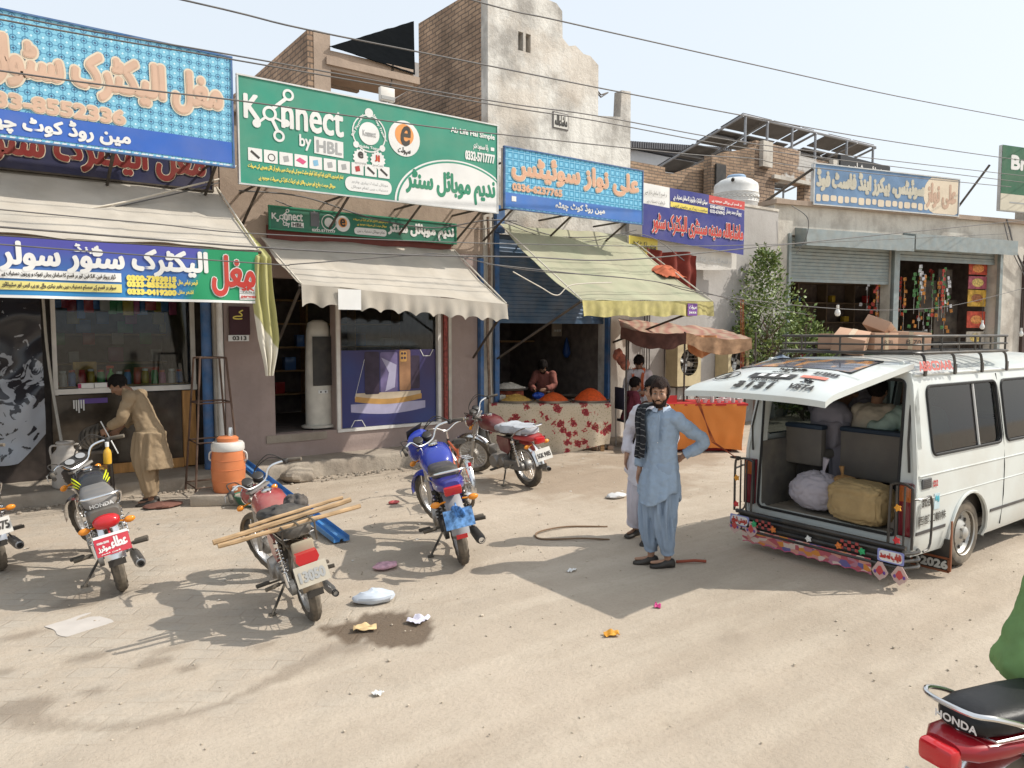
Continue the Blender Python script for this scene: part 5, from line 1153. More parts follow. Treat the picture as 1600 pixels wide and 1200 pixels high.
B2=motorcycle('dusty old red motorcycle with wooden sticks tied across its seat',(2.09,5.45,0),83,steer=24,lean=12,tank=(.33,.02,.03),style='old',sc_=1.0,dusty=.55,plate=[('13050',-.09,.09,-.04,.03,.005,igy)],plate_m=mat('plate dusty',(.50,.46,.38),.8,dust=.4),fend=(.22,.17,.12),carrier=True,grab=False)
B3=motorcycle('blue sports style motorcycle with grey rear mudguard and twin amber lamps',(3.78,5.95,0),66,steer=32,lean=11,tank=(.018,.04,.33),tailcol=(.03,.03,.26),style='sport',sc_=1.13,dusty=.05,mirrors=(),plate=None,plate_m=mat('plate rag',(.12,.26,.50),.7,var=.6,scale=30))
B4=motorcycle('dark red motorcycle with a pale cloth over its seat, beside the sweets stall',(6.46,8.4,0),89,steer=38,lean=10,tank=(.12,.008,.015),tailcol=(.42,.02,.03),sc_=1.1,style='cd',dusty=.2,plate=[('SGK 9405',-.10,.10,-.035,.02,.003,ibk)],seatmat=mat('seat cloth',(.42,.43,.46),.9,var=.15,bump=.2,dust=.1))
B0=motorcycle('motorcycle at the left edge showing its rear wheel and white plate',(.2,8.32,0),97,steer=10,lean=10,tank=(.22,.01,.02),tailcol=(.03,.03,.03),style='cd',dusty=.2,plate=[('C 7675',-.10,.10,-.03,.04,.004,ibk)],fend=(.45,.5,.58))
# load on B2
lt=thing('stick_bundle','rough wooden sticks lying across the seat of the dusty red motorcycle','sticks',(0,0,0))
Mb=MW[B2.name]
for k,(a,b_,r_) in enumerate((((-.20,.56,.885),(-.10,-.46,.84),.020),((-.27,.54,.87),(-.19,-.50,.80),.017),((-.14,.30,.90),(-.04,-.42,.865),.015))):
    a=Mb@Vector(a);b_=Mb@Vector(b_); m=MB(); q=[a.lerp(b_,i/8)+Vector((0,0,.008*nz(i,k,1,.7))) for i in range(9)]; m.tube(q,[r_*(1+.15*nz(i,k*3,1,1.3)) for i in range(9)],7); m.build('stick',mat('raw wood',(.40,.27,.15),.8,var=.35,scale=9,stretch=(1,4,4)),lt)
rag=mat('black rag',(.035,.035,.037),.85,dust=.25)
def ragblob(label,cen,rad,M,seed,mm,name='cloth',cat='cloth'):
    t_=thing(name,label,cat,M@Vector(cen)); m=MB(); m.ell((0,0,0),rad,44,28)
    for i,v in enumerate(m.v): n_=v.normalized(); v+=n_*(.55*min(rad)*nz(v.x,v.y,v.z+seed,17))+n_*(.3*min(rad)*nz(v.x,v.y+seed,v.z,45))
    m.build('fabric',mm,t_,smooth=70); return t_
ragblob('crumpled black plastic bag tied on the red motorcycle seat',(.10,.0,.845),(.20,.15,.06),Mb,1,rag,'plastic_bag','bag')
ragblob('bunched dark cloth tied on the seat of the red motorcycle',(.27,-.12,.85),(.10,.09,.07),Mb,5,mat('grey rag',(.06,.055,.055),.9,var=.4,scale=20,dust=.2))
ragblob('blue and white rag tied over the plate of the blue motorcycle',(-.41,0,.555),(.02,.12,.05),MW[B3.name],8,mat('blue rag',(.08,.22,.52),.8,var=.7,scale=25))
# cloth over B4 seat
t_=thing('seat_cloth','folded grey white cloth spread over the seat of the dark red motorcycle','cloth',MW[B4.name]@Vector((0,0,.8)),rz=R(93),rx=-R(10)); m=MB()
m.grid(lambda u,v:(.33-.48*u,(.135+.02*math.sin(u*9))*math.sin((v-.5)*math.pi*1.0)*1.0,(.035 if abs(v-.5)<.33 else .035-(abs(v-.5)-.33)*.55)+.008*nz(u*6,v*6,1,1.5)),20,18,thick=.008); m.build('fabric',mat('pale cloth',(.45,.47,.50),.9,var=.15,scale=6),t_)
# bottle hanging on B1
t_=thing('bottle','yellow oil bottle standing on the tank of the black motorcycle','bottle',MW[B1.name]@Vector((.98,-.17,.86))); m=MB(); m.lathe([(.005,0),(.035,0),(.037,.02),(.037,.10),(.03,.13),(.015,.15),(.015,.17)],16); m.build('body',mat('yellow oil',(.65,.36,.03),.25,coat=.5),t_); m=MB(); m.lathe([(.017,.165),(.018,.21),(.004,.212)],14); m.build('cap',iw,t_)
# foreground motorcycle (rear end only in frame)
BF=motorcycle('foreground motorcycle with black seat and chrome rail under the rider in green',(3.15,1.12,0),-13,steer=0,lean=0,tank=(.25,.01,.02),tailcol=(.30,.008,.015),style='cd',dusty=.0,brand='HONDA',group='motorcycles',plate=None,seatmat=mat('seat black clean',(.012,.012,.013),.45,bump=.1))
# ================================================================ BICYCLE
bt=thing('bicycle','bicycle with orange frame and black saddle leaning beside the blue motorcycle','bicycle',(5.08,7.85,0),rz=R(72),rx=-R(7))
def bwheel(x,M):
    r=.31; A=M@T(x,0,r)@RX(90); m=MB(); m.tube([((r-.022)*math.cos(2*math.pi*i/44),(r-.022)*math.sin(2*math.pi*i/44),0) for i in range(44)],.022,8,closed=True,M=A); w_=m.build('wheel',tyre_m,bt)
    m=MB(); m.tube([((r-.05)*math.cos(2*math.pi*i/36),(r-.05)*math.sin(2*math.pi*i/36),0) for i in range(36)],.010,6,closed=True,M=A); m.build('rim',rim_m,w_); m=MB()
    for i in range(28): a=2*math.pi*i/28; m.tube([(.02*math.cos(a+.8),.02*math.sin(a+.8),.02*(1 if i%2 else -1)),((r-.05)*math.cos(a),(r-.05)*math.sin(a),0)],.0016,4,M=A,cap=False)
    m.build('spokes',rim_m,w_); m=MB(); m.lathe([(.02,-.04),(.025,-.03),(.015,0),(.025,.03),(.02,.04)],12,A); m.build('hub',eng_m,w_)
St=T(.86,0,.55)@Matrix.Rotation(R(15),4,Vector((-.3,0,.95)).normalized())@T(-.86,0,-.55)
bwheel(0,T(0,0,0)); bwheel(1.0,St)
m=MB(); m.tube([(.42,0,.28),(.28,0,.72)],.015,8); m.tube([(.42,0,.28),(.80,0,.66)],.018,8); m.tube([(.30,0,.66),(.78,0,.74)],.016,8)
for s_ in (-1,1): m.tube([(.42,s_*.03,.28),(0,s_*.06,.31)],.009,6); m.tube([(.30,s_*.02,.62),(0,s_*.06,.31)],.008,6)
m.build('frame',mat('bicycle orange',(.55,.10,.03),.35,coat=.5,dust=.2),bt)
m=MB(); m.tube([(.81,0,.64),(.78,0,.78)],.02,8); m.tube([(.27,0,.72),(.25,0,.80)],.013,8); m.tube([(.42,-.08,.28),(.42,.08,.28)],.02,8); m.build('steerer',black,bt)
m=MB()
for s_ in (-1,1): m.tube([(.82,s_*.045,.62),(1.0,s_*.05,.31)],.011,6,M=St)
m.build('fork',black,bt)
m=MB(); m.tube([(.78,0,.76),(.77,0,.88)],.013,8,M=St); m.tube(spl([(.70,-.29,.98),(.76,-.15,.96),(.78,0,.89),(.76,.15,.96),(.70,.29,.98)],4),.011,8,M=St); m.build('handlebar',chrome,bt)
for s_ in (-1,1): m=MB(); m.tube([(.68,s_*.32,.985),(.73,s_*.22,.97)],.017,8,M=St); m.build('grip',rubber,bt); m=MB(); m.box((.42+s_*.12,s_*.11,.28+s_*.1),(.08,.08,.02)); m.tube([(.42,s_*.07,.28),(.42+s_*.12,s_*.08,.28+s_*.1)],.009,6); m.build('pedal',black,bt)
m=MB(); blob(m,[(.10,.83,.08,.03),(.14,.83,.10,.035),(.24,.825,.06,.03),(.36,.82,.022,.02)],p=2.4); m.build('saddle',seatm,bt)
def bf(x,a0,a1,M,nm):
    m=MB(); m.grid(lambda u,v:(x+(.34-.01*(2*v-1)**2)*math.cos(R(a0+(a1-a0)*u)),.032*(2*v-1),.31+(.34-.01*(2*v-1)**2)*math.sin(R(a0+(a1-a0)*u))),14,4,M=M,thick=.003); return m.build(nm,chrome,bt)
bf(0,40,190,T(0,0,0),'rear_fender'); bf(1.0,20,150,St,'front_fender')
m=MB(); m.box((-.27,0,.60),(.02,.04,.05),bev=.006); m.build('reflector',redl,bt); m=MB(); m.lathe([(.005,-.01),(.09,-.008),(.09,.008),(.005,.01)],20,T(.42,-.05,.28)@RX(90)); m.build('chainring',steel,bt)
m=MB()
for s_ in (-1,1): m.tube([(.10,s_*.06,.66),(-.28,s_*.06,.68),(-.02,s_*.055,.32)],.006,5)
for x in (-.05,-.15,-.25): m.tube([(x,-.06,.675),(x,.06,.675)],.005,5)
m.build('luggage_rack',chrome,bt)
m=MB(); m.tube([(.02,.06,.30),(-.05,.19,.02)],.007,6); m.build('kickstand',steel,bt)
# ================================================================ VAN
vw=mat('van white paint',(.62,.66,.64),.28,var=.03,coat=.4,dust=.34,scale=2.4)
vin=mat('van inner trim',(.10,.095,.09),.8,var=.2,dust=.3)
gasket=mat('window rubber',(.02,.02,.02),.6)
dglass=glass('van glass',(.10,.12,.12),.05)
VX,VY=6.5,3.92          # rear face, centre line
van=thing('minibus','white minibus with its rear hatch raised and black rack on the roof','van',(VX,VY,0),group=None)
LEN=4.35
def yside(z):
    P=[(.20,.80),(.30,.845),(.5,.865),(.80,.868),(1.05,.862),(1.15,.85),(1.75,.765),(1.84,.735)]
    if z<=P[0][0]: return P[0][1]
    for a,b_ in zip(P,P[1:]):
        if z<=b_[0]: k=(z-a[0])/(b_[0]-a[0]); return a[1]+(b_[1]-a[1])*k
    return P[-1][1]
def nose(x): return 0 if x<3.7 else ((x-3.7)/.65)**2*.10
def sidep(x,z,s_,off=0): return (x,s_*(yside(z)-nose(x)+off),z)
# rear edge leans forward a little with height
def rearx(z): return .0+max(0,z-.9)*.10
wx=1.04; wfx=3.35; wr=.40
def archp(cx): return [(cx+wr*math.cos(R(a)),.32+wr*math.sin(R(a))) for a in range(192,-13,-12)]
outer=[(rearx(.3),.27)]+[(wx-wr-.02,.25)]+archp(wx)+[(wfx-wr-.02,.25)]+archp(wfx)+[(4.2,.27),(4.34,.40),(4.34,.85),(4.24,.98),(3.80,1.80),(3.72,1.84),(rearx(1.84),1.84)]+[(rearx(z),z) for z in (1.6,1.3,1.0,.7,.5)]
wins=[rrect(.30,1.72,1.13,1.73,.07),rrect(1.84,2.9,1.13,1.73,.07),rrect(3.02,3.72,1.13,1.70,.07)]
for s_,nm in ((-1,'side_panel'),(1,'side_panel')):
    m=MB(); slab(m,outer,wins,lambda x,z:sidep(x,z,s_),lambda x,z:sidep(x,z,s_,-.03),step=.11)
    sp_=m.build(nm,vw,van,smooth=50)
    for k,wn in enumerate(wins):
        m=MB(); m.tube([sidep(p[0],p[1],s_,.004) for p in wn],.014,6,closed=True); m.build('window_rubber',gasket,van)
        m=MB(); V,F_=panel(wn,[],.09); xm=(wn[0][0]+wn[10][0])/2+.22; gl=None
        for sd in (0,1):
            m=MB(); m.add([sidep(p[0],p[1],s_,-.012) for p in V],[f for f in F_ if (sum(V[i][0] for i in f)/len(f)>xm)==bool(sd)]); gl=m.build('window_glass',glass('van glass clear',(.7,.75,.75),.01) if sd and k==0 else dglass,van,smooth=0)
        m=MB(); m.tube([sidep(xm,1.14,s_,-.004),sidep(xm,1.45,s_,-.004),sidep(xm,1.72,s_,-.004)],.012,6); m.build('window_bar',alu,gl)
    m=MB()
    for a,b_,z in ((.02,.56,.46),(1.5,2.85,.46)): m.grid(lambda u,v:sidep(a+(b_-a)*u,z+.028*v,s_,.006),10,2,thick=.006)
    m.build('rubbing_strip',mat('strip grey',(.06,.06,.065),.5,dust=.2),van)
    m=MB(); m.tube([sidep(x,.97-.0*x,s_,.002) for x in [.05+.2*i for i in range(20)]],.007,5); m.tube([sidep(x,.76,s_,.001) for x in [.05+.2*i for i in range(20)]],.005,5); m.build('swage_line',vw,van)
    m=MB(); m.tube([sidep(1.78,z,s_,.002) for z in (.30,.6,.9,1.2,1.5,1.8)],.005,5); m.tube([sidep(2.96,z,s_,.002) for z in (.30,.6,.9,1.2,1.5,1.8)],.005,5); m.build('door_gap',gasket,van)
    m=MB(); m.tube([sidep(x,1.835,s_,.008) for x in [.12+.3*i for i in range(13)]],.014,6); m.build('rain_gutter',vw,van)
    m=MB(); m.tube([sidep(*p,s_,.006) for p in archp(wx)],.016,6); m.tube([sidep(*p,s_,.006) for p in archp(wfx)],.016,6); m.build('wheel_arch_lip',vw,van)
# roof
m=MB()
def roof(u,v):
    x=.10+3.66*u; a=(v-.5)*2; y=.735*a; z=1.845+.13*(1-abs(a)**2.4)*(1-.35*max(0,1-u*6)**2)
    return (x,y,z)
m.grid(roof,24,16,thick=.02); m.build('roof',vw,van)
m=MB(); m.grid(lambda u,v:(3.76+.48*v,(.735+.06*v)*(2*u-1),1.86-.9*v),8,4,thick=.01); m.build('windscreen',dglass,van)
m=MB(); m.grid(lambda u,v:(4.24+.08*math.sin(math.pi*v*.5),(.80)*(2*u-1),.97-.67*v),8,4,thick=.02); m.build('front_panel',vw,van)
for s_ in (-1,1): m=MB(); m.box((4.34,s_*.58,.72),(.03,.3,.16),bev=.01); m.build('headlight',iw,van)
m=MB(); m.box((4.33,0,.40),(.14,1.66,.2),bev=.03); m.build('front_bumper',black,van)
# rear frame round the opening
op=rrect(-.70,.70,.43,1.79,.05)
P=[(-.80,.27),(.80,.27)]+[(yside(z),z) for z in (.35,.5,.8,1.05,1.2,1.5,1.75)]+[(.735,1.85),(.6,1.93),(.3,1.965),(0,1.975),(-.3,1.965),(-.6,1.93),(-.735,1.85)]+[(-yside(z),z) for z in (1.75,1.5,1.2,1.05,.8,.5,.35)]
m=MB(); slab(m,P,[op],lambda y,z:(rearx(z)+.002+.02*max(0,1-(.95-abs(y))*5),y,z),lambda y,z:(rearx(z)+.09,y,z)); m.build('rear_frame',vw,van)
m=MB(); m.tube([(rearx(p[1])-.004,p[0],p[1]) for p in op],.014,6,closed=True); m.build('door_seal',gasket,van)
m=MB(); m.box((.12,0,.34),(.22,1.56,.14),bev=.02); m.build('rear_sill',vw,van)
# interior
m=MB(); m.box((2.0,0,.40),(3.9,1.5,.04)); m.box((1.9,-.715,.75),(3.7,.05,.7)); m.box((1.9,.715,.75),(3.7,.05,.7)); m.box((1.9,0,1.80),(3.5,1.36,.03)); m.box((3.75,0,.8),(.06,1.4,.8)); m.build('interior_lining',vin,van)
m=MB(); m.grid(lambda u,v:(.10+.85*u,-.68+1.36*v,.425+.005*math.sin(u*70)),60,6); m.build('floor_mat',mat('ribbed mat',(.20,.175,.145),.9,var=.3,dust=.5),van)
m=MB()
for s_ in (-1,1): m.box((wx,s_*.60,.5),(.82,.2,.2),bev=.04)
m.build('wheel_housing',vin,van)
seatv=mat('seat vinyl grey',(.13,.12,.11),.55,var=.1,scale=4,bump=.12,bscale=80,dust=.15); piping=mat('seat navy',(.02,.035,.06),.5)
def vseat(x,y,w_,z0,z1,lean=.06):
    m=MB(); m.box((0,0,(z0+z1)/2),(.10,w_,z1-z0),bev=.03,M=T(x,y,0)); s1=m.build('seat_back',seatv,van); m=MB(); m.box((0,0,z1),(.12,w_+.01,.05),bev=.02,M=T(x,y,0)); m.build('seat_piping',piping,s1); m=MB(); m.box((x+.28,y,z0+.12),(.5,w_,.1),bev=.03); m.build('seat_cushion',seatv,s1); m=MB(); m.box((x+.25,y,(z0+.4)/2+.02),(.35,w_*.7,z0-.40+.1)); m.build('seat_base',black,s1)
vseat(.62,-.26,.86,.76,1.24); vseat(.50,.50,.42,.84,1.24); vseat(1.5,-.26,.86,.8,1.3); vseat(2.4,-.2,.95,.8,1.3); vseat(2.4,.5,.4,.8,1.3)
# lamps
lampd=mat('lamp maroon',(.16,.01,.02),.25,coat=.5)
for s_ in (-1,1):
    m=MB(); m.box((.0,s_*.79,.68),(.07,.115,.46),bev=.012); lp=m.build('tail_light',lampd,van); m=MB(); m.box((-.005,s_*.79,.82),(.072,.10,.14),bev=.01); m.build('amber_lens',mat('lamp brown',(.38,.10,.02),.25,coat=.5),lp); m=MB(); m.tube([(-.03,s_*.79+a*.057,.68+b_*.228) for a,b_ in ((-1,-1),(1,-1),(1,1),(-1,1))],.008,5,closed=True); m.build('lamp_rim',black,lp)
    m=MB(); m.tube([(.12,s_*.74,1.78),(-.02 if s_>0 else .02,s_*.775,1.25),(.02,s_*.79,1.0)],.010,6); m.build('gas_strut',black,van)
# side marks, near side
Sd=Matrix(((1,0,0,0),(0,0,-1,-.868),(0,1,0,0),(0,0,0,1)))
m=MB(); m.box((.17,-.872,.90),(.16,.012,.09),bev=.004); m.build('air_vent',mat('vent grey',(.12,.12,.12),.6),van)
m=MB()
for i in range(5): m.box((.17,-.88,.868+.016*i),(.14,.004,.005))
m.build('vent_slat',black,van)
lettering(van,ink('decal red',(.45,.03,.04)),[('D2',.29,.37,.86,.91,dict(bold=.004,nb=6,z=.006)),],Sd,world=False)
lettering(van,ibk,[('30:31',.10,.28,.70,.76,dict(bold=.003,nb=4,z=.006)),('西部工輸株',.04,.55,.545,.625,dict(bold=.001,nb=4,z=.006))],Sd,world=False)
m=MB(); m.box((.37,-.871,.72),(.10,.004,.14)); st_=m.build('sticker',mat('sticker pale',(.5,.62,.66),.5),van); m=MB(); m.ell((.35,-.875,.75),(.02,.003,.025)); m.ell((.39,-.875,.74),(.018,.003,.03)); m.build('sticker_figure',ink('teal',(.05,.4,.5)),st_)
Sg=Matrix(((1,0,0,0),(0,.28,-.96,-.775),(0,.96,.28,1.845),(0,0,0,1)))
lettering(van,ink('faded red',(.55,.14,.12)),[('ABBCDAAR',.13,.75,.02,.10,dict(bold=.006,nb=6,z=.03))],Sg,world=False)
# wheels
def vwheel(x,s_):
    A=T(x,s_*.74,.32)@RX(90)@S(1,1,-s_)
    m=MB(); m.lathe([(.20,-.08),(.235,-.095),(.29,-.09),(.318,-.06),(.322,0),(.318,.06),(.29,.09),(.235,.095),(.20,.08),(.20,-.08)],36,A,cap=False); w_=m.build('wheel',mat('van tyre',(.05,.045,.04),.9,dust=.6),van)
    m=MB(); m.lathe([(.205,.085),(.212,.095),(.20,.06),(.17,.035),(.12,.045),(.085,.075),(.06,.08),(.055,.10),(.03,.115),(.001,.117)],30,A,cap=False)
    rm=m.build('rim',mat('wheel silver',(.50,.50,.48),.4,.6,dust=.35),w_); m=MB()
    for k in range(8): a=2*math.pi*k/8; m.cyl((.145*math.cos(a),.145*math.sin(a),.046),(.145*math.cos(a),.145*math.sin(a),.052),.020,n=8,M=A)
    m.build('rim_hole',black,w_); m=MB()
    for k in range(5): a=2*math.pi*k/5; m.cyl((.07*math.cos(a),.07*math.sin(a),.07),(.07*math.cos(a),.07*math.sin(a),.095),.010,n=6,M=A)
    m.build('wheel_nut',eng_m,w_)
for x in (wx,wfx):
    for s_ in (-1,1): vwheel(x,s_)
m=MB(); m.box((2.1,0,.28),(3.6,1.3,.1)); m.build('underbody',black,van)
m=MB(); m.tube([(wx,-.7,.3),(wx,.7,.3)],.05,8); m.box((wx,0,.3),(.25,.3,.2),bev=.05); m.build('rear_axle',black,van)
# mud flaps
brn=mat('brown trim',(.22,.06,.02),.5,dust=.2)
for s_ in (-1,1):
    m=MB(); m.box((.60,s_*.73,.19),(.012,.34,.30)); fl=m.build('mud_flap',black,van); m=MB()
    for a,b_ in (((-.17,.045),(.17,.045)),((-.17,.165),(.17,.165))): m.box((.59,s_*.73,a[1]),(.012,.34,.018))
    for y in (-.165,.165): m.box((.59,s_*.73+y,.105),(.012,.018,.12))
    m.build('flap_frame',brn,fl)
    if s_<0:
        Fl=T(.585,-.77,.105)@RZ(-90)@RX(90); mb=MB(); txt(mb,'2026',-.115,.115,-.035,.035,Fl,bold=.006,z=.002); mb.build('lettering',mat('plate silver',(.55,.55,.52),.4),fl,smooth=0)
        m=MB(); m.box((.60,-.905,.28),(.02,.012,.46)); m.build('edge_strip',brn,fl)
# bumper guard of black bars
m=MB(); yb=.89
for z in (.20,.26,.325): m.tube(spl([(.10,-yb+.04,z),(.02,-yb,z),(-.10,-yb+.04,z),(-.14,-.75,z),(-.145,0,z),(-.14,.75,z),(-.10,yb-.04,z),(.02,yb,z),(.10,yb-.04,z)],4),.016,7)
m.tube([(-.135,-.86,.375),(-.14,0,.375),(-.135,.86,.375)],.022,8)
bg_=m.build('bumper_guard',mat('guard black',(.018,.018,.02),.3,coat=.4,dust=.15),van)
m=MB(); m.box((-.11,0,.275),(.03,1.66,.16)); m.build('bumper_backing',black,bg_)
for s_ in (-1,1):
    m=MB(); P=[(-.12,s_*.90,.37),(-.12,s_*.90,.84),(-.115,s_*.87,.90),(-.10,s_*.79,.92),(-.10,s_*.71,.90),(-.10,s_*.70,.84),(-.12,s_*.70,.37)]
    m.tube(spl(P,3),.012,7); m.tube([(-.12,s_*.83,.37),(-.12,s_*.83,.90)],.009,6); m.tube([(-.12,s_*.76,.37),(-.12,s_*.76,.90)],.009,6); m.tube(spl([(-.12,s_*.90,.80),(-.02,s_*.94,.80),(.12,s_*.94,.78),(.12,s_*.94,.40),(.02,s_*.93,.34)],4),.010,6); m.build('lamp_guard',MT['guard black'],van)
# coloured flower reflectors
def flower(y,z,c,x=-.17,r=.034):
    m=MB(); P=[(r*(1 if i%2==0 else .62)*math.cos(2*math.pi*i/10),r*(1 if i%2==0 else .62)*math.sin(2*math.pi*i/10)) for i in range(10)]
    m.prism(P,x-.008,x+.004,ax='x',M=T(0,y,z)); m.ell((x-.008,y,z),(.006,r*.35,r*.35),8,6); m.build('flower_reflector',c,bg_,smooth=30)
for y,z,c in ((-.80,.72,ink('refl orange',(.75,.33,.03))),(-.80,.44,ink('refl red',(.6,.03,.04))),(.84,.72,MT['ink refl orange']),(.84,.45,MT['ink refl red']),(.62,.285,ink('refl green',(.02,.4,.15))),(.40,.275,ink('refl o2',(.7,.2,.04))),(.02,.27,iw),(-.28,.275,MT['ink refl o2']),(-.50,.275,MT['ink refl green'])): flower(y,z,c)
Rr=lambda y,z:T(-.165,y,z)@RZ(-90)@RX(90)
for y,s1 in ((.80,'دوستی شوق'),(-.75,'نایاب نہ سد')):
    m=MB(); flat(m,rrect(-.115,.115,-.055,.055,.015),0,Rr(y,.285)); m.build('name_plate',iw if False else ink('plate blue edge',(.25,.28,.6)),bg_,smooth=0); m=MB(); flat(m,rrect(-.10,.10,-.045,.045,.03),.002,Rr(y,.285)); m.build('plate_field',iw,bg_,smooth=0)
    mb=MB(); txt(mb,urdu(s1),-.09,.09,-.032,.034,Rr(y,.285),bold=.005,nb=6,z=.004); mb.build('lettering',ired,bg_,smooth=0)
for y in (.52,-.38):
    m=MB()
    for i in range(6):
        for j in range(3):
            if (i+j)%2: m.box((-.162,y-.1+.035*i,.325-.03*j),(.004,.03,.026))
    m.build('checker_strip',ink('checker red',(.4,.06,.06)),bg_)
# painted skirt board and hanging pendants
m=MB()
def skf(u,v):
    y=.78-1.35*u; low=.075+.016*abs(math.sin(u*math.pi*11)); return (-.15+.02*v,y,.225-(.225-low*1.0-.05*math.sin(math.pi*u)*0)*v)
m.grid(skf,90,6,thick=.004)
mm,tt,bb=newmat('truck art'); N=tt.nodes; L=tt.links; tc=N.new('ShaderNodeTexCoord'); mp=N.new('ShaderNodeMapping'); mp.inputs['Scale'].default_value=(1,14,26); L.new(tc.outputs['Object'],mp.inputs[0]); vo=N.new('ShaderNodeTexVoronoi'); vo.inputs['Scale'].default_value=1; L.new(mp.outputs[0],vo.inputs['Vector']); rp=N.new('ShaderNodeValToRGB'); rp.color_ramp.interpolation='CONSTANT'
sc_l=N.new('ShaderNodeSeparateColor'); L.new(vo.outputs['Color'],sc_l.inputs[0]); L.new(sc_l.outputs[0],rp.inputs[0]); e=rp.color_ramp.elements; e[0].color=(.45,.10,.12,1); e[0].position=0; e[1].position=.3; e[1].color=(.60,.28,.22,1)
for p,c in ((.5,(.14,.12,.30,1)),(.62,(.65,.52,.45,1)),(.8,(.65,.25,.05,1)),(.9,(.45,.20,.26,1))): q=e.new(p); q.color=c
L.new(rp.outputs[0],bb.inputs['Base Color']); bb.inputs['Roughness'].default_value=.6
m.build('painted_skirt',mm,bg_)
m=MB(); m.tube([skf(i/66,1) for i in range(67)],.006,5); m.build('skirt_edge',ipkk,bg_)
for y in (.86,.66,-.66,-.83):
    m=MB(); z0=.07 if y<0 else .15; P=[(-.025,.13),(.025,.13),(.09,.045),(.055,.0),(.03,-.012),(0,-.035),(-.03,-.012),(-.055,.0),(-.09,.045)]
    P=[(a*.82,b_*1.0) for a,b_ in P]; m.prism(P,-.165,-.159,ax='x',M=T(0,y,z0+.02)); pn=m.build('pendant',ink('pendant pale',(.6,.42,.38)),bg_,smooth=0)
    m=MB(); m.prism([(a*.45,b_*.5) for a,b_ in P],-.169,-.166,ax='x',M=T(0,y,z0+.05)); m.build('pendant_motif',ink('motif red',(.55,.07,.07)),pn,smooth=0); m=MB(); m.ell((-.168,y-.04,z0+.06),(.003,.012,.016),8,6); m.ell((-.168,y+.04,z0+.06),(.003,.012,.016),8,6); m.build('pendant_dot',ink('motif violet',(.15,.06,.3)),pn)
# hatch, swung up
hin=Vector((.19,0,1.955)); ang=R(10)
HM=T(*hin)@Matrix.Rotation(-ang,4,'Y')@S(-1,1,1)     # local +x runs outwards from the hinge (mirrored), z up
# recompute as explicit function to keep normals right
LH=1.36
def hp(u,v,off=0):
    """u 0..1 hinge to tip, v -1..1 across; outer skin"""
    wd=(.72-.02*min(1,u*1.5)); x=hin.x-LH*u*math.cos(ang); bul=.055*math.sin(math.pi*min(1,u*1.0))+.0
    z=hin.z-LH*u*math.sin(ang)+bul*(1-abs(v)**4)-.02*abs(v)**3-(.03*max(0,(u-.88)/.12)**2)
    return Vector((x-.0,wd*v,z+off))
m=MB(); m.grid(lambda u,v:hp(u,2*v-1),24,20); m.grid(lambda u,v:hp(1-u,2*v-1,-.05),24,20)
n=24
edge=[(u/24,-1) for u in range(25)]+[(1,-1+2*i/20) for i in range(1,21)]+[(1-u/24,1) for u in range(1,25)]+[(0,1-2*i/20) for i in range(1,20)]
A=[hp(*e_) for e_ in edge]; B_=[hp(*e_,-.05) for e_ in edge]; k=len(A); m.add(A+B_,[(i,k+i,k+(i+1)%k,(i+1)%k) for i in range(k)])
ht=m.build('tailgate',vw,van,smooth=50)
m=MB(); m.grid(lambda u,v:hp(.10+.42*u,(-.80+1.6*v)*(.9+.06*u),.006),16,16); 
mm,tt,bb=newmat('painted rear glass'); N=tt.nodes; L=tt.links; tc=N.new('ShaderNodeTexCoord'); mp=N.new('ShaderNodeMapping'); mp.inputs['Scale'].default_value=(1.5,3,1); L.new(tc.outputs['Object'],mp.inputs[0]); nn=N.new('ShaderNodeTexNoise'); nn.inputs['Scale'].default_value=2.4; nn.inputs['Detail'].default_value=2; L.new(mp.outputs[0],nn.inputs['Vector']); rp=N.new('ShaderNodeValToRGB'); rp.color_ramp.elements[0].position=.50; rp.color_ramp.elements[0].color=(.09,.095,.12,1); rp.color_ramp.elements[1].position=.72; rp.color_ramp.elements[1].color=(.45,.13,.06,1); q=rp.color_ramp.elements.new(.60); q.color=(.5,.25,.08,1); L.new(nn.outputs[0],rp.inputs[0]); L.new(rp.outputs[0],bb.inputs['Base Color']); bb.inputs['Roughness'].default_value=.12
m.build('rear_window',mm,ht)
m=MB(); m.tube([hp(.10,-.72,.01),hp(.10,.72,.01),hp(.53,.78,.01),hp(.53,-.78,.01)],.008,5,closed=True); m.build('window_rubber',gasket,ht)
m=MB(); m.grid(lambda u,v:hp(.70+.09*u,-.30+.62*v,.010),4,10); m.build('handle_recess',black,ht)
m=MB(); m.grid(lambda u,v:hp(.585+.004*u,-.95+1.9*v,.006),1,16); m.build('crease_line',mat('crease grey',(.2,.22,.22),.6),ht)
m=MB()
for a in (-.16,.0,.16): m.grid(lambda u,v:hp(.72+.05*u,a-.05+.09*v,.014),2,3)
m.build('recess_lamp',iw,ht)
m=MB(); m.grid(lambda u,v:hp(.70+.045*u,-.70+.34*v,.010),2,6); m.build('red_sticker',ink('sticker salmon',(.62,.2,.14)),ht)
class HB:
    def __matmul__(s,p): q=hp(p[1],p[0]*-1,p[2]); return q
def hlet(mm,items):
    mb=MB()
    for it in items:
        vs,fs=textraw(it[0]); x0,x1,u0,u1=it[1:5]; ax=min(v.x for v in vs);bx=max(v.x for v in vs);ay=min(v.y for v in vs);by=max(v.y for v in vs)
        b_=it[5]
        for i in range(6 if b_ else 1):
            dx,dy=(b_*math.cos(i*1.047),b_*math.sin(i*1.047)) if b_ else (0,0)
            mb.add([hp(u1-(v.y-ay)/(by-ay)*(u1-u0)+dy,-(x0+(v.x-ax)/(bx-ax)*(x1-x0)+dx),.012+v.z+i*.0002) for v in vs],fs)
    mb.build('lettering',mm,ht,smooth=0)
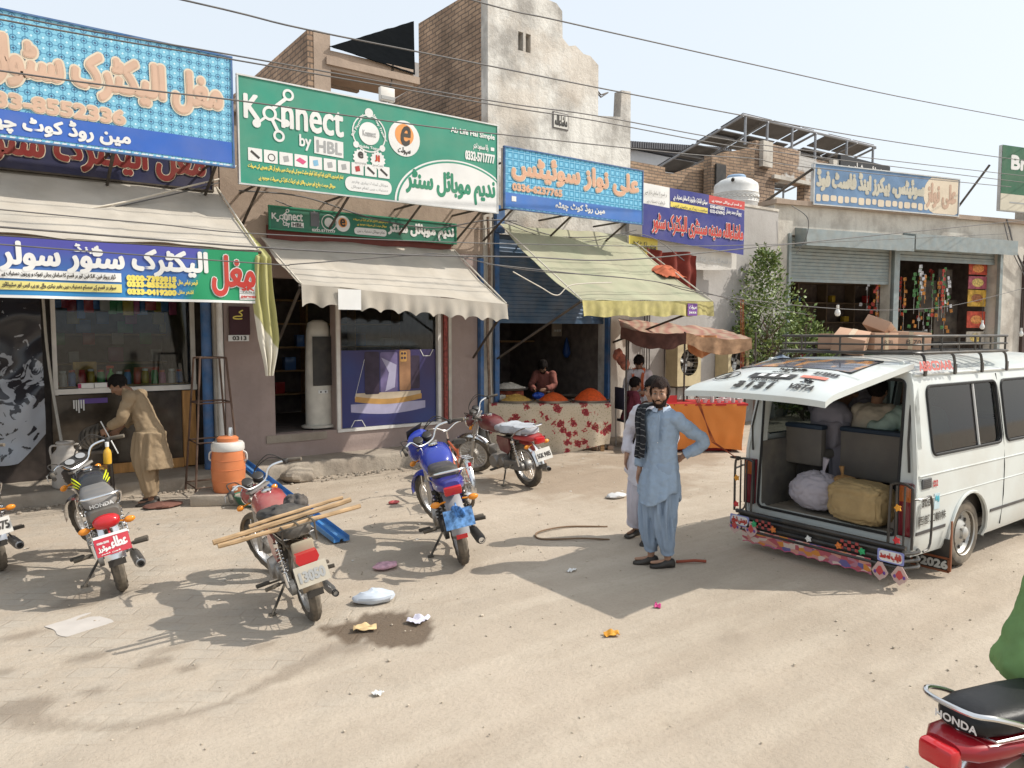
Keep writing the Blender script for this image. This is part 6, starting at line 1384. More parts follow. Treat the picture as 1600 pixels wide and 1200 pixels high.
hlet(ibk,[('VISTA',.42,.74,.87,.93,.006),('3131',-.30,.20,.885,.95,.010),('MASTER PAK',-.22,.2,.81,.85,.004),('212543',.44,.74,.62,.66,.008),('A',-.72,-.6,.71,.82,.008),('TOYOTA',-.12,.14,.66,.685,.003)])
m=MB()
for i in range(22): a=2*math.pi*i/22; a2=2*math.pi*(i+1)/22; m.tube([hp(.765+.085*math.sin(a),.66+.16*math.cos(a),.012),hp(.765+.085*math.sin(a2),.66+.16*math.cos(a2),.012)],.005,4,cap=False)
m.build('oval_emblem',ibk,ht)
m=MB()
for k in range(26): 
    a=rnd.uniform(-.30,.08); u=.60+rnd.random()*.05; m.tube([hp(u-.03,a,.010),hp(u-.02+rnd.uniform(-.02,.02),a+.03,.010),hp(u-.035+rnd.uniform(-.02,.02),a+.05,.010)],.004,4)
for k in range(16):
    a=-.50-rnd.random()*.12; u=.78+rnd.random()*.05; m.tube([hp(u,a,.012),hp(u+rnd.uniform(-.03,.03),a+.03,.012)],.006,4)
m.build('scroll_decal',ibk,ht)
m=MB()
for s_ in (-1,1): m.tube([(hin.x+.05,s_*.66,1.93),(hin.x-.10,s_*.66,1.935)],.02,6)
m.build('hinge',vw,van)
# tassel ropes on far side
m=MB(); 
for k in range(3): m.tube([hp(.98,.86-.03*k,-.08),(-.45,.90+.02*k,1.1),(-.17,.86,.93)],.004,5)
m.build('ornament_cord',rope_m,van); m=MB(); m.tube([(-.17+.05*math.cos(a),.86+.05*math.sin(a),.93+.0*a) for a in [2*math.pi*i/12 for i in range(12)]],.008,5,closed=True,M=T(0,0,0)); m.build('guard_ring',black,van)
# roof rack
RK=mat('rack black',(.02,.021,.023),.4,dust=.25)
rk=thing('roof_rack','long black tubular roof rack with flat rails on the minibus roof','roof rack',(VX,VY,1.97))
m=MB(); x0,x1,y0,y1=.15,2.15,-.74,.62
for z,r_ in ((.05,.015),(.20,.013)):
    m.tube(rrect(x0,x1,y0,y1,.12,4) and [(p[0],p[1],z) for p in rrect(x0,x1,y0,y1,.12,4)],r_,7,closed=True)
m.tube([(p[0],p[1],.125) for p in rrect(x0,x1,y0,y1,.12,4)],.010,6,closed=True); m.build('rail',RK,rk)
m=MB()
for i in range(11): m.box((x0+.05+(x1-x0-.1)*i/10,(y0+y1)/2,.05),(.05,y1-y0-.02,.012))
m.build('floor_slat',RK,rk); m=MB()
for i in range(6):
    x=x0+.14+(x1-x0-.28)*i/5
    for y in (y0,y1): m.tube([(x,y,.06),(x,y,.20)],.010,6)
for y in (-.45,-.05,.35): m.tube([(x0,y,.06),(x0,y,.20)],.010,6); m.tube([(x1,y,.06),(x1,y,.20)],.010,6)
m.build('upright',RK,rk); m=MB()
for i in range(4):
    x=x0+.12+(x1-x0-.3)*i/3
    m.tube(spl([(x,y0+.02,.05),(x,y0-.02,.02),(x,-.775,-.08),(x,-.775,-.15)],4),.013,6); m.tube(spl([(x,y1-.02,.05),(x,y1+.05,.02),(x,.775,-.08),(x,.775,-.15)],4),.013,6)
    m.box((x,-.778,-.10),(.035,.02,.09))
m.build('rack_foot',RK,rk)
m=MB(); m.tube([(p[0]+.35,p[1],.33) for p in rrect(.6,1.9,-.3,.6,.05,3)],.008,6,closed=True); 
# cartons on the rack
cb=mat('cardboard',(.44,.27,.18),.85,var=.08,scale=3); tape=mat('tape',(.5,.38,.25),.4)
def carton(lab,x,y,z,d,rz,rx=0,ry=0):
    t_=thing('carton',lab,'carton',(VX+x,VY+y,z),rz=R(rz),rx=R(rx),ry=R(ry),group='brown cartons on the roof rack'); m=MB(); m.box((0,0,d[2]/2),d,bev=.006); m.build('box',cb,t_); m=MB(); m.box((0,0,d[2]+.001),(d[0]*1.002,.05,.003)); m.box((0,-d[1]/2-.001,d[2]*.5),(.05,.003,d[2])); m.build('tape',tape,t_)
    mb=MB(); txt(mb,'B 70',-d[0]*.1,d[0]*.25,d[2]*.3,d[2]*.55,Matrix(((1,0,0,0),(0,0,-1,-d[1]/2),(0,1,0,0),(0,0,0,1))),z=.004); mb.build('lettering',ibk,t_,smooth=0); return t_
carton('brown carton lying tilted at the left end of the roof rack load',.72,.18,2.03,(.36,.30,.17),20,10,-14)
carton('brown carton in the middle of the roof rack load',1.08,.12,2.03,(.34,.30,.17),-12)
carton('large brown carton at the right end of the roof rack load',1.42,.02,2.03,(.46,.32,.18),-30,0,3)
carton('small brown carton tipped up on top of the roof rack load',1.22,.16,2.19,(.30,.26,.12),10,22,24)
carton('low brown carton behind the tilted one on the roof rack',.95,.42,2.03,(.36,.3,.16),5)
t_=thing('spare_roll','dark rubber mat roll lying behind the cartons on the roof rack','roll',(VX+1.75,VY+.15,2.13),rz=R(80)); m=MB(); m.cyl((-.25,0,0),(.25,0,0),.09,n=18); m.build('roll',rubber,t_)
t_=thing('horn_dish','small pale dish shaped horn on the rear edge of the minibus roof','horn',(VX+.28,VY+.66,1.92)); m=MB(); m.lathe([(.01,.06),(.04,.04),(.12,.015),(.13,0),(.12,-.01)],20); m.build('dish',mat('dish pale',(.3,.36,.45),.3,.5),t_); m=MB(); m.cyl((0,0,-.03),(0,0,.11),.012,n=8); m.build('stem',steel,t_)
# cargo
def sack(lab,x,y,z,rad,rz,mm,seed,tie=None,sq=1):
    t_=thing('sack',lab,'sack',(VX+x,VY+y,z),rz=R(rz)); m=MB(); m.ell((0,0,0),(1,1,1),90,56)
    out=[]
    for v in m.v:
        n_=v.normalized(); q=Vector([math.copysign(abs(c)**sq,c) for c in n_]); q=Vector((q.x*rad[0],q.y*rad[1],q.z*rad[2])); f=.05*nz(n_.x*2+seed,n_.y*2,n_.z*2,1.3)+.03*nz(n_.x*5,n_.y*5,seed+n_.z*5,1.5)-.055*max(0,.22-abs(nz(n_.x*2.6+seed,n_.y*2.6,n_.z*2.6,1)))/.22-.03*max(0,.2-abs(nz(n_.x*6,n_.y*6+seed,n_.z*6,1)))/.2
        if tie: d=1-(n_-Vector(tie).normalized()).length; f+=.03*max(0,d)*math.sin(12*math.atan2(n_.y,n_.z)); 
        q*=1+f; q.z=max(q.z,-rad[2]*.86); out.append(q)
    m.v=out; b_=m.build('body',mm,t_,smooth=70)
    if tie:
        m=MB(); d=Vector(tie).normalized(); p=Vector((d.x*rad[0],d.y*rad[1],d.z*rad[2])); m.tube([p*.95,p*1.08,p*1.25+Vector((0,0,.03)),p*1.45+Vector((0,0,.05))],[.06,.022,.04,.055],12,flat=.4); m.build('neck',mm,t_)
    return t_
sack('plump pale lilac cloth sack tied at the top in the van boot',.27,.22,.635,(.20,.27,.20),10,mat('lilac cloth',(.42,.39,.44),.9,var=.1,bump=.2,bscale=30,dust=.15),1,tie=(.1,-.2,1))
sack('square yellow tan cloth sack at the open edge of the van boot',.20,-.28,.625,(.19,.30,.20),-8,mat('yellow tan cloth',(.40,.285,.14),.9,var=.12,bump=.25,bscale=50),5,sq=.55)
sack('small orange brown cloth bundle squeezed between the two sacks in the van',.36,-.02,.74,(.12,.13,.08),0,mat('orange brown cloth',(.42,.24,.10),.9,var=.2),9,tie=(0,.2,1))
t_=thing('carton','pale carton beside the yellow sack in the right of the van boot','carton',(VX+.35,VY-.60,.43)); m=MB(); m.box((0,0,.14),(.25,.15,.28),bev=.006); m.build('box',mat('pale card',(.45,.38,.32),.8),t_)
# ================================================================ PEOPLE
def remesh(mb,vox,smooth=4,fac=.5):
    me=bpy.data.meshes.new('tmp'); me.from_pydata([tuple(v) for v in mb.v],[],mb.f); me.validate(); o=bpy.data.objects.new('tmp',me); C.objects.link(o)
    md=o.modifiers.new('r','REMESH'); md.mode='VOXEL'; md.voxel_size=vox
    sm2=o.modifiers.new('s','SMOOTH'); sm2.iterations=smooth; sm2.factor=fac
    dg=bpy.context.evaluated_depsgraph_get(); ev=o.evaluated_get(dg); m2=ev.to_mesh(); out=MB(); out.v=[Vector(v.co) for v in m2.vertices]; out.f=[tuple(p.vertices) for p in m2.polygons]; out.m=[0]*len(out.f); ev.to_mesh_clear(); bpy.data.objects.remove(o); bpy.data.meshes.remove(me); return out
def cap(mb,a,b_,r0,r1,n=14,k=5):
    a=Vector(a);b_=Vector(b_);d=(b_-a); L_=d.length; d=d.normalized() if L_>1e-6 else Vector((0,0,1)); pts=[];rs=[]
    for i in range(k): t=math.pi/2*(1-i/k); pts.append(a-d*r0*math.sin(t)); rs.append(max(r0*math.cos(t),.0008))
    pts.append(a); rs.append(r0); pts.append(b_); rs.append(r1)
    for i in range(1,k+1): t=math.pi/2*i/k; pts.append(b_+d*r1*math.sin(t)); rs.append(max(r1*math.cos(t),.0008))
    mb.tube(pts,rs,n)
def chain(mb,P,Rr):
    for i in range(len(P)-1): cap(mb,P[i],P[i+1],Rr[i],Rr[i+1])
def frame(c,f,u=(0,0,1)):
    f=Vector(f).normalized(); l=Vector(u).cross(f).normalized(); u=f.cross(l); return Matrix(((f.x,l.x,u.x,c[0]),(f.y,l.y,u.y,c[1]),(f.z,l.z,u.z,c[2]),(0,0,0,1)))
def head(mb,F):
    mb.ell((-.012,0,.025),(.098,.076,.098),20,14,F); mb.ell((.012,0,-.03),(.078,.062,.088),18,12,F); mb.ell((.035,0,-.088),(.045,.040,.034),14,10,F)
    cap2=lambda a,b_,r0,r1: cap(mb,F@Vector(a),F@Vector(b_),r0,r1,10,3)
    cap2((.086,0,.018),(.108,0,-.026),.009,.014); cap2((.098,-.012,-.032),(.098,.012,-.032),.009,.009)
    cap2((.083,-.035,.034),(.083,.035,.034),.013,.013); cap2((.082,-.016,-.062),(.082,.016,-.062),.012,.012); cap2((.079,-.012,-.074),(.079,.012,-.074),.011,.011)
    for s_ in (-1,1): mb.ell((.055,s_*.042,-.02),(.036,.026,.032),12,8,F); mb.ell((-.012,s_*.080,-.005),(.020,.009,.032),10,8,F)
def eyes(par,F,shut=False):
    m=MB()
    for s_ in (-1,1): m.ell((.0835,s_*.031,.009),(.008,.0125,.0062),12,8,F)
    e=m.build('eyes',mat('eye white',(.38,.34,.30),.4),par,smooth=60); m=MB()
    for s_ in (-1,1): m.ell((.0885,s_*.031+.001,.0095),(.005,.0068,.0062),10,6,F)
    m.build('irises',mat('iris',(.02,.012,.008),.2),e,smooth=60)
def hairmesh(par,F,mm,long=0,seed=1,fringe=.05,vol=1.0,back=-.07,side=-.03):
    m=MB(); n,k=44,30; vs=[];fs=[]
    for i in range(k+1):
        p=-math.pi/2+math.pi*i/k
        for j in range(n):
            a=2*math.pi*j/n; vs.append(Vector((-.016+.112*vol*math.cos(p)*math.cos(a),.089*vol*math.cos(p)*math.sin(a),.030+.110*vol*math.sin(p))))
    for i in range(k):
        for j in range(n): fs.append((i*n+j,i*n+(j+1)%n,(i+1)*n+(j+1)%n,(i+1)*n+j))
    keep=[]
    for f in fs:
        c=sum((vs[q] for q in f),Vector())/4; nn=.012*nz(c.x*30,c.y*30,seed,1)
        low=side if c.x>-.03 else back
        if c.x>.035: ok=c.z>fringe+nn+.02*math.sin(c.y*60+seed)*.4
        elif c.x>-.01: ok=c.z>side+nn+(.0 if abs(c.y)<.05 else .0)
        else: ok=c.z>back+nn
        if ok: keep.append(f)
    out=[]
    for v in vs:
        d=(v-Vector((-.016,0,.03))).normalized(); out.append(v+d*(.007*nz(v.x*22,v.y*22,v.z*10+seed,1)+.0012*math.sin(math.atan2(v.y,v.x)*26+v.z*40)+.005*nz(v.x*60,v.y*60,v.z*25+seed,1)))
    inner=[v*1.0-(v-Vector((-.016,0,.03)))*.14 for v in out]; N=len(out)
    used=sorted({q for f in keep for q in f}); mp={q:i for i,q in enumerate(used)}; K=len(used)
    V2=[out[q] for q in used]+[inner[q] for q in used]; F2=[tuple(mp[q] for q in f) for f in keep]; F2+=[tuple(K+q for q in reversed(f)) for f in F2[:]]
    cnt={}
    for f in keep:
        for a,b_ in zip(f,f[1:]+f[:1]): cnt[(a,b_)]=1
    for (a,b_) in list(cnt):
        if (b_,a) not in cnt: F2.append((mp[a],K+mp[a],K+mp[b_],mp[b_]))
    m.add(V2,F2,F); return m.build('hair',mm,par,smooth=60)
def beard(par,F,mm,full=True):
    m=MB(); n=24; 
    def sh(u,v):
        a=R(-92+184*u); z=-.080-.034*v if full else -.06-.05*v
        k=math.cos(min(1,abs(v))*1.25); x=.020+.074*math.cos(a)*(.75+.25*k)-.02*v*v; y=.0655*math.sin(a)*(.62+.38*k)
        top=-.002*0
        if abs(math.sin(a))>.5: z+= .075*(1-v)*(abs(math.sin(a))-.5)/.5+.01*v
        r=.985+.012*nz(u*20,v*9,3,1)
        return (x*r,y*r,z)
    m.grid(lambda u,v:sh(u,v),28,9,M=F,thick=.006)
    m.tube([F@Vector(p) for p in ((.086,-.034,-.060),(.099,-.014,-.048),(.101,0,-.046),(.099,.014,-.048),(.086,.034,-.060))],[.002,.0045,.005,.0045,.002],8)
    return m.build('beard',mm,par,smooth=60)
def brows(par,F,mm):
    m=MB()
    for s_ in (-1,1): m.tube([F@Vector(p) for p in ((.094,s_*.014,.029),(.093,s_*.030,.034),(.082,s_*.048,.028))],[.003,.0045,.002],6)
    m.build('eyebrows',mm,par)
def hand(mb,w_,d,n,side=1,curl=.35,s_=1.0):
    """w wrist, d finger direction, n palm normal; side +1 puts the thumb on d x n"""
    d=Vector(d).normalized(); n=Vector(n); n=(n-d*n.dot(d)).normalized(); t=d.cross(n).normalized()*side; w_=Vector(w_)
    cap(mb,w_,w_+d*.03*s_,.022*s_,.024*s_)
    for k in range(4): a=w_+d*.02*s_+t*(.022-.0145*k)*s_; b_=w_+d*.088*s_+t*(.030-.0195*k)*s_; cap(mb,a,b_,.0135*s_,.0115*s_,8,3)
    LN=(.074,.084,.078,.060)
    for k in range(4):
        p=w_+d*.090*s_+t*(.030-.0195*k)*s_; ang=curl*.5+.06*k; L_=LN[k]*s_
        for q,(fr,r0,r1) in enumerate(((.45,.0100,.0092),(.32,.0092,.0084),(.23,.0084,.0075))):
            dr=(d*math.cos(ang)+n*math.sin(ang)); e=p+dr*L_*fr; cap(mb,p,e,r0*s_,r1*s_,8,3); p=e; ang+=curl*.75
    p=w_+d*.025*s_+t*.024*s_; dr=(d*.72+t*.62+n*.25).normalized(); e=p+dr*.045*s_; cap(mb,p,e,.0135*s_,.0110*s_,8,3); dr=(d*.88+t*.30+n*.38).normalized(); q=e+dr*.032*s_; cap(mb,e,q,.0105*s_,.0095*s_,8,3); cap(mb,q,q+(d*.9+n*.5).normalized()*.024*s_,.0095*s_,.0080*s_,8,3)
def sweep(mb,P,rad,n=40,up=None,M=None):
    """P centres; rad(i,theta)->radius pair (side,front) handled by callable returning radius"""
    k=len(P); P=[Vector(p) for p in P]; rings=[]; u=None
    for i in range(k):
        a=P[max(i-1,0)]; b_=P[min(i+1,k-1)]; t=(b_-a).normalized()
        if u is None: u=Vector((1,0,0)); 
        u=(u-t*u.dot(t)).normalized(); w_=t.cross(u)
        rings.append([P[i]+(u*math.cos(2*math.pi*j/n)*rad(i,2*math.pi*j/n)[0]+w_*math.sin(2*math.pi*j/n)*rad(i,2*math.pi*j/n)[1]) for j in range(n)])
    mb.loft(rings,M)
def lerpP(P,m_):
    P=[Vector(p) for p in P]; out=[]
    for i in range(m_+1):
        t=i/m_*(len(P)-1); k=min(int(t),len(P)-2); out.append(P[k].lerp(P[k+1],t-k))
    return out
def interp(L_,t):
    x=t*(len(L_)-1); k=min(int(x),len(L_)-2); return L_[k]+(L_[k+1]-L_[k])*(x-k)
def sleeve(mb,P,Rr,seed=0,wr=.10,m_=26,n=28):
    Q=spl(P,m_//(len(P)-1)); m2=len(Q)-1
    sweep(mb,Q,lambda i,a:[interp(Rr,i/m2)*(1+wr*math.sin(i*1.35+1.7*math.sin(a+seed)+seed)*.5+wr*.6*nz(i*.35,math.sin(a)*1.5,seed,1))]*2,n)
def shalwar(mb,hip,knee,ank,Rr,seed=0,folds=7,amp=.16,n=56,m_=40):
    Q=spl([hip,knee,ank],m_//2); m2=len(Q)-1
    def rad(i,a):
        t=i/m2; env=math.sin(math.pi*min(1,t*1.05+.06))**.6; r=interp(Rr,t)
        r*=1+amp*env*(math.sin(folds*a+seed+2.2*math.sin(t*3+seed)))*.6+amp*.5*env*math.sin((folds*2-3)*a-seed*2+t*4)+(.10*math.sin(t*34+2*math.sin(a))*max(0,t-.75)*4)
        return (r*1.05,r)
    sweep(mb,Q,rad,n)
def kameez(mb,rings,seed=0,amp=.042,folds=9,n=60,sub=7):
    """rings: (centre, depth radius, side radius, yaw deg)"""
    rings=[tuple(r_)+(0,)*(6-len(r_)) for r_ in rings]; P=[];m2=(len(rings)-1)*sub
    for i in range(m2+1):
        t=i/m2; x=t*(len(rings)-1); k=min(int(x),len(rings)-2); f=x-k; f=f*f*(3-2*f)*.5+f*.5; a,b_=rings[k],rings[k+1]
        c=Vector(a[0]).lerp(Vector(b_[0]),f); rx_=a[1]+(b_[1]-a[1])*f; ry_=a[2]+(b_[2]-a[2])*f; yw=R(a[3]+(b_[3]-a[3])*f); tilt=(a[4]+(b_[4]-a[4])*f) if len(a)>4 else 0; lift=(a[5]+(b_[5]-a[5])*f) if len(a)>5 else 0; ring=[]
        e=amp*(t**1.6)*1.5+amp*.25
        for j in range(n):
            th=2*math.pi*j/n; r=1+e*math.sin(folds*th+seed+3*math.sin(t*2.5+seed))*.8+e*.7*math.sin(5*th-seed*1.7+t*5)+amp*.5*nz(math.cos(th)*2,math.sin(th)*2,t*5+seed,1.4)
            p=Vector((rx_*r*math.cos(th),ry_*r*math.sin(th),tilt*math.cos(th)+lift*abs(math.sin(th))**3)); p.rotate(Matrix.Rotation(yw,3,'Z')); ring.append(c+p)
        P.append(ring)
    mb.loft(P)
def wrinkle(o,amp,s_,seed=0,st=(1,1,1)):
    for v,n_ in zip(o.v,normals(o)): v+=n_*amp*(noise.noise(Vector((v.x*s_*st[0]+seed,v.y*s_*st[1],v.z*s_*st[2])))+.5*noise.noise(Vector((v.x*s_*2.3*st[0],v.y*s_*2.3*st[1]+seed,v.z*s_*2.3*st[2]))))
def normals(o):
    N=[Vector((0,0,0)) for _ in o.v]
    for f in o.f:
        n_=(o.v[f[1]]-o.v[f[0]]).cross(o.v[f[2]]-o.v[f[0]])
        for i in f: N[i]+=n_
    return [q.normalized() if q.length>0 else q for q in N]
def skinm(n,c): return mat('skin '+n,c,.55,var=.08,scale=14)
skA=skinm('a',(.36,.205,.135)); skB=skinm('b',(.24,.13,.08)); hairk=mat('hair black',(.012,.009,.008),.7,var=.4,scale=30,spec=.12,bump=.6,bscale=120); hairb=mat('hair brown',(.022,.012,.009),.65,var=.5,scale=30,spec=.15,bump=.6,bscale=120)
def clothm(n,c,var=.06): return mat('cloth '+n,c,.9,var=var,scale=5,bump=.12,bscale=220,spec=.2)
leather=mat('leather black',(.02,.018,.018),.5,dust=.12)
def person(label,loc,rz,J,skin,hair,top,bottom,vox=.009,hv=1,beardy=0,hands=True,shoes=None,hairkw={},kz=None,legR=(.135,.125,.075),armR=(.075,.062,.055),sit=False,fa=.14,group=None,skirt=True,collar=None,topsmooth=5,curlL=.35,curlR=.35,shirt_extra=None):
    t=thing('person',label,'person',loc,rz=R(rz),group=group)
    F=frame(J['head'],J['look'],J.get('up',(0,0,1)))@S(J.get('hs',1)); g=lambda k:Vector(J[k])
    mb=MB(); head(mb,F); hd=g('head')
    cap(mb,g('neck'),hd+F.to_3x3()@Vector((-.02,0,-.06)),.055,.052)
    mid=g('pelvis').lerp(g('chest'),.5)
    for a,b_,r0,r1 in ((g('pelvis'),mid,.11,.10),(mid,g('chest'),.10,.105),(g('chest'),g('neck'),.10,.05)): cap(mb,a,b_,r0,r1)
    for s_ in 'LR':
        cap(mb,g('chest')+ (g('sh'+s_)-g('chest'))*.3,g('sh'+s_),.075,.050); cap(mb,g('sh'+s_),g('el'+s_),.042,.034); cap(mb,g('el'+s_),g('wr'+s_),.034,.026)
        cap(mb,g('pelvis'),g('hip'+s_),.11,.085); cap(mb,g('hip'+s_),g('kn'+s_),.080,.055); cap(mb,g('kn'+s_),g('an'+s_),.055,.036)
        tv=g('toe'+s_)-g('an'+s_); cap(mb,g('an'+s_)+Vector((0,0,-.045)),g('an'+s_)+tv*.8+Vector((0,0,.005)),.028,.014)
        if hands: hand(mb,g('wr'+s_),J['hd'+s_],J['pn'+s_],J.get('ts'+s_,1),curlL if s_=='L' else curlR,hv)
    body=remesh(mb,vox,3); b_=body.build('body',skin,t,smooth=180)
    eyes(t,F); hairmesh(t,F,hair,**hairkw); brows(t,F,hair)
    if beardy: beard(t,F,hair)
    # trousers
    mb=MB(); cap(mb,g('hipL')*.6+g('pelvis')*.4,g('hipR')*.6+g('pelvis')*.4,.145,.145)
    for s_,sd in (('L',1.3),('R',4.1)):
        shalwar(mb,g('hip'+s_)+Vector((0,0,.04)),g('kn'+s_),g('an'+s_)+Vector((0,0,.03)),legR,sd,amp=fa)
    q=remesh(mb,vox*1.15,2); wrinkle(q,.008,9,1,(1,1,.5)); q.build('trousers',bottom,t,smooth=180)
    # shirt
    mb=MB(); kameez(mb,kz,seed=J.get('seed',1)); 
    for s_,sd in (('L',.5),('R',2.2)):
        w_=g('el'+s_).lerp(g('wr'+s_),J.get('cuff',.93)); e=g('el'+s_)
        sleeve(mb,[g('sh'+s_)+(g('chest')-g('sh'+s_))*.25,g('sh'+s_),g('sh'+s_).lerp(e,.5),e,w_],[armR[0]*1.0,armR[0]*1.08,armR[0],armR[1],armR[2]],sd)
    if shirt_extra: shirt_extra(mb)
    q=remesh(mb,vox*1.1,topsmooth-2); wrinkle(q,.014,7,3,(1,1,.6)); wrinkle(q,.006,22,5); q.build('kameez',top,t,smooth=180)
    if collar:
        m=MB(); nk=g('neck'); fd=Vector(J['look']); fd.z=0; fd=fd.normalized()
        CF=frame(nk+Vector((0,0,.0)),Vector(J.get('cdir',fd)))
        m.grid(lambda u,v:Vector(((.062+.030*v)*math.cos(R(18+324*u)),(.066+.034*v)*math.sin(R(18+324*u)),.055-.045*v+ .035*abs(math.cos(R(9+162*u)))**1*-1+.02)),30,4,M=CF,thick=.004); m.build('collar',collar,t,smooth=60)
    for s_ in 'LR':
        m=MB(); a=g('an'+s_); tv=(g('toe'+s_)-a); tv.z=0; L_=tv.length; d=tv.normalized(); SF=frame((a.x,a.y,min(a.z,g('toe'+s_).z)-.035 if not sit else a.z-.075),d)
        secs=[]
        for x,zc,hw,hh in ((-.075,.035,.018,.025),(-.065,.04,.034,.04),(-.03,.045,.038,.045),(.03,.04,.037,.04),(.09,.03,.046,.028),(.14,.026,.044,.022),(.175,.022,.030,.016),(.185,.02,.012,.010)):
            secs.append([Vector((x,1.1*hw*math.cos(q_),max(0,1.12*(zc-.012+hh*math.sin(q_))))) for q_ in [2*math.pi*j/16 for j in range(16)]])
        m.loft(secs,SF); m.build('shoe',shoes or leather,t,smooth=60)
    return t,F
Z=Vector
# --- man in light blue
blueS=clothm('sky blue',(.29,.365,.46))
J=dict(pelvis=(0,0,.95),chest=(0,0,1.32),neck=(.0,0,1.47),head=(.035,.0,1.635),look=(.80,.58,-.04),
 shL=(-.03,.165,1.405),elL=(-.27,.30,1.20),wrL=(-.15,.13,1.04),hdL=(.35,-.75,-.45),pnL=(.8,.4,0),
 shR=(.02,-.165,1.405),elR=(.03,-.235,1.14),wrR=(.085,-.225,.90),hdR=(.12,.03,-1),pnR=(0,1,0),tsR=-1,
 hipL=(0,.075,.93),hipR=(0,-.075,.93),knL=(.03,.078,.50),knR=(.05,-.078,.50),anL=(-.03,.075,.095),anR=(.03,-.10,.095),toeL=(.16,-.02,.035),toeR=(.20,-.20,.035),cdir=(.85,.52,0),seed=2,cuff=.88,hs=1.09)
kz=[((-.01,0,1.495),.05,.065,12,0,0),((-.005,0,1.47),.085,.135,12),((0,0,1.42),.106,.182,12),((0,0,1.30),.120,.172,10),((0,0,1.12),.124,.166,6),((.0,0,.98),.140,.180,2),((.01,0,.86),.168,.210,0),((.025,0,.74),.186,.222,0,0,.02),((.035,0,.60),.190,.222,0,0,.13)]
A_,AF=person('man in pale blue shalwar kameez standing hand on hip behind the van',(5.24,4.79,0),178,J,skA,hairb,blueS,clothm('sky blue trousers',(.27,.34,.435)),vox=.0065,beardy=1,kz=kz,legR=(.095,.112,.098,.060),armR=(.064,.062,.052),fa=.30,collar=clothm('collar',(.50,.58,.70)),hairkw=dict(vol=1.045,fringe=.060,back=-.08,side=-.03,seed=3),group=None)
A_.scale=(.94,.93,1); MW[A_.name]=MW[A_.name]@S(.94,.93,1)
m=MB()
for k in range(4): 
    p=Vector((.130*math.cos(R(28))+.004,.130*math.sin(R(28)),1.40-.07*k)); m.ell(p,(.005,.005,.005),8,6)
m.build('buttons',iw,A_); 
m=MB(); m.grid(lambda u,v:Vector((.122+.012*v,.060+.03*u,1.45-.24*v)),3,10,thick=.003); m.build('placket',MT['cloth collar'] if False else blueS,A_)
# rolled dark scarf over his right shoulder
t_=thing('scarf','black striped scarf folded over the right shoulder of the man in blue','scarf',(0,0,0)); 
def scf(u,v):
    # v along the drape back->front, u across
    Mp=MW[A_.name]; s_=v*1.05; y=-.155+(u-.5)*.13
    if s_<.42: p=(-.125-.02*math.sin(s_*9),1.48-.42+s_-.0) 
    elif s_<.60: a=(s_-.42)/.18*math.pi; p=(-.0-.125*math.cos(a),1.475+.045*math.sin(a))
    else: p=(.130+.03*math.sin((s_-.6)*5),1.475-(s_-.60))
    return Mp@Vector((p[0]+.018*math.sin(u*13+v*4),y+.012*math.sin(v*17),p[1]+.01*math.sin(u*9)))
m=MB(); m.grid(scf,20,44,thick=.012)
mm,tt,bb=newmat('striped scarf'); N=tt.nodes; L=tt.links; ge=N.new('ShaderNodeNewGeometry'); wv=N.new('ShaderNodeTexWave'); wv.inputs['Scale'].default_value=6; wv.inputs['Distortion'].default_value=9; wv.bands_direction='Z'; L.new(ge.outputs['Position'],wv.inputs['Vector']); rp=N.new('ShaderNodeValToRGB'); rp.color_ramp.elements[0].position=.955; rp.color_ramp.elements[0].color=(.012,.013,.017,1); rp.color_ramp.elements[1].position=.985; rp.color_ramp.elements[1].color=(.2,.2,.2,1); L.new(wv.outputs[0],rp.inputs[0]); L.new(rp.outputs[0],bb.inputs['Base Color']); bb.inputs['Roughness'].default_value=.95
m.build('fabric',mm,t_,smooth=70)
# --- man behind in white
J2=dict(J); J2.update(head=(.03,0,1.66),look=(1,-.25,-.12),elL=(.0,.26,1.14),wrL=(.10,.22,.92),hdL=(.2,0,-1),pnL=(0,-1,0),elR=(.0,-.26,1.14),wrR=(.10,-.22,.92),cdir=(1,0,0),seed=5,anL=(.10,.12,.095),anR=(-.06,-.10,.095),toeL=(.29,.14,.035),toeR=(.13,-.13,.035))
PB,_=person('man in white shalwar standing close behind the man in blue',(5.78,5.56,0),200,J2,skA,hairk,clothm('white',(.58,.56,.60)),clothm('lilac white',(.56,.54,.60)),vox=.010,kz=[tuple([(a[0][0],a[0][1],a[0][2]+.02)])+a[1:] for a in kz],legR=(.105,.115,.10,.095),fa=.12,beardy=0,hairkw=dict(vol=1.10,fringe=.06,seed=7))
PB.scale=(.965,)*3; PB.rotation_euler[1]=0; PB.rotation_euler[0]=R(-5)
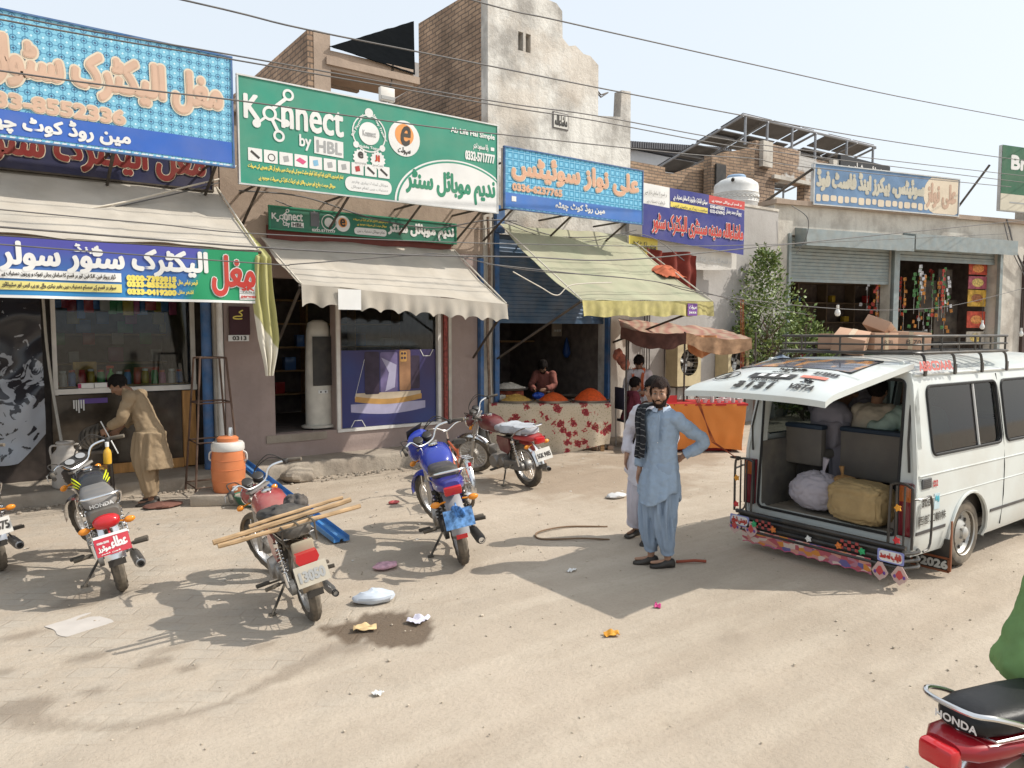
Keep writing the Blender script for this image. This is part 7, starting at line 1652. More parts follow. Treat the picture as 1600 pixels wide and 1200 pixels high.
# --- man in tan bending
J3=dict(pelvis=(-.05,0,.93),chest=(.10,0,1.30),neck=(.20,0,1.46),head=(.32,0,1.535),look=(.78,.1,-.62),up=(.5,0,.85),
 shL=(.12,.185,1.40),elL=(.22,.23,1.13),wrL=(.42,.12,1.00),hdL=(.8,-.2,-.5),pnL=(0,-1,-.3),shR=(.12,-.185,1.40),elR=(.20,-.24,1.14),wrR=(.38,-.16,.96),hdR=(.75,.25,-.55),pnR=(0,1,-.3),tsR=-1,
 hipL=(-.05,.095,.91),hipR=(-.05,-.095,.91),knL=(-.01,.10,.50),knR=(.02,-.10,.50),anL=(-.06,.10,.095),anR=(-.02,-.12,.095),toeL=(.12,.12,.035),toeR=(.15,-.16,.035),seed=3,cuff=.72)
kz3=[((.205,0,1.485),.05,.065,0,.03),((.18,0,1.455),.085,.13,0,-.03),((.135,0,1.40),.11,.188,0,-.04),((.08,0,1.27),.125,.182,0,-.04),((.01,0,1.10),.13,.165,0,-.03),((-.04,0,.95),.155,.185,0,-.03),((-.06,0,.80),.175,.21,0,0),((-.08,0,.64),.20,.23,0,0),((-.10,0,.48),.215,.25,0,0)]
tan=clothm('tan',(.27,.20,.125))
person('man in tan shalwar kameez bending forward beside the electric shop window',(1.84,10.42,0),152,J3,skB,hairk,tan,tan,vox=.0085,kz=kz3,legR=(.15,.15,.10,.065),fa=.18,hairkw=dict(vol=1.04,fringe=.05,back=-.05,side=-.01,seed=9),curlL=.9,curlR=.9)
t_=thing('stick','pale thin metal rod held by the bending man in tan','rod',(1.45,10.62,.9)); m=MB(); p0=Vector((1.34,10.52,1.10)); p1=Vector((1.50,10.36,.70)); m.tube([p0,p1],.007,6,M=T(-1.45,-10.62,-.9)); m.build('rod',iw,t_)
t_=thing('tyre_tube','black rubber tubes bunched before the bending man in tan','tube',(1.30,10.75,.86)); m=MB()
for k in range(5): m.tube([(.13*math.cos(a)+.02*k-.04,.06*math.sin(a),.10*math.sin(a)*1.2+.01*k) for a in [2*math.pi*i/24 for i in range(24)]],.022,7,closed=True,M=RZ(20*k)@RX(8*k))
m.build('tube',rubber,t_,smooth=60)
t_=thing('stool','low dark wooden stand holding the rubber tubes','stool',(1.30,10.75,0)); m=MB(); m.box((0,0,.70),(.36,.3,.04),bev=.008); m.build('top',steel,t_)
for a in (-.15,.15):
    for e in (-.12,.12): m=MB(); m.tube([(a*1.2,e*1.2,0),(a,e,.69)],.016,6); m.build('leg',steel,t_)
# --- youth in white with orange scarf
J4=dict(J2); J4.update(head=(.02,0,1.61),look=(.75,.1,-.55),up=(.45,0,.9),elL=(.02,.25,1.15),wrL=(.20,.14,1.05),hdL=(.8,-.4,0),pnL=(0,-1,0),elR=(-.0,-.26,1.14),wrR=(.06,-.25,.90),hdR=(.1,0,-1))
J4['neck']=(.0,0,1.45)
P_,PF=person('youth in white kameez with an orange scarf standing behind the seated boy',(10.72,10.42,0),215,J4,skB,hairk,clothm('off white',(.60,.56,.56)),clothm('off white2',(.5,.47,.46)),vox=.012,kz=kz,fa=.12,hairkw=dict(vol=1.1,fringe=.05,seed=11))
t_=thing('scarf','orange scarf hanging round the neck of the youth in white','scarf',(0,0,0)); m=MB(); Mp=MW[P_.name]
for s_ in (-1,1): m.grid(lambda u,v:Mp@Vector(((.09 if v>.25 else .02)+.05*min(1,v*2)+.01*math.sin(u*9),s_*(.07+.05*u+.01*math.sin(v*9)),1.50-.62*max(0,v-.12)+.012*math.sin(u*8))),6,20,thick=.01)
m.tube([Mp@Vector((-.07*math.cos(a)+.01,.085*math.sin(a),1.49)) for a in [R(-80+160*i/10) for i in range(11)]],.028,8); m.build('fabric',mat('orange scarf',(.62,.16,.07),.9,var=.2,bump=.3),t_,smooth=60)
# --- seated boy
def sitJ(zs=.48): return dict(pelvis=(0,0,zs+.10),chest=(.06,0,zs+.44),neck=(.10,0,zs+.58),head=(.14,0,zs+.72),look=(.9,.0,-.1),shL=(.07,.155,zs+.52),elL=(.12,.20,zs+.26),wrL=(.30,.09,zs+.30),hdL=(.6,-.4,.5),pnL=(0,-1,0),shR=(.07,-.155,zs+.52),elR=(.10,-.21,zs+.26),wrR=(.30,-.12,zs+.20),hdR=(.9,.2,0),pnR=(0,0,-1),
 hipL=(.02,.09,zs+.08),hipR=(.02,-.09,zs+.08),knL=(.40,.12,zs+.06),knR=(.40,-.12,zs+.06),anL=(.36,.11,.10),anR=(.38,-.13,.10),toeL=(.54,.13,.04),toeR=(.56,-.16,.04),seed=4)
def sitkz(zs): return [((.10,0,zs+.60),.045,.06,0),((.09,0,zs+.57),.08,.12,0),((.07,0,zs+.51),.10,.165,0),((.055,0,zs+.38),.12,.165,0),((.03,0,zs+.22),.13,.165,0),((.02,0,zs+.08),.16,.19,0),((.06,0,zs+.0),.20,.21,0)]
person('boy in dark maroon sitting on a metal chair under the stall canopy',(10.25,10.22,0),-20,sitJ(.50),skB,hairk,clothm('maroon',(.16,.035,.05)),clothm('dark maroon',(.08,.025,.035)),vox=.011,kz=sitkz(.50),legR=(.11,.11,.09,.075),armR=(.065,.055,.05),fa=.08,hairkw=dict(vol=1.06,fringe=.05,seed=13))
t_=thing('chair','metal framed chair with dark back under the boy in maroon','chair',(10.25,10.22,0),rz=R(-20)); m=MB(); m.box((.05,0,.52),(.42,.42,.05),bev=.015); m.build('seat',mat('chair navy',(.03,.03,.05),.7),t_); m=MB(); m.box((-.19,0,.95),(.035,.42,.42),bev=.012,M=None); m.build('backrest',MT['chair navy'],t_)
for s_ in (-1,1):
    m=MB(); m.tube([(-.17,s_*.2,0),(-.19,s_*.2,1.16)],.012,7); m.build('leg',alu,t_); m=MB(); m.tube([(.26,s_*.2,0),(.22,s_*.2,.5)],.012,7); m.build('leg',alu,t_)
# --- sweet seller inside the shop
Jv=dict(J2); Jv.update(head=(.20,0,1.50),look=(.7,0,-.7),up=(.6,0,.8),neck=(.12,0,1.38),chest=(.05,0,1.26),shL=(.08,.18,1.35),shR=(.08,-.18,1.35),elL=(.22,.24,1.12),wrL=(.42,.12,1.06),hdL=(.9,-.3,-.1),elR=(.2,-.25,1.12),wrR=(.42,-.12,1.04),hdR=(.9,.3,-.1))
kzv=[((.12,0,1.41),.045,.06,0),((.09,0,1.385),.085,.13,0),((.06,0,1.34),.11,.19,0),((.03,0,1.22),.125,.185,0),((.0,0,1.06),.13,.17,0),((.0,0,.9),.15,.18,0),((.02,0,.7),.16,.2,0)]
person('sweet seller in dull red kameez leaning over his trays inside the shop',(9.75,12.15,0),215,Jv,skB,hairk,clothm('dull red',(.26,.10,.08)),clothm('brown',(.12,.08,.06)),vox=.012,kz=kzv,beardy=1,fa=.1,hairkw=dict(vol=1.06,seed=15))
# --- people in the van
def vp(x,y): return (VX+x,VY+y,0)
js=sitJ(.90); js['anL']=(.36,.11,.50); js['anR']=(.38,-.13,.50); js['toeL']=(.54,.13,.46); js['toeR']=(.56,-.16,.46)
person('passenger in a cream kameez seated with his back to the open van boot',vp(.80,-.03),5,js,skB,hairk,clothm('cream',(.46,.41,.33)),clothm('cream2',(.4,.36,.3)),vox=.012,kz=[(a[0],a[1]*1.25,a[2]*1.25,0) for a in sitkz(.90)],sit=True,legR=(.11,.11,.09,.075),fa=.08)
j6=dict(js); j6.update(elL=(-.06,.30,1.26),wrL=(-.02,.42,1.27),hdL=(.6,.6,0),pnL=(0,0,-1)); j6['look']=(.9,.4,-.2)
person('passenger in a mint green kameez resting an arm on the van seat back',vp(.78,-.47),0,j6,skB,hairk,clothm('mint',(.36,.47,.42)),clothm('mint2',(.3,.4,.36)),vox=.012,kz=sitkz(.90),sit=True,legR=(.11,.11,.09,.075),armR=(.085,.07,.06),fa=.08)
j7={k:(Vector(v)+Vector((0,0,.42)) if isinstance(v,tuple) and k[:2] in('pe','ch','ne','he','sh','el','wr','hi','kn','an','to') else v) for k,v in J2.items()}
for k in ('chest','neck','head','shL','shR','elL','elR','wrL','wrR'): j7[k]=Vector(j7[k])+Vector((.35*max(0,(j7[k][2]-1.3))*2.2,0,-.30*max(0,(j7[k][2]-1.3))*1.9))
kz7=[(tuple(Vector(a[0])+Vector((.35*max(0,(a[0][2]+.42-1.3))*2.2,0,.42-.30*max(0,(a[0][2]+.42-1.3))*1.9))),)+a[1:] for a in kz]
person('passenger in grey lilac clothes stooping in the aisle of the van',vp(.74,.36),10,j7,skB,hairk,clothm('grey lilac',(.20,.19,.22)),clothm('grey lilac2',(.24,.23,.27)),vox=.013,kz=kz7,fa=.1,legR=(.13,.13,.10,.085))
jw=sitJ(.86); jw['anL']=(.36,.11,.50); jw['anR']=(.38,-.13,.50); jw['toeL']=(.54,.13,.46); jw['toeR']=(.56,-.16,.46)
tw,_=person('woman in a dark red dotted veil seated by the van side window',vp(1.42,-.46),-10,jw,skA,hairk,clothm('veil red',(.14,.02,.025)),clothm('veil red2',(.12,.02,.025)),vox=.013,kz=sitkz(.80),sit=True,legR=(.11,.11,.09,.075),fa=.08)
m=MB(); Fh=frame(jw['head'],jw['look']); m.grid(lambda u,v:Fh@Vector((-.02+.125*math.cos(R(70+220*u))*(1+.5*v),.115*math.sin(R(70+220*u))*(1+.9*v),.15-.55*v-.11*(1-min(1,v*5))**2*0)),24,12,thick=.01); m.ell(Fh@Vector((-.01,0,.05)),(.115,.105,.115),16,10); m.build('veil',clothm('veil red',(.14,.02,.025)),tw,smooth=60)
# --- rider in green on the foreground motorcycle
jr=sitJ(.80); jr.update(knL=(.42,.20,.72),knR=(.42,-.20,.72),anL=(.38,.22,.34),anR=(.38,-.22,.34),toeL=(.56,.24,.30),toeR=(.56,-.24,.30),elL=(.25,.26,1.14),wrL=(.52,.32,1.02),elR=(.25,-.26,1.14),wrR=(.52,-.32,1.02),hdL=(.5,.3,-.4),hdR=(.5,-.3,-.4),pnL=(.5,0,-.6),pnR=(.5,0,-.6))
kr=[((.10,0,1.41),.045,.06,0),((.09,0,1.375),.09,.13,0),((.06,0,1.31),.125,.20,0),((.03,0,1.18),.15,.205,0),((.0,0,1.02),.165,.205,0),((-.02,0,.88),.20,.235,0),((-.02,0,.80),.235,.26,0),((.0,0,.74),.24,.27,0)]
jr['look']=(1,0,0)
for k_ in ('chest','neck','head','shL','shR','elL','elR','wrL','wrR'): jr[k_]=Vector(jr[k_])+Vector((.04 if k_=='chest' else .07,0,0))
kr=[(tuple(Vector(a[0])+Vector((max(0,a[0][2]-.95)*.16,0,0))),)+a[1:] for a in kr]
person('rider in a green kameez sitting on the foreground motorcycle at the right edge',(3.62,1.06,.02),-8,jr,skA,hairk,clothm('green',(.15,.26,.10),.18),clothm('green2',(.12,.22,.08)),vox=.011,kz=kr,sit=True,legR=(.12,.12,.10,.075),fa=.12)
# ================================================================ STALLS, GOODS AND SMALL THINGS
# --- sweets stall table with flowered cloth, turned to face the camera
tb=thing('stall_table','wooden sweets stall table draped in cream cloth with red flowers','table',(8.95,11.05,0),rz=R(-36.2))
m=MB(); m.box((0,0,.86),(2.2,.95,.05)); m.build('table_top',wood,tb)
for a,e in ((-.98,-.36),(.98,-.36),(-.98,.36),(.98,.36)): m=MB(); m.box((a,e,.42),(.07,.07,.84)); m.build('leg',wood,tb)
tc_=thing('table_cloth','cream cloth with dark red flowers hanging over the front of the stall table','tablecloth',(8.95,11.05,.89),rz=R(-36.2))
def clf(u,v):
    x=-1.12+2.24*u; s_=v*1.28
    hem=.06*math.sin(u*3)+.10*(.5-abs(u-.5))
    if s_<.42: return (x,.0-s_-.06,.0+.004)
    k=(s_-.42); return (x+.03*math.sin(k*4+u*7)*k,-.49-.05*k-.045*math.sin(u*24)*k-.02*nz(u*6,k*3,2,1.4),-k*(.98-.12*math.cos(u*math.pi*2)))
m=MB(); m.grid(clf,90,44,thick=.005)
mm,tt,bb=newmat('flowered cloth'); N=tt.nodes; L=tt.links; tc=N.new('ShaderNodeTexCoord'); mp=N.new('ShaderNodeMapping'); mp.inputs['Scale'].default_value=(5.2,2.2,5.2); L.new(tc.outputs['Object'],mp.inputs[0])
vo=N.new('ShaderNodeTexVoronoi'); vo.inputs['Scale'].default_value=1; vo.inputs['Randomness'].default_value=.8; L.new(mp.outputs[0],vo.inputs['Vector'])
nn=N.new('ShaderNodeTexNoise'); nn.inputs['Scale'].default_value=4.5; nn.inputs['Detail'].default_value=3; L.new(mp.outputs[0],nn.inputs['Vector'])
ad=N.new('ShaderNodeMath'); ad.operation='MULTIPLY_ADD'; ad.inputs[1].default_value=.75; L.new(nn.outputs[0],ad.inputs[0]); L.new(vo.outputs['Distance'],ad.inputs[2])
rp=N.new('ShaderNodeValToRGB'); e=rp.color_ramp.elements; e[0].position=.66; e[0].color=(.24,.02,.03,1); e[1].position=.84; e[1].color=(.60,.50,.37,1); q=e.new(.76); q.color=(.45,.06,.06,1); q=e.new(.79); q.color=(.60,.50,.37,1)
L.new(ad.outputs[0],rp.inputs[0]); 
n2=N.new('ShaderNodeTexNoise'); n2.inputs['Scale'].default_value=9; n2.inputs['Detail'].default_value=3; L.new(mp.outputs[0],n2.inputs['Vector']); r2=N.new('ShaderNodeMapRange'); r2.inputs[1].default_value=.60; r2.inputs[2].default_value=.64; L.new(n2.outputs[0],r2.inputs[0]); mx=N.new('ShaderNodeMix'); mx.data_type='RGBA'; L.new(r2.outputs[0],mx.inputs[0]); L.new(rp.outputs[0],mx.inputs[6]); mx.inputs[7].default_value=(.30,.26,.14,1)
L.new(mx.outputs[2],bb.inputs['Base Color']); bb.inputs['Roughness'].default_value=.9
m.build('cloth',mm,tc_,smooth=60)
TBM=MW[tb.name]
def tray(lab,x,y,z,r,food,fc,h,kind='shred',lab2=None):
    p=TBM@Vector((x,y,z)); t_=thing('tray',lab,'tray',p,group='metal trays on the sweets stall'); m=MB(); m.lathe([(.01,0),(r*.93,0),(r,.035),(r*1.02,.035),(r*.95,-.008),(.01,-.008)],30); m.build('dish',mat('tray steel',(.32,.31,.30),.35,.8,dust=.3),t_)
    f=thing('sweets_heap',lab2,'sweets',p+Vector((0,0,.004))); rr=random.Random(int(r*1000)+int(x*100)); m=MB()
    m.lathe([(r*.88,0),(r*.8,h*.22),(r*.5,h*.66),(r*.2,h*.9),(.01,h*.93)],24)
    n=420 if kind!='ball' else 70
    for i in range(n):
        a=rr.uniform(0,6.283); q=math.sqrt(rr.random()); rad=q*r*.86; zz=h*(1-q**1.25)*.96
        if kind=='shred': s_=.02; m.tube([(rad*math.cos(a),rad*math.sin(a),zz),(rad*math.cos(a)+rr.uniform(-s_,s_),rad*math.sin(a)+rr.uniform(-s_,s_),zz+rr.uniform(.0,.018))],.0035,4)
        elif kind=='chip': m.box((0,0,0),(.05,.016,.012),M=T(rad*math.cos(a),rad*math.sin(a),zz+.006)@RZ(rr.uniform(0,180))@RX(rr.uniform(-40,40)))
        else: m.ell((rad*math.cos(a)*.95,rad*math.sin(a)*.95,max(.02,zz)),(.030,.030,.024),10,7)
    m.build('sweets',mat(food,fc,.6,var=.22,scale=25),f,smooth=50)
tray('long low metal tray at the right end of the stall under the tallest red heap',.78,-.10,.91,.36,'red orange sweet',(.62,.085,.015),.26,'shred','tallest heap of red orange shredded sweet at the right of the stall')
tray('metal tray in the middle of the stall under the lower red heap',.08,-.18,.91,.33,'orange sweet',(.62,.10,.02),.18,'shred','lower heap of orange red shredded sweet in the middle of the stall')
tray('metal tray at the left of the stall holding yellow fried sticks',-.62,-.18,.91,.33,'yellow sticks',(.55,.33,.08),.14,'chip','heap of pale yellow fried sticks at the left of the stall')
tray('raised metal tray at the back left holding white sweet balls',-.78,.42,1.10,.40,'white sweet',(.72,.66,.56),.13,'ball','heap of round white sweet balls on the raised back tray')
t_=thing('tray_rack','dark box raising the tray of white sweets at the back of the stall','box',TBM@Vector((-.78,.42,.89)),rz=R(-36)); m=MB(); m.box((0,0,.10),(.6,.4,.19),bev=.01); m.build('box',mat('red box',(.35,.08,.04),.6,var=.6,scale=9),t_)
t_=thing('plastic_bag','bright blue crumpled plastic bag between the trays of the stall','bag',TBM@Vector((-.18,.28,.93))); m=MB(); m.ell((0,0,.05),(.12,.09,.07),16,10)
for v in m.v: v+=v.normalized()*.04*nz(v.x*9,v.y*9,v.z*9,3)
m.build('bag',mat('blue plastic',(.02,.08,.45),.35,coat=.3),t_,smooth=30)
t_=thing('fryer_pan','wide black iron pan at the back of the sweets stall','pan',TBM@Vector((.55,.70,.86))); m=MB(); m.lathe([(.01,.0),(.2,.02),(.3,.1),(.32,.1),(.21,0),(.01,-.02)],24); m.build('pan',steel,t_); m=MB(); m.box((0,0,-.45),(.5,.4,.85)); m.build('stove',black,t_)
t_=thing('steel_kettle','small pale kettle at the far left of the stall','kettle',TBM@Vector((-1.0,.12,.89))); m=MB(); m.lathe([(.01,0),(.07,.0),(.085,.06),(.06,.12),(.03,.14),(.01,.16)],18); m.build('body',alu,t_); m=MB(); m.tube([(.07,0,.06),(.12,0,.10),(.13,0,.13)],.012,7); m.build('spout',alu,t_)
for k,(x,c) in enumerate(((-1.02,(.5,.05,.04)),(-.88,(.55,.5,.4)),(-.76,(.5,.25,.04)))):
    t_=thing('snack_packet',['red','cream','orange'][k]+' snack packet standing at the left end of the stall','packet',TBM@Vector((x,-.10,.89)),rz=R(-36+12*k)); m=MB(); m.box((0,0,.07),(.12,.05,.14),bev=.015); m.build('packet',mat('packet %d'%k,c,.4,var=.4,scale=14),t_)
for k,(x,y) in enumerate(((9.55,10.35),(9.8,10.25))):
    t_=thing('brick','%s loose brick lying on the ground at the right foot of the stall'%('nearer' if k==0 else 'farther'),'brick',(x,y,0),rz=R(20+30*k)); m=MB(); m.box((0,0,.04),(.23,.11,.075),bev=.006); m.build('brick',mat('loose brick',(.38,.27,.2),.9,dust=.4),t_)
# shop 3 interior extras
t_=thing('switch_board','pale wooden switch board on the inner wall of the sweets shop','switch board',(10.75,13.0,2.3)); m=MB(); m.box((0,0,0),(.28,.04,.36),bev=.005); m.build('board',mat('pale board',(.40,.34,.26),.7),t_); m=MB(); 
for i in range(3): m.box((-.07+.07*i,-.03,-.05),(.04,.02,.05))
m.build('switch',iw,t_)
t_=thing('plastic_bag','dark blue bag hanging on the inner right wall of the sweets shop','bag',(10.7,12.6,1.75)); m=MB(); m.lathe([(.01,.35),(.03,.3),(.08,.1),(.09,.0),(.05,-.08),(.01,-.1)],12); m.build('bag',mat('navy bag',(.02,.06,.2),.5),t_)
# --- phone shop: tower cooler and poster
t_=thing('tower_cooler','tall white tower air cooler standing in the phone shop doorway','air cooler',(4.70,11.82,.62)); m=MB()
m.loft([[Vector((w_*math.cos(a)*(1 if True else 1),.16*math.sin(a)*(w_/.22),z)) for a in [2*math.pi*j/28 for j in range(28)]] for z,w_ in ((.06,.22),(.10,.23),(.9,.225),(1.6,.20),(1.74,.17),(1.79,.08))]); m.build('body',mat('cooler white',(.58,.55,.48),.4),t_,smooth=50)
m=MB(); m.grid(lambda u,v:(-.16+.32*u,-.16-.012*math.sin(math.pi*u),.72+.80*v),8,8,thick=.01); m.build('front_grille',black,t_)
m=MB(); m.box((0,-.175,.62),(.16,.01,.05)); m.build('control_panel',iw,t_); m=MB()
for s_ in (-1,1): m.lathe([(.001,0),(.014,0),(.012,.012),(.001,.014)],10,T(s_*.04,-.18,.62)@RX(90))
m.build('knob',black,t_); m=MB(); m.loft([[Vector((w_*math.cos(a),w_*.8*math.sin(a),z)) for a in [2*math.pi*j/24 for j in range(24)]] for z,w_ in ((.03,.29),(.06,.30),(.075,.26))]); m.build('base',MT['cooler white'],t_); m=MB()
for a,e in ((-.18,-.14),(.18,-.14),(-.18,.14),(.18,.14)): m.ell((a,e,.02),(.02,.02,.02),8,6)
m.build('castor',black,t_)
F=face(11.535)
t=thing('window_poster','purple phone advertisement covering the lower half of the shop window','poster',(5.85,11.535,.64)); 
mm,tt,bb=newmat('poster violet'); N=tt.nodes; L=tt.links; ge=N.new('ShaderNodeNewGeometry'); nn=N.new('ShaderNodeTexNoise'); nn.inputs['Scale'].default_value=.9; L.new(ge.outputs['Position'],nn.inputs['Vector']); rp=N.new('ShaderNodeValToRGB'); rp.color_ramp.elements[0].position=.35; rp.color_ramp.elements[0].color=(.045,.03,.11,1); rp.color_ramp.elements[1].position=.65; rp.color_ramp.elements[1].color=(.03,.05,.19,1); L.new(nn.outputs[0],rp.inputs[0]); L.new(rp.outputs[0],bb.inputs['Base Color']); bb.inputs['Roughness'].default_value=.35
m=MB(); m.box((5.85,11.535,1.27),(1.80,.006,1.28)); m.build('sheet',mm,t,world=True)
def pz(mmm,poly,z,nm): m=MB(); flat(m,poly,z,F); m.build(nm,mmm,t,smooth=0,world=True)
px=lambda u:4.95+1.8*u
pzv=lambda v:1.91-1.28*v
gold=mat('print gold',(.50,.28,.09),.5,var=.2,scale=4); lil=mat('print lilac',(.42,.40,.55),.5,var=.12,scale=4); vio=mat('print violet',(.16,.13,.26),.4,var=.5,scale=3); brz=mat('print bronze',(.28,.15,.08),.4,var=.5,scale=3); dk=mat('print dark',(.05,.035,.06),.4,var=.3)
def pod(u0,u1,v0,v1,mmm,z,nm):
    P=[(px(u0),pzv(v0)),(px(u1),pzv(v0))]; P=[(px(u0+(u1-u0)*i/12),pzv(v0)) for i in range(13)]+[(px(u1-(u1-u0)*i/16),pzv(v1+.05*math.sin(math.pi*i/16))) for i in range(17)]; pz(mmm,P,z,nm)
pod(.10,.88,.70,.80,lil,.006,'podium_base'); pod(.14,.84,.60,.67,gold,.007,'podium_band'); pod(.15,.83,.56,.60,mat('print cream',(.55,.45,.33),.5),.0075,'podium_top')
for u0,u1,v0,v1,mmm in ((.24,.39,.02,.58,dk),(.40,.58,.03,.56,vio),(.60,.72,.0,.55,brz),(.72,.82,.08,.53,dk)): pz(mmm,rrect(px(u0),px(u1),pzv(v1),pzv(v0),.03),.008,'phone_picture')
pz(lil,[(px(.41),pzv(.10)),(px(.49),pzv(.3)),(px(.45),pzv(.55)),(px(.55),pzv(.5)),(px(.57),pzv(.2))],.0095,'phone_screen'); pz(gold,rrect(px(.61),px(.68),pzv(.16),pzv(.02),.02),.0095,'camera_block')
m=MB()
for u,v in ((.63,.05),(.66,.05),(.63,.11),(.66,.11),(.29,.06),(.29,.12),(.29,.18)): disc(m,px(u),pzv(v),.022,.0105,F)
m.build('camera_lens',dk,t,smooth=0,world=True)
m=MB()
for cu_,cv_,r_ in ((.90,.0,.13),(.17,1.0,.13)):
    P=[(px(cu_)+r_*math.cos(R(a)),pzv(cv_)+r_*math.sin(R(a))) for a in (range(180,361,60) if cv_==0 else range(0,181,60))]
    for a,b_ in zip(P,P[1:]): bar(m,a,b_,.012,.009,F)
bar(m,(px(.14),pzv(.62)),(px(.24),pzv(.12)),.006,.0085,F); m.build('white_lines',iw,t,smooth=0,world=True)
# goods in the phone shop behind glass
t_=thing('display_counter','dark glass display counter inside the phone shop','counter',(5.9,12.6,.62)); m=MB(); m.box((0,0,.5),(1.9,.5,1.0),bev=.01); m.build('cabinet',mat('dark cabinet',(.05,.04,.04),.4),t_)
# small wall plate 0313 and old painted sign
t_=thing('wall_plate','small white number plate 0313 on the mauve wall beside the yellow drape','sign',(3.32,11.46,2.12)); m=MB(); m.box((0,0,0),(.30,.02,.09)); m.build('plate',iw,t_); mb=MB(); txt(mb,'0313',-.09,.11,-.028,.028,Matrix(((1,0,0,0),(0,0,-1,-.012),(0,1,0,0),(0,0,0,1))),bold=.004,nb=6,z=.002); mb.build('lettering',ibk,t_,smooth=0)
t_=thing('wall_plate','dark maroon plate half hidden under the end of the blue banner','sign',(3.34,11.46,2.38)); m=MB(); m.box((0,0,0),(.30,.02,.42)); m.build('plate',mat('plate maroon dark',(.05,.015,.02),.5),t_); mb=MB(); txt(mb,urdu('کے'),-.1,.05,.02,.16,Matrix(((1,0,0,0),(0,0,-1,-.012),(0,1,0,0),(0,0,0,1))),bold=.004,nb=6,z=.002); mb.build('lettering',iye,t_,smooth=0)
# --- electric shop front: plastic sheet, goods in the window
t_=thing('plastic_sheet','crumpled black and white printed plastic sheet hanging at the far left shop front','sheet',(.2,11.85,1.2)); m=MB()
def psf(u,v):
    x=-3.2+4.05*u; z=2.95-(2.25+.25*math.sin(u*9)-.5*max(0,(u-.92)*6))*v; return (x,11.93-.05*math.sin(u*30+v*5)*v-.10*nz(u*7,v*5,2,1.3)-.10*v,z)
m.grid(psf,110,44,thick=.004)
mm,tt,bb=newmat('printed plastic'); N=tt.nodes; L=tt.links; ge=N.new('ShaderNodeNewGeometry'); nn=N.new('ShaderNodeTexNoise'); nn.inputs['Scale'].default_value=3.4; nn.inputs['Detail'].default_value=5; nn.inputs['Distortion'].default_value=2.6; L.new(ge.outputs['Position'],nn.inputs['Vector']); sx=N.new('ShaderNodeSeparateXYZ'); L.new(ge.outputs['Position'],sx.inputs[0]); zr=N.new('ShaderNodeMapRange'); zr.inputs[1].default_value=1.0; zr.inputs[2].default_value=2.3; zr.inputs[3].default_value=.10; zr.inputs[4].default_value=-.16; L.new(sx.outputs[2],zr.inputs[0]); ad=N.new('ShaderNodeMath'); L.new(nn.outputs[0],ad.inputs[0]); L.new(zr.outputs[0],ad.inputs[1]); rp=N.new('ShaderNodeValToRGB'); rp.color_ramp.elements[0].position=.50; rp.color_ramp.elements[0].color=(.022,.022,.028,1); rp.color_ramp.elements[1].position=.53; rp.color_ramp.elements[1].color=(.33,.35,.39,1); L.new(ad.outputs[0],rp.inputs[0]); L.new(rp.outputs[0],bb.inputs['Base Color']); bb.inputs['Roughness'].default_value=.22
m.build('sheet',mm,t_,smooth=60,world=True)
shf=thing('window_shelf','shelf board behind the electric shop glass carrying jars and boxes','shelf',(1.9,12.45,1.42)); m=MB(); m.box((0,0,0),(1.8,.5,.03)); m.build('board',wood,shf)
rr=random.Random(5); cc=[(.5,.05,.05),(.10,.2,.45),(.55,.5,.45),(.45,.08,.2),(.08,.30,.10),(.5,.35,.05)]
names=['red','blue','cream','magenta','green','amber']
for k in range(14):
    x=1.12+.12*k; c=(k*5+2)%6; t_=thing('jar','%s plastic jar, number %s from the left frame of the electric shop window'%(names[c],['one','two','three','four','five','six','seven','eight','nine','ten','eleven','twelve','thirteen','fourteen'][k]),'jar',(x,12.36+.06*(k%2),1.436),group='jars behind the electric shop window'); h=.16+.05*rr.random(); m=MB(); m.lathe([(.01,0),(.05,0),(.052,.02),(.052,h*.8),(.035,h),(.01,h)],14); m.build('body',mat('jar '+names[c],cc[c],.25,coat=.4),t_); m=MB(); m.lathe([(.01,h),(.04,h),(.04,h+.03),(.01,h+.032)],14); m.build('lid',ired if k%3 else iw,t_)
for k,(x,w_,h,mm_) in enumerate(((2.25,.34,.24,mat('carton red print',(.5,.09,.05),.5,var=.5,scale=12)),(1.42,.30,.34,mat('carton amber print',(.5,.30,.07),.5,var=.5,scale=10)))):
    t_=thing('printed_carton',['red printed carton on the right of the window shelf','amber printed carton on the left of the window shelf'][k],'box',(x,12.58,1.436)); m=MB(); m.box((0,0,h/2),(w_,.12,h),bev=.004); m.build('box',mm_,t_)
t_=thing('spray_bottle','green spray bottle with red trigger behind the shop window above the bending man','bottle',(1.72,12.28,1.436)); m=MB(); m.lathe([(.01,0),(.05,0),(.052,.14),(.02,.2),(.015,.24)],14); m.build('body',mat('bottle green',(.06,.45,.06),.2,coat=.5),t_); m=MB(); m.box((-.01,0,.265),(.10,.03,.04),bev=.008); m.build('trigger',mat('trigger red',(.6,.06,.02),.3),t_)
t_=thing('matchbox_row','white and magenta boxes lined on the outer window sill of the electric shop','box',(1.48,11.98,1.425)); m=MB()
for k in range(2): m.box((-.12+.2*k,0,.035),(.19,.06,.07),bev=.003)
m.build('box',iw,t_); m=MB(); m.box((-.2,-.031,.035),(.04,.003,.06)); m.box((.16,-.031,.035),(.04,.003,.06)); m.build('print',ink('magenta2',(.4,.03,.12)),t_)
t_=thing('wall_sticker','small purple banner sticker under the window sill of the electric shop','sticker',(1.45,12.03,1.24)); m=MB(); m.box((0,0,0),(.36,.006,.07)); m.build('sticker',ink('violet2',(.10,.05,.25)),t_); m=MB(); 
for k in range(5): m.tube([(-.24+.03*k,-.004,.02),(-.24+.03*k,-.004,-.10-.03*(k%3))],.010,6)
m.build('paint_drip',iw,t_)
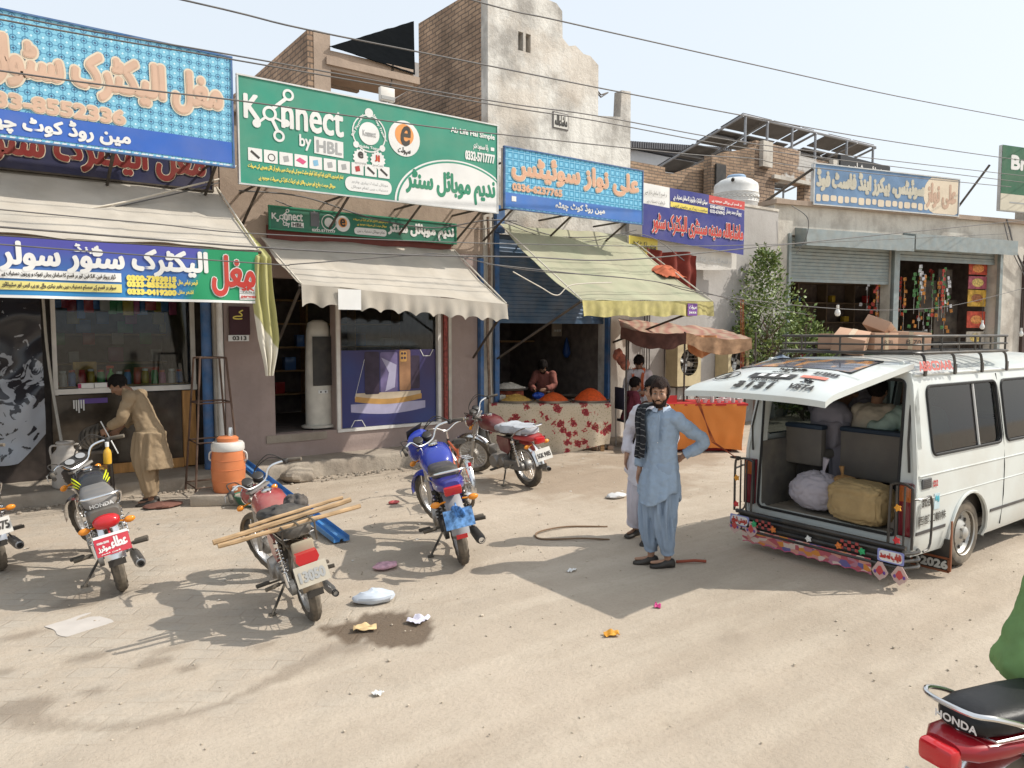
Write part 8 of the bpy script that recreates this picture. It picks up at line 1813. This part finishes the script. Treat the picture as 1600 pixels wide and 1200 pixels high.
for k in range(12):
    t_=thing('shelf_goods','%s box, %s on the high back shelf of the electric shop'%(names[(k*7)%6],['first','second','third','fourth','fifth','sixth','seventh','eighth','ninth','tenth','eleventh','twelfth'][k]),'box',(.4+.22*k,14.6,2.0+.35*(k%2)),group='boxes at the back of the electric shop'); m=MB(); m.box((0,0,.1),(.18,.2,.2),bev=.004); m.build('box',mat('jar '+names[(k*7)%6],cc[(k*7)%6],.3),t_)
# jug
t_=thing('milk_can','grey white plastic milk can with two handles on the left pavement','can',(1.02,11.33,.18)); m=MB(); m.lathe([(.01,0),(.15,0),(.165,.02),(.165,.40),(.155,.44),(.10,.50),(.09,.56),(.11,.58),(.10,.60),(.01,.60)],26); m.build('body',mat('can plastic',(.42,.40,.38),.5,var=.15,dust=.4),t_)
for s_ in (-1,1): m=MB(); m.tube(spl([(s_*.155,0,.38),(s_*.17,0,.50),(s_*.15,0,.55),(s_*.09,0,.55)],4),.014,7); m.build('handle',MT['can plastic'],t_)
t_=thing('hose','pale flexible hose running down into the milk can','hose',(1.0,11.6,.7)); m=MB(); m.tube(spl([(-.12,.32,2.3),(-.10,.25,1.4),(-.06,.15,.75),(-.01,-.2,.05)],6),.018,8); m.build('hose',mat('pale hose',(.40,.38,.34),.6),t_)
# pipe-frame stand, plinth, orange water cooler, basin
t_=thing('metal_stand','tall rusty four legged metal stand beside the blue drain pipe','stand',(2.72,10.75,.0))
rust=mat('rusty steel',(.10,.055,.04),.8,.2,var=.4,dust=.2)
for a in (-1,1):
    for e in (-1,1): m=MB(); m.tube([(a*.30,e*.28,.02),(a*.17,e*.17,1.86)],.014,6); m.build('leg',rust,t_)
m=MB()
for z,k in ((1.86,.17),(1.25,.212),(.72,.25),(.12,.29)): m.tube([(-k,-k,z),(k,-k,z),(k,k,z),(-k,k,z)],.012,6,closed=True)
m.build('cross_rail',rust,t_)
t_=thing('concrete_block','rough grey concrete block under the orange water cooler','block',(2.62,10.02,0),rz=R(-30)); m=MB(); m.box((0,0,.07),(.62,.50,.14),bev=.02)
m.build('block',conc,t_)
oc=thing('water_cooler','large orange water cooler with white collar and side handles','water cooler',(2.72,9.98,.14)); org=mat('cooler orange',(.60,.19,.07),.45,var=.08,dust=.12); wc=mat('cooler white2',(.62,.60,.56),.45,dust=.2)
m=MB(); m.lathe([(.01,0),(.175,0),(.19,.02),(.205,.15),(.212,.30),(.205,.45),(.195,.54),(.01,.54)],36); m.build('body',org,oc); m=MB()
for z,r_ in ((.15,.206),(.30,.213),(.42,.208)): m.tube([(r_*math.cos(2*math.pi*i/36),r_*math.sin(2*math.pi*i/36),z) for i in range(36)],.004,5,closed=True)
m.build('rib',org,oc); m=MB(); m.lathe([(.12,.54),(.20,.54),(.208,.56),(.205,.62),(.185,.65),(.12,.655)],36); m.build('collar',wc,oc); m=MB(); m.lathe([(.01,.65),(.13,.65),(.135,.70),(.11,.72),(.01,.72)],30); m.build('lid',org,oc)
for s_ in (-1,1): m=MB(); m.tube(spl([(s_*.19,0,.53),(s_*.235,0,.50),(s_*.24,0,.42),(s_*.205,0,.40)],4),.013,7,M=RZ(-35)); m.build('handle',wc,oc)
m=MB(); m.box((-.08,-.205,.07),(.06,.04,.06),bev=.01,M=RZ(25)); m.build('tap',wc,oc)
t_=thing('steel_glass','steel tumbler standing upside down on the orange water cooler','tumbler',(2.76,9.99,.862)); m=MB(); m.lathe([(.036,0),(.03,.10),(.028,.11),(.01,.112)],18); m.build('tumbler',chrome,t_)
t_=thing('basin','dark green plastic basin on the ground beside the concrete block','basin',(2.88,9.60,0)); m=MB(); m.lathe([(.01,.01),(.14,.01),(.20,.13),(.22,.14),(.215,.15),(.19,.14),(.13,.025),(.01,.02)],30); m.build('basin',mat('basin green',(.03,.16,.10),.4,dust=.2),t_)
# blue steel channel, rock
t_=thing('steel_channel','blue painted folded steel channel lying aslant from the pavement to the ground','channel',(3.3,9.2,0)); a=Vector((3.10,10.75,.36)); b_=Vector((3.10,7.25,.03)); m=MB(); d=(b_-a).normalized(); s_=Vector((1,0,0)); up=Vector((0,0,1))
prof=[(a_*.85,b9) for a_,b9 in [(-.10,.05),(-.10,0),(-.03,0),(-.02,.03),(.02,.03),(.03,0),(.10,0),(.10,.05),(.104,.05),(.104,-.004),(.026,-.004),(.016,.026),(-.016,.026),(-.026,-.004),(-.104,-.004),(-.104,.05)]]
m.loft([[c+s_*p[0]+up*p[1] for p in prof] for c in (a,a.lerp(b_,.5),b_)]); m.build('channel',mat('channel blue',(.05,.22,.50),.4,.1,var=.25,scale=4,dust=.2),t_,smooth=0,world=True)
t_=thing('stone','broken concrete lump lying against the pavement edge','stone',(3.95,10.72,0)); m=MB(); m.ell((0,0,.10),(.27,.2,.13),20,12)
for v in m.v: v+=v.normalized()*.10*nz(v.x*5,v.y*5,v.z*5,1); 
m.build('stone',conc,t_,smooth=25)
# --- juice stall
js_=thing('juice_stall','juice stall counter wrapped in plain orange cloth under a patched canopy','stall',(11.15,9.25,0),rz=R(-36)); orc=mat('orange cloth',(.66,.22,.05),.85,var=.07,scale=2,bump=.15)
m=MB()
def oc_(u,v):
    a=u; x=-.72+1.5*min(1,max(0,(u*1.35-.0))) ; 
    if u<.74: x=-.75+1.5*u/.74; y=-.42
    else: k=(u-.74)/.26; x=.75+.02*math.sin(k*3); y=-.42+.8*k
    z=.90-(.88-.16*max(0,math.sin(u*3.1))*0-.02)*v; sh=.18*v*v
    return (x*(1-.10*v)+.02*math.sin(v*6+u*9)*v,y+.03*math.sin(u*40)*v*.6+.03*nz(u*9,v*3,1,1.2)+(.05*v if u<.74 else 0),z+.05*math.sin(u*4.2)*v)
m.grid(oc_,80,24,thick=.005); m.build('cloth_skirt',orc,js_,smooth=60)
m=MB(); m.box((0,0,.89),(1.55,.85,.04)); m.build('counter_top',mat('stall red',(.45,.03,.03),.6),js_); m=MB(); m.box((0,.1,.44),(1.1,.6,.86)); m.build('cart_body',mat('stall red',(.45,.03,.03),.6),js_)
m=MB(); m.grid(lambda u,v:(-1.0+.5*u,-.38+.1*u,1.05-.75*v),4,6,thick=.006); m.build('red_side_cloth',mat('stall red',(.45,.03,.03),.6),js_)
JM=MW[js_.name]
for k in range(7):
    x=-.10+.13*k; lab=['first','second','third','fourth','fifth','sixth','seventh'][k]
    if k%3==2:
        t_=thing('sauce_bottle','%s item from the left on the juice counter, a clear white bottle'%lab,'bottle',JM@Vector((x,-.25,.912)),group='bottles on the juice counter'); m=MB(); m.lathe([(.01,0),(.035,0),(.037,.10),(.015,.16),(.012,.2)],14); m.build('bottle',mat('milky',(.5,.45,.42),.3),t_); m=MB(); m.lathe([(.016,.19),(.016,.22),(.004,.222)],10); m.build('cap',iw,t_)
    else:
        t_=thing('bowl','%s item from the left on the juice counter, a white bowl'%lab,'bowl',JM@Vector((x,-.25,.912)),group='bowls on the juice counter'); m=MB(); m.lathe([(.01,.01),(.03,0),(.055,.07),(.060,.075),(.05,.065),(.01,.02)],18); m.build('bowl',iw,t_); m=MB(); m.lathe([(.01,.055),(.048,.055)],16); m.build('filling',mat('pale red juice',(.55,.2,.14),.4),t_)
for k,(x,y) in enumerate(((.45,.15),(.6,.2))):
    t_=thing('syrup_bottle','%s red syrup bottle with a white cup at the back of the juice counter'%['left','right'][k],'bottle',JM@Vector((x,y,.912))); m=MB(); m.lathe([(.01,0),(.05,0),(.05,.2),(.02,.3),(.018,.36)],14); m.build('bottle',mat('syrup',(.4,.03,.03),.15,coat=.5),t_); m=MB(); m.lathe([(.055,-.0),(.06,.12),(.056,.12)],12,cap=False); m.build('cup',iw,t_)
t_=thing('steel_drum','white drum with a round dish standing behind the juice counter','drum',JM@Vector((-.85,.75,0)),rz=0); m=MB(); m.lathe([(.01,0),(.22,0),(.24,.5),(.22,.95),(.01,.96)],24); m.build('drum',alu,t_)
# canopy of patched cloth
cp=thing('stall_canopy','sagging patched brown and striped cloth canopy on thin poles over the juice stall','canopy',(11,10.2,2.2)); 
def cpf(u,v):
    a=Vector((9.95,10.15,2.30)).lerp(Vector((11.95,8.72,2.10)),u); b_=Vector((11.1,11.4,2.50)).lerp(Vector((13.1,10.3,2.28)),u); p=a.lerp(b_,v); p.z-=.13*math.sin(math.pi*u)*math.sin(math.pi*v)+.06*abs(math.sin(u*math.pi*2))*(1-v)+.03*nz(u*6,v*5,1,1.5); return p
mm,tt,bb=newmat('patched canopy'); N=tt.nodes; L=tt.links; ge=N.new('ShaderNodeNewGeometry'); mp=N.new('ShaderNodeMapping'); mp.inputs['Rotation'].default_value=(0,0,R(35)); L.new(ge.outputs['Position'],mp.inputs[0]); wv=N.new('ShaderNodeTexWave'); wv.inputs['Scale'].default_value=1.3; wv.inputs['Distortion'].default_value=9; L.new(mp.outputs[0],wv.inputs['Vector']); rp=N.new('ShaderNodeValToRGB'); rp.color_ramp.elements[0].color=(.33,.16,.12,1); rp.color_ramp.elements[1].color=(.38,.28,.20,1); L.new(wv.outputs[0],rp.inputs[0]); L.new(rp.outputs[0],bb.inputs['Base Color']); bb.inputs['Roughness'].default_value=.95
m=MB(); m.grid(cpf,50,20,thick=.006); m.build('top_cloth',mm,cp,smooth=60,world=True)
def cvf(u,v): p=cpf(u,0); return p+Vector((-.03*v,-.03*v,-(.20+.10*abs(math.sin(u*math.pi*2.0))+.05*nz(u*9,1,1,1))*v))+Vector((.02*math.sin(u*50),.02*math.cos(u*40),0))*v
m=MB(); m.grid(lambda u,v:cvf(u*.5,v),40,6,thick=.006); m.build('dark_valance',mat('brown cloth',(.10,.045,.035),.95,var=.3),cp,smooth=60,world=True); m=MB(); m.grid(lambda u,v:cvf(.5+u*.5,v),40,6,thick=.006); m.build('light_valance',mat('rust brown cloth',(.40,.24,.14),.95,var=.3,scale=9),cp,smooth=60,world=True)
for p in ((10.05,10.1),(10.95,9.47),(12.05,8.7),(12.2,11.1),(11.2,11.2)): m=MB(); m.tube([(p[0],p[1],0),(p[0],p[1],2.22)],.018,7); m.build('pole',steel,cp,world=True)
t_=thing('cloth','orange tan cloth flap drooping under the middle of the stall canopy','cloth',(11.6,9.6,2.1)); m=MB(); m.grid(lambda u,v:(11.35+.6*u,9.75-.2*u+.05*math.sin(u*12),2.15-.45*v*math.sin(math.pi*(.15+.7*u))),20,8,thick=.005); m.build('fabric',mat('rust brown cloth2',(.50,.25,.12),.95),t_,smooth=60,world=True)
t_=thing('plastic_bag','red and white bags hanging on the white pillar above the youth','bag',(10.95,11.25,1.75)); m=MB()
for k in range(3): m.ell((.05*k,-.05*k,-.1*k),(.11,.09,.13),12,9)
for v in m.v: v+=v.normalized()*.03*nz(v.x*12,v.y*12,v.z*12,2)
m.build('bag',mat('red white plastic',(.5,.18,.12),.5,var=.5,scale=7),t_,smooth=40)
# red marker sticks near bush
t_=thing('rope','thin orange red ropes hanging down near the bush beside the grey wall','rope',(13.3,10.0,0)); m=MB()
for k in range(3): m.tube([(.05*k,0,2.9),(.05*k+.03,-.02,1.8),(.04*k,0,.2)],.005,5)
m.build('rope',rope_m,t_)
# --- litter
def litter(lab,x,y,r,mmm,h=.04,cat='litter',name='litter',seed=1,el=1.5,rz=0):
    t_=thing(name,lab,cat,(x,y,.004),rz=R(rz)); m=MB(); m.ell((0,0,h*.8),(r*el,r,h),18,10)
    for v in m.v:
        d=v.normalized(); v+=d*r*.28*nz(v.x*14+seed,v.y*14,v.z*20,1)+d*r*.14*nz(v.x*40,v.y*40+seed,v.z*40,1); v.z=max(0,v.z)
    m.build('piece',mmm,t_,smooth=28)
def paperp(lab,x,y,w_,h_,mmm,rz,seed=1,bend=.02):
    t_=thing('paper',lab,'paper',(x,y,.006),rz=R(rz)); m=MB(); m.grid(lambda u,v:(w_*(u-.5)+.1*w_*nz(u*2,v*2,seed+5,1),h_*(v-.5)+.1*h_*nz(v*3,u*2,seed,1),bend*(.5+nz(u*3,v*3,seed,1))),14,10,thick=.002); m.build('sheet',mmm,t_,smooth=30)
palebag=mat('pale blue bag',(.52,.58,.66),.4,var=.08,dust=.15)
litter('pale blue filled plastic bag lying at the edge of the wet patch',2.62,5.50,.10,palebag,.055,'bag','plastic_bag',1,1.7,-20)
litter('pink and white crumpled plastic between the two parked motorcycles',3.10,6.25,.08,mat('pink bag',(.55,.32,.38),.5,var=.4,scale=18),.03,seed=4)
litter('white plastic bag on the ground behind the standing men',6.95,7.15,.10,mat('white bag',(.62,.62,.62),.5,dust=.2),.035,'bag','plastic_bag',7)
litter('second pale scrap of plastic beyond the white bag',7.9,7.4,.12,mat('pale scrap',(.5,.47,.42),.6),.02,seed=9)
litter('small red scrap of plastic by the pavement in front of the phone shop',4.4,8.6,.05,mat('red scrap',(.5,.1,.1),.5),.02,seed=12)
litter('brown red rag lying on the pavement edge beside the concrete block',1.95,10.15,.16,mat('brown rag',(.17,.08,.06),.9,var=.3),.03,'rag','rag',14)
litter('dark blue crushed bottle lying on the left pavement',2.2,11.3,.05,mat('dark bottle',(.05,.08,.11),.4),.03,seed=16,el=2.5)
litter('second pale crumpled bag lying right of the motorcycle tangle',5.4,8.4,.05,palebag,.03,seed=17)
ppm=mat('old paper',(.50,.46,.42),.8,var=.06)
paperp('thin square of pale paper flat on the ground at the lower left',.62,6.38,.34,.34,ppm,20,1,.003)
paperp('tan torn food wrapper on the wet patch',2.32,5.02,.17,.10,mat('tan wrapper',(.58,.42,.22),.6,var=.25,scale=14),-25,3,.03)
paperp('white lilac wrapper standing on the wet patch',2.72,4.93,.16,.12,mat('lilac wrapper',(.60,.58,.66),.5),30,5,.03)
paperp('orange leaf shaped scrap in the middle of the road',3.72,3.86,.11,.07,mat('orange scrap',(.65,.32,.04),.6),-30,7,.03)
paperp('small pink packet on the ground near the feet of the man in blue',4.42,4.06,.09,.05,mat('pink packet',(.55,.06,.22),.5),40,9,.02)
paperp('small white scrap near the shadow left of the man in blue',4.45,5.15,.10,.05,iw,10,11,.02)
paperp('small white scrap on the road at the lower centre',1.95,4.05,.06,.05,iw,10,13,.02)
paperp('pale scrap by the front of the pavement at the left',1.0,10.6,.18,.10,ppm,10,15,.02)
t_=thing('twig','short red brown stick on the ground behind the heels of the man in blue','stick',(5.42,4.75,.015)); m=MB(); m.tube([(0,0,0),(.15,-.10,.01),(.24,-.16,0)],.014,7); m.build('stick',mat('red stick',(.28,.07,.04),.8),t_)
t_=thing('twig','curled thin twig on the ground left of the white trousers','stick',(5.3,6.2,.01)); m=MB(); m.tube(spl([(.5,-.1,0),(.1,.15,.01),(-.3,.15,.01),(-.42,-.05,0),(-.1,-.35,.02),(.15,-.5,0)],5),.010,6); m.build('twig',mat('twig',(.20,.13,.08),.9),t_)
# pebbles and crumbs
m=MB(); rr=random.Random(11)
for i in range(1500):
    x=rr.uniform(-.5,11.5); y=rr.uniform(.9,10.6)
    if rr.random()>.25+.75*max(0,.5+nz(x,y,5,.9)): continue
    s_=rr.uniform(.003,.009)*(1.6 if rr.random()<.06 else 1); m.ell((0,0,0),(s_*1.3,s_,s_*.7),6,4,T(x,y,s_*.3+.004)@RZ(rr.uniform(0,180)))
o=m.build('pebbles',mat('pebble',(.44,.38,.30),.95,var=.35,scale=2),smooth=40); o['kind']='stuff'
m=MB()
for i in range(420):
    x=rr.uniform(3.2,7.5) if rr.random()<.6 else rr.uniform(-.4,3.1); y=(10.85 if x>3.15 else 11.05)-abs(rr.gauss(0,.12)); s_=rr.uniform(.006,.028); m.ell((0,0,0),(s_*1.3,s_,s_*.8),6,4,T(x,y,s_*.4)@RZ(rr.uniform(0,180)))
o=m.build('rubble',conc,smooth=25); o['kind']='stuff'
m=MB()
for i in range(110):
    x=rr.uniform(-.3,9.5); y=10.7-abs(rr.gauss(0,2.2)); w_=rr.uniform(.008,.028); q=T(x,y,.009)@RZ(rr.uniform(0,180))@RX(rr.uniform(-14,14)); m.add([(-w_,-w_*.5,0),(w_*.8,-w_*.6,.004),(w_,w_*.6,0),(-w_*.6,w_*.5,.006)],[(0,1,2,3)],q)
o=m.build('litter_scraps',mat('scrap',(.5,.47,.42),.8,var=.5,scale=.7),smooth=0); o['kind']='stuff'
# --- bush
tr=thing('bush','leafy green bush with light tips growing at the end of the grey wall','tree',(15.95,11.1,0))
m=MB(); rr=random.Random(21); tips=[]
def branch(p,d,L_,r,lev):
    q=[p]; 
    for i in range(4): d=(d+Vector((rr.uniform(-.25,.25),rr.uniform(-.25,.25),rr.uniform(-.05,.2)))).normalized(); p=p+d*L_/4; q.append(p)
    m.tube(q,[r*(1-.15*i) for i in range(5)],6)
    if lev==0: tips.append(q[-1]); tips.append(q[2]); return
    for k in range(rr.randint(3,4)): branch(q[rr.randint(2,4)],(d+Vector((rr.uniform(-1,1),rr.uniform(-1,1),rr.uniform(-.2,.7)))).normalized(),L_*.66,r*.6,lev-1)
for k in range(4): branch(Vector((rr.uniform(-.1,.1),rr.uniform(-.1,.1),0)),Vector((rr.uniform(-.35,.35),rr.uniform(-.3,.15),1)).normalized(),1.35,.04,3)
m.build('trunk',mat('bark',(.10,.07,.05),.9),tr)
lm,tt,bb=newmat('leaf'); N=tt.nodes; L=tt.links; ge=N.new('ShaderNodeNewGeometry'); rp=N.new('ShaderNodeValToRGB'); rp.color_ramp.elements[0].color=(.045,.085,.022,1); rp.color_ramp.elements[1].color=(.27,.35,.10,1); L.new(ge.outputs['Random Per Island'],rp.inputs[0]); L.new(rp.outputs[0],bb.inputs['Base Color']); bb.inputs['Roughness'].default_value=.5
m=MB(); cl=[(-.35,0,3.5,.45),(-.7,.0,2.8,.55),(.0,-.1,2.9,.6),(.55,-.2,2.4,.55),(1.0,-.3,2.15,.4),(-.2,-.2,2.1,.6),(.3,-.3,1.6,.55),(-.6,-.1,1.7,.45),(.6,-.4,1.2,.35),(-.9,0,2.2,.3),(-.3,-.1,4.0,.28),(.25,-.3,.6,.35),(0,-.3,1.1,.4)]
for i in range(10500):
    c=cl[rr.randrange(len(cl))]; 
    while True:
        q=Vector((rr.gauss(0,.5),rr.gauss(0,.5),rr.gauss(0,.5)))
        if q.length<1.25: break
    p=Vector(c[:3])+q*c[3]
    if noise.noise(p*2.6)<-.18: continue
    d=(q.normalized()*.6+Vector((rr.uniform(-1,1),rr.uniform(-1,1),rr.uniform(-.3,.8)))).normalized(); s_=d.orthogonal().normalized(); s_.rotate(Matrix.Rotation(rr.uniform(0,6.28),3,d)); l_=rr.uniform(.06,.135); w_=l_*.24
    m.add([p,p+d*l_*.5+s_*w_,p+d*l_,p+d*l_*.5-s_*w_],[(0,1,2,3)])
m.build('crown',lm,tr,smooth=0)
tr2=copy_thing(tr,(17.6,10.8,-1.6),1.9,'low green growth at the foot of the bush beside the far store pillar'); tr2.scale=(.6,.6,.9)
# ================================================================ STOCK IN THE SHOPS
ORD2=ORD+['27th','28th','29th','30th']
def stock(n,where,pos,kind,rz=0,seed=1):
    rr=random.Random(seed)
    for k in range(n):
        x,y,z=pos(k); c=rr.randrange(6); mm_=mat('jar '+names[c],cc[c],.3)
        t_=thing(kind,'%s %s %s'%(names[c],kind.replace('_',' '),where%ORD2[k]),'goods',(x,y,z),rz=rz,group=where.split('%s')[1].strip()[:60]); m=MB()
        if kind=='jar':
            h=rr.uniform(.16,.24); m.lathe([(.01,0),(.06,0),(.062,h*.8),(.045,h),(.01,h)],12); m.build('body',mm_,t_); m=MB(); m.lathe([(.01,h),(.05,h),(.05,h+.03),(.01,h+.03)],12); m.build('lid',ired,t_)
        elif kind=='packet':
            h=rr.uniform(.18,.3); m.box((0,0,-h/2),(rr.uniform(.1,.16),.03,h),bev=.012,M=RZ(rr.uniform(-25,25))); m.build('packet',mm_,t_)
        else:
            h=rr.uniform(.12,.26); m.box((0,0,h/2),(rr.uniform(.14,.24),.18,h),bev=.004); m.build('carton',mm_,t_)
stock(14,'%s from the left on the high shelf inside the sweets shop',lambda k:(8.4+.13*k,14.6,2.13),'jar',seed=2)
stock(12,'%s from the left on the lower shelf inside the sweets shop',lambda k:(8.4+.14*k,14.6,1.63),'jar',seed=3)
stock(16,'%s from the left hanging high across the electric shop window',lambda k:(1.1+.105*k,12.7+.03*(k%3),2.78-.03*(k%4)),'packet',seed=4)
t_=thing('shelf_rack','dark shelf rack along the back wall of the phone shop','shelf',(5.4,14.3,.62)); m=MB()
for i in range(5): m.box((0,0,.4+.45*i),(4,.35,.03))
for i in range(5): m.box((-2+i,0,1.2),(.03,.36,2.4))
m.build('frame',wood,t_)
stock(18,'%s from the left on the rack of the phone shop',lambda k:(3.6+.21*k,14.25,1.035+.45*(k%3)),'small_box',seed=5)
t_=thing('shelf_rack','tall wooden shelf rack on the back wall of the electric shop','shelf',(1.6,14.75,.17)); m=MB()
for i in range(5): m.box((0,0,.5+.5*i),(3.6,.35,.03))
m.build('frame',wood,t_)
stock(22,'%s from the left on the rack of the electric shop',lambda k:(-.1+.16*k,14.7,.70+.5*(k%4)),'small_box',seed=6)
stock(24,'%s along the shelving of the general store behind the van',lambda k:tuple(MW[FS.name]@Vector((.8+.31*k,4.05,.63+.65*((k*2)%5)))),'small_box',rz=R(-13.5),seed=7)
# ================================================================ WIRES
wire=mat('cable',(.09,.09,.095),.6,dust=.2)
WL=[('high power cable nearest the top, entering above the long blue sign',.014,[(-3,9.2,5.8),(2.09, 9.0, 5.85), (3.51, 9.0, 5.86), (6.19, 9.0, 5.98), (8.72, 9.0, 6.09), (12.3, 9.0, 6.27), (16.83, 9.0, 6.54), (24.81, 9.0, 7.14),(32,9,7.8)]),  # most points are image pixels projected from the camera onto one upright plane
('single high cable crossing the sky right of the whitewashed tower',.015,[(0,9,6.7),(5.87, 9.0, 6.81), (7.52, 9.0, 6.91), (12.27, 9.0, 7.24), (17.5, 9.0, 7.62), (24.68, 9.0, 8.25),(32,9,8.9)]),
('upper cable of the close pair crossing the top of the green board',.012,[(-4,9,5.25),(0.41, 9.0, 5.29), (2.59, 9.0, 5.37), (6.19, 9.0, 5.5), (8.25, 9.0, 5.63), (11.46, 9.0, 5.74), (14.94, 9.0, 5.97), (24.86, 9.0, 6.71),(32,9,7.3)]),
('lower cable of the close pair crossing the top of the green board',.012,[(-4,9,5.2),(0.41, 9.0, 5.24), (2.59, 9.0, 5.32), (6.19, 9.0, 5.45), (8.25, 9.0, 5.55), (11.46, 9.0, 5.64), (14.95, 9.0, 5.86), (24.88, 9.0, 6.53),(32,9,7.1)]),
('cable running across the lettering of the blue and green boards',.012,[(-4,9,4.7),(0.39, 9.0, 4.75), (2.65, 9.0, 4.87), (3.86, 9.0, 4.92), (5.39, 9.0, 4.99), (6.58, 9.0, 5.07), (8.97, 9.0, 5.23), (10.86, 9.0, 5.37), (12.33, 9.0, 5.51), (14.13, 9.0, 5.58),(24,9,6.3)]),
('thin cable topmost of those crossing the beige awnings',.009,[(-4,9,3.5),(0.34, 9.0, 3.41), (1.73, 9.0, 3.39), (2.99, 9.0, 3.37), (6.82, 9.0, 3.52), (12.39, 9.0, 3.89),(24,9,5.0)]),
('thick cable crossing the awnings and climbing to the far right shop',.014,[(-4,9,3.3),(0.33, 9.0, 3.24), (2.99, 9.0, 3.21), (5.09, 9.0, 3.25), (6.82, 9.0, 3.33), (8.8, 9.0, 3.4), (12.39, 9.0, 3.84), (25.01, 9.0, 5.46)]),
('black cable across the lettering of the blue cloth banner',.010,[(-4,9,3.2),(0.33, 9.0, 3.07), (2.98, 9.0, 3.02), (3.34, 9.0, 3.04), (4.84, 9.0, 3.23), (5.48, 9.0, 3.28), (6.82, 9.0, 3.14), (9.6, 9.0, 3.08), (12.43, 9.0, 2.73),(15,9.5,2.6)]),
('sagging cable from the green awning to the far right shop',.010,[(6.12, 9.0, 3.19), (7.83, 9.0, 3.13), (9.6, 9.0, 3.08), (10.91, 9.0, 2.91), (14.79, 9.0, 2.73), (18.2, 9.0, 2.75), (21.14, 9.0, 2.95), (25.23, 9.0, 3.51)])]
for lab,r_,P in WL:
    m=MB(); m.tube(spl(P,6),r_*.78,5); o=m.build('overhead_cable',wire); tag(o,lab,'cable',group='overhead cables')
def strand(P,r_,lab,mm=None,name='cable'):
    m=MB(); m.tube(spl(P,7),r_,5); return tag(m.build(name,mm or wire),lab,'cable')
strand([(3.05,11.3,4.4),(2.6,10.9,4.2),(1.4,10.6,3.75),(.2,10.4,3.5),(-2,10.4,3.4)],.013,'pale cable slanting down across the left beige awning',mat('pale cable',(.55,.5,.42),.6))
strand([(3.05,11.3,4.35),(2.2,10.9,4.0),(1.0,10.5,3.6),(-.5,10.3,3.4)],.009,'dark cable beside the pale cable over the left awning')
strand([(3.3,11.2,4.25),(4.3,11.3,4.28),(5.5,11.3,4.05),(6.6,11.3,4.0),(7.6,11.2,4.2),(8.3,11.2,4.25)],.012,'black cable looping under the green board')
strand([(3.9,11.4,4.2),(4.9,11.35,3.95),(6.2,11.35,4.1),(7.5,11.3,4.05),(7.9,11.3,4.15)],.009,'thin cable looping below the black one under the green board')
strand([(8.0,11.2,4.25),(9.2,11.2,4.05),(10.4,11.1,4.12),(11.2,11.0,4.3)],.010,'cable sagging beneath the tiled sweets sign')
strand([(8.0,11.2,4.2),(9.0,11.15,3.98),(9.8,11.1,3.96),(11.3,10.9,4.2),(12.2,10.6,3.7)],.008,'thin cable drooping from the tiled sweets sign to the banner')
strand([(7.78,11.38,4.3),(7.80,11.36,3.3),(7.76,11.37,2.2),(7.79,11.36,1.2),(7.8,11.38,.3)],.028,'thick bundle of taped cables running down the cream pillar',mat('cable bundle',(.22,.16,.12),.9,var=.4,scale=14))
strand([(7.88,11.38,4.3),(7.90,11.36,2.9),(7.86,11.37,1.8),(7.9,11.36,.5)],.012,'thin cable beside the taped bundle on the pillar')
strand([(6.6,9.0,3.1),(7.1,9,2.9),(7.45,9,2.78),(7.75,9,2.95),(8.6,9,3.02)],.009,'pale looped cable with a knot in front of the blue shutter',MT['pale cable'])
strand([(17.0,11.3,5.4),(17.4,11.1,5.1),(17.35,11.1,4.6),(17.1,11.2,4.2)],.012,'cable hanging down the end of the grey wall')
for k,(x,z) in enumerate(((25.2,5.0),(25.4,5.1),(25.6,4.9))):
    strand([(x,9.6,z+.5),(x+.25,9.5,z-.2),(x+.9,9.4,z-.9),(x+1.6,9.3,z-1.5+k*.2)],.016,['left','middle','right'][k]+' cable of the bundle falling over the far cream pillar')
# bulbs
bulbm=mat('bulb glass',(.75,.75,.72),.15,var=.02,coat=.6)
for k,(x,y,z,lab) in enumerate(((15.5,9.1,2.72,'round bulb hanging over the cartons in front of the dark bay'),(22.4,8.95,2.45,'large bulb hanging before the far cream pillar'),(25.3,8.8,3.0,'bulb hanging at the right edge before the dark shop'),(24.6,8.8,2.25,'lowest small bulb beside the far cream pillar'))):
    zt={0:2.74,1:3.1,2:3.55,3:3.4}[k]
    t_=thing('light_bulb',lab,'bulb',(x,y,z),group='bare bulbs on the sagging cable'); m=MB(); m.lathe([(.01,-.16),(.045,-.145),(.065,-.1),(.055,-.05),(.03,0),(.028,.02)],14); m.build('bulb',bulbm,t_)
    m=MB(); m.cyl((0,0,.02),(0,0,.09),.03,n=10); m.build('socket',white_p,t_); m=MB(); m.cyl((0,0,.09),(0,0,max(.12,zt-z)),.006,n=5); m.build('flex',wire,t_)
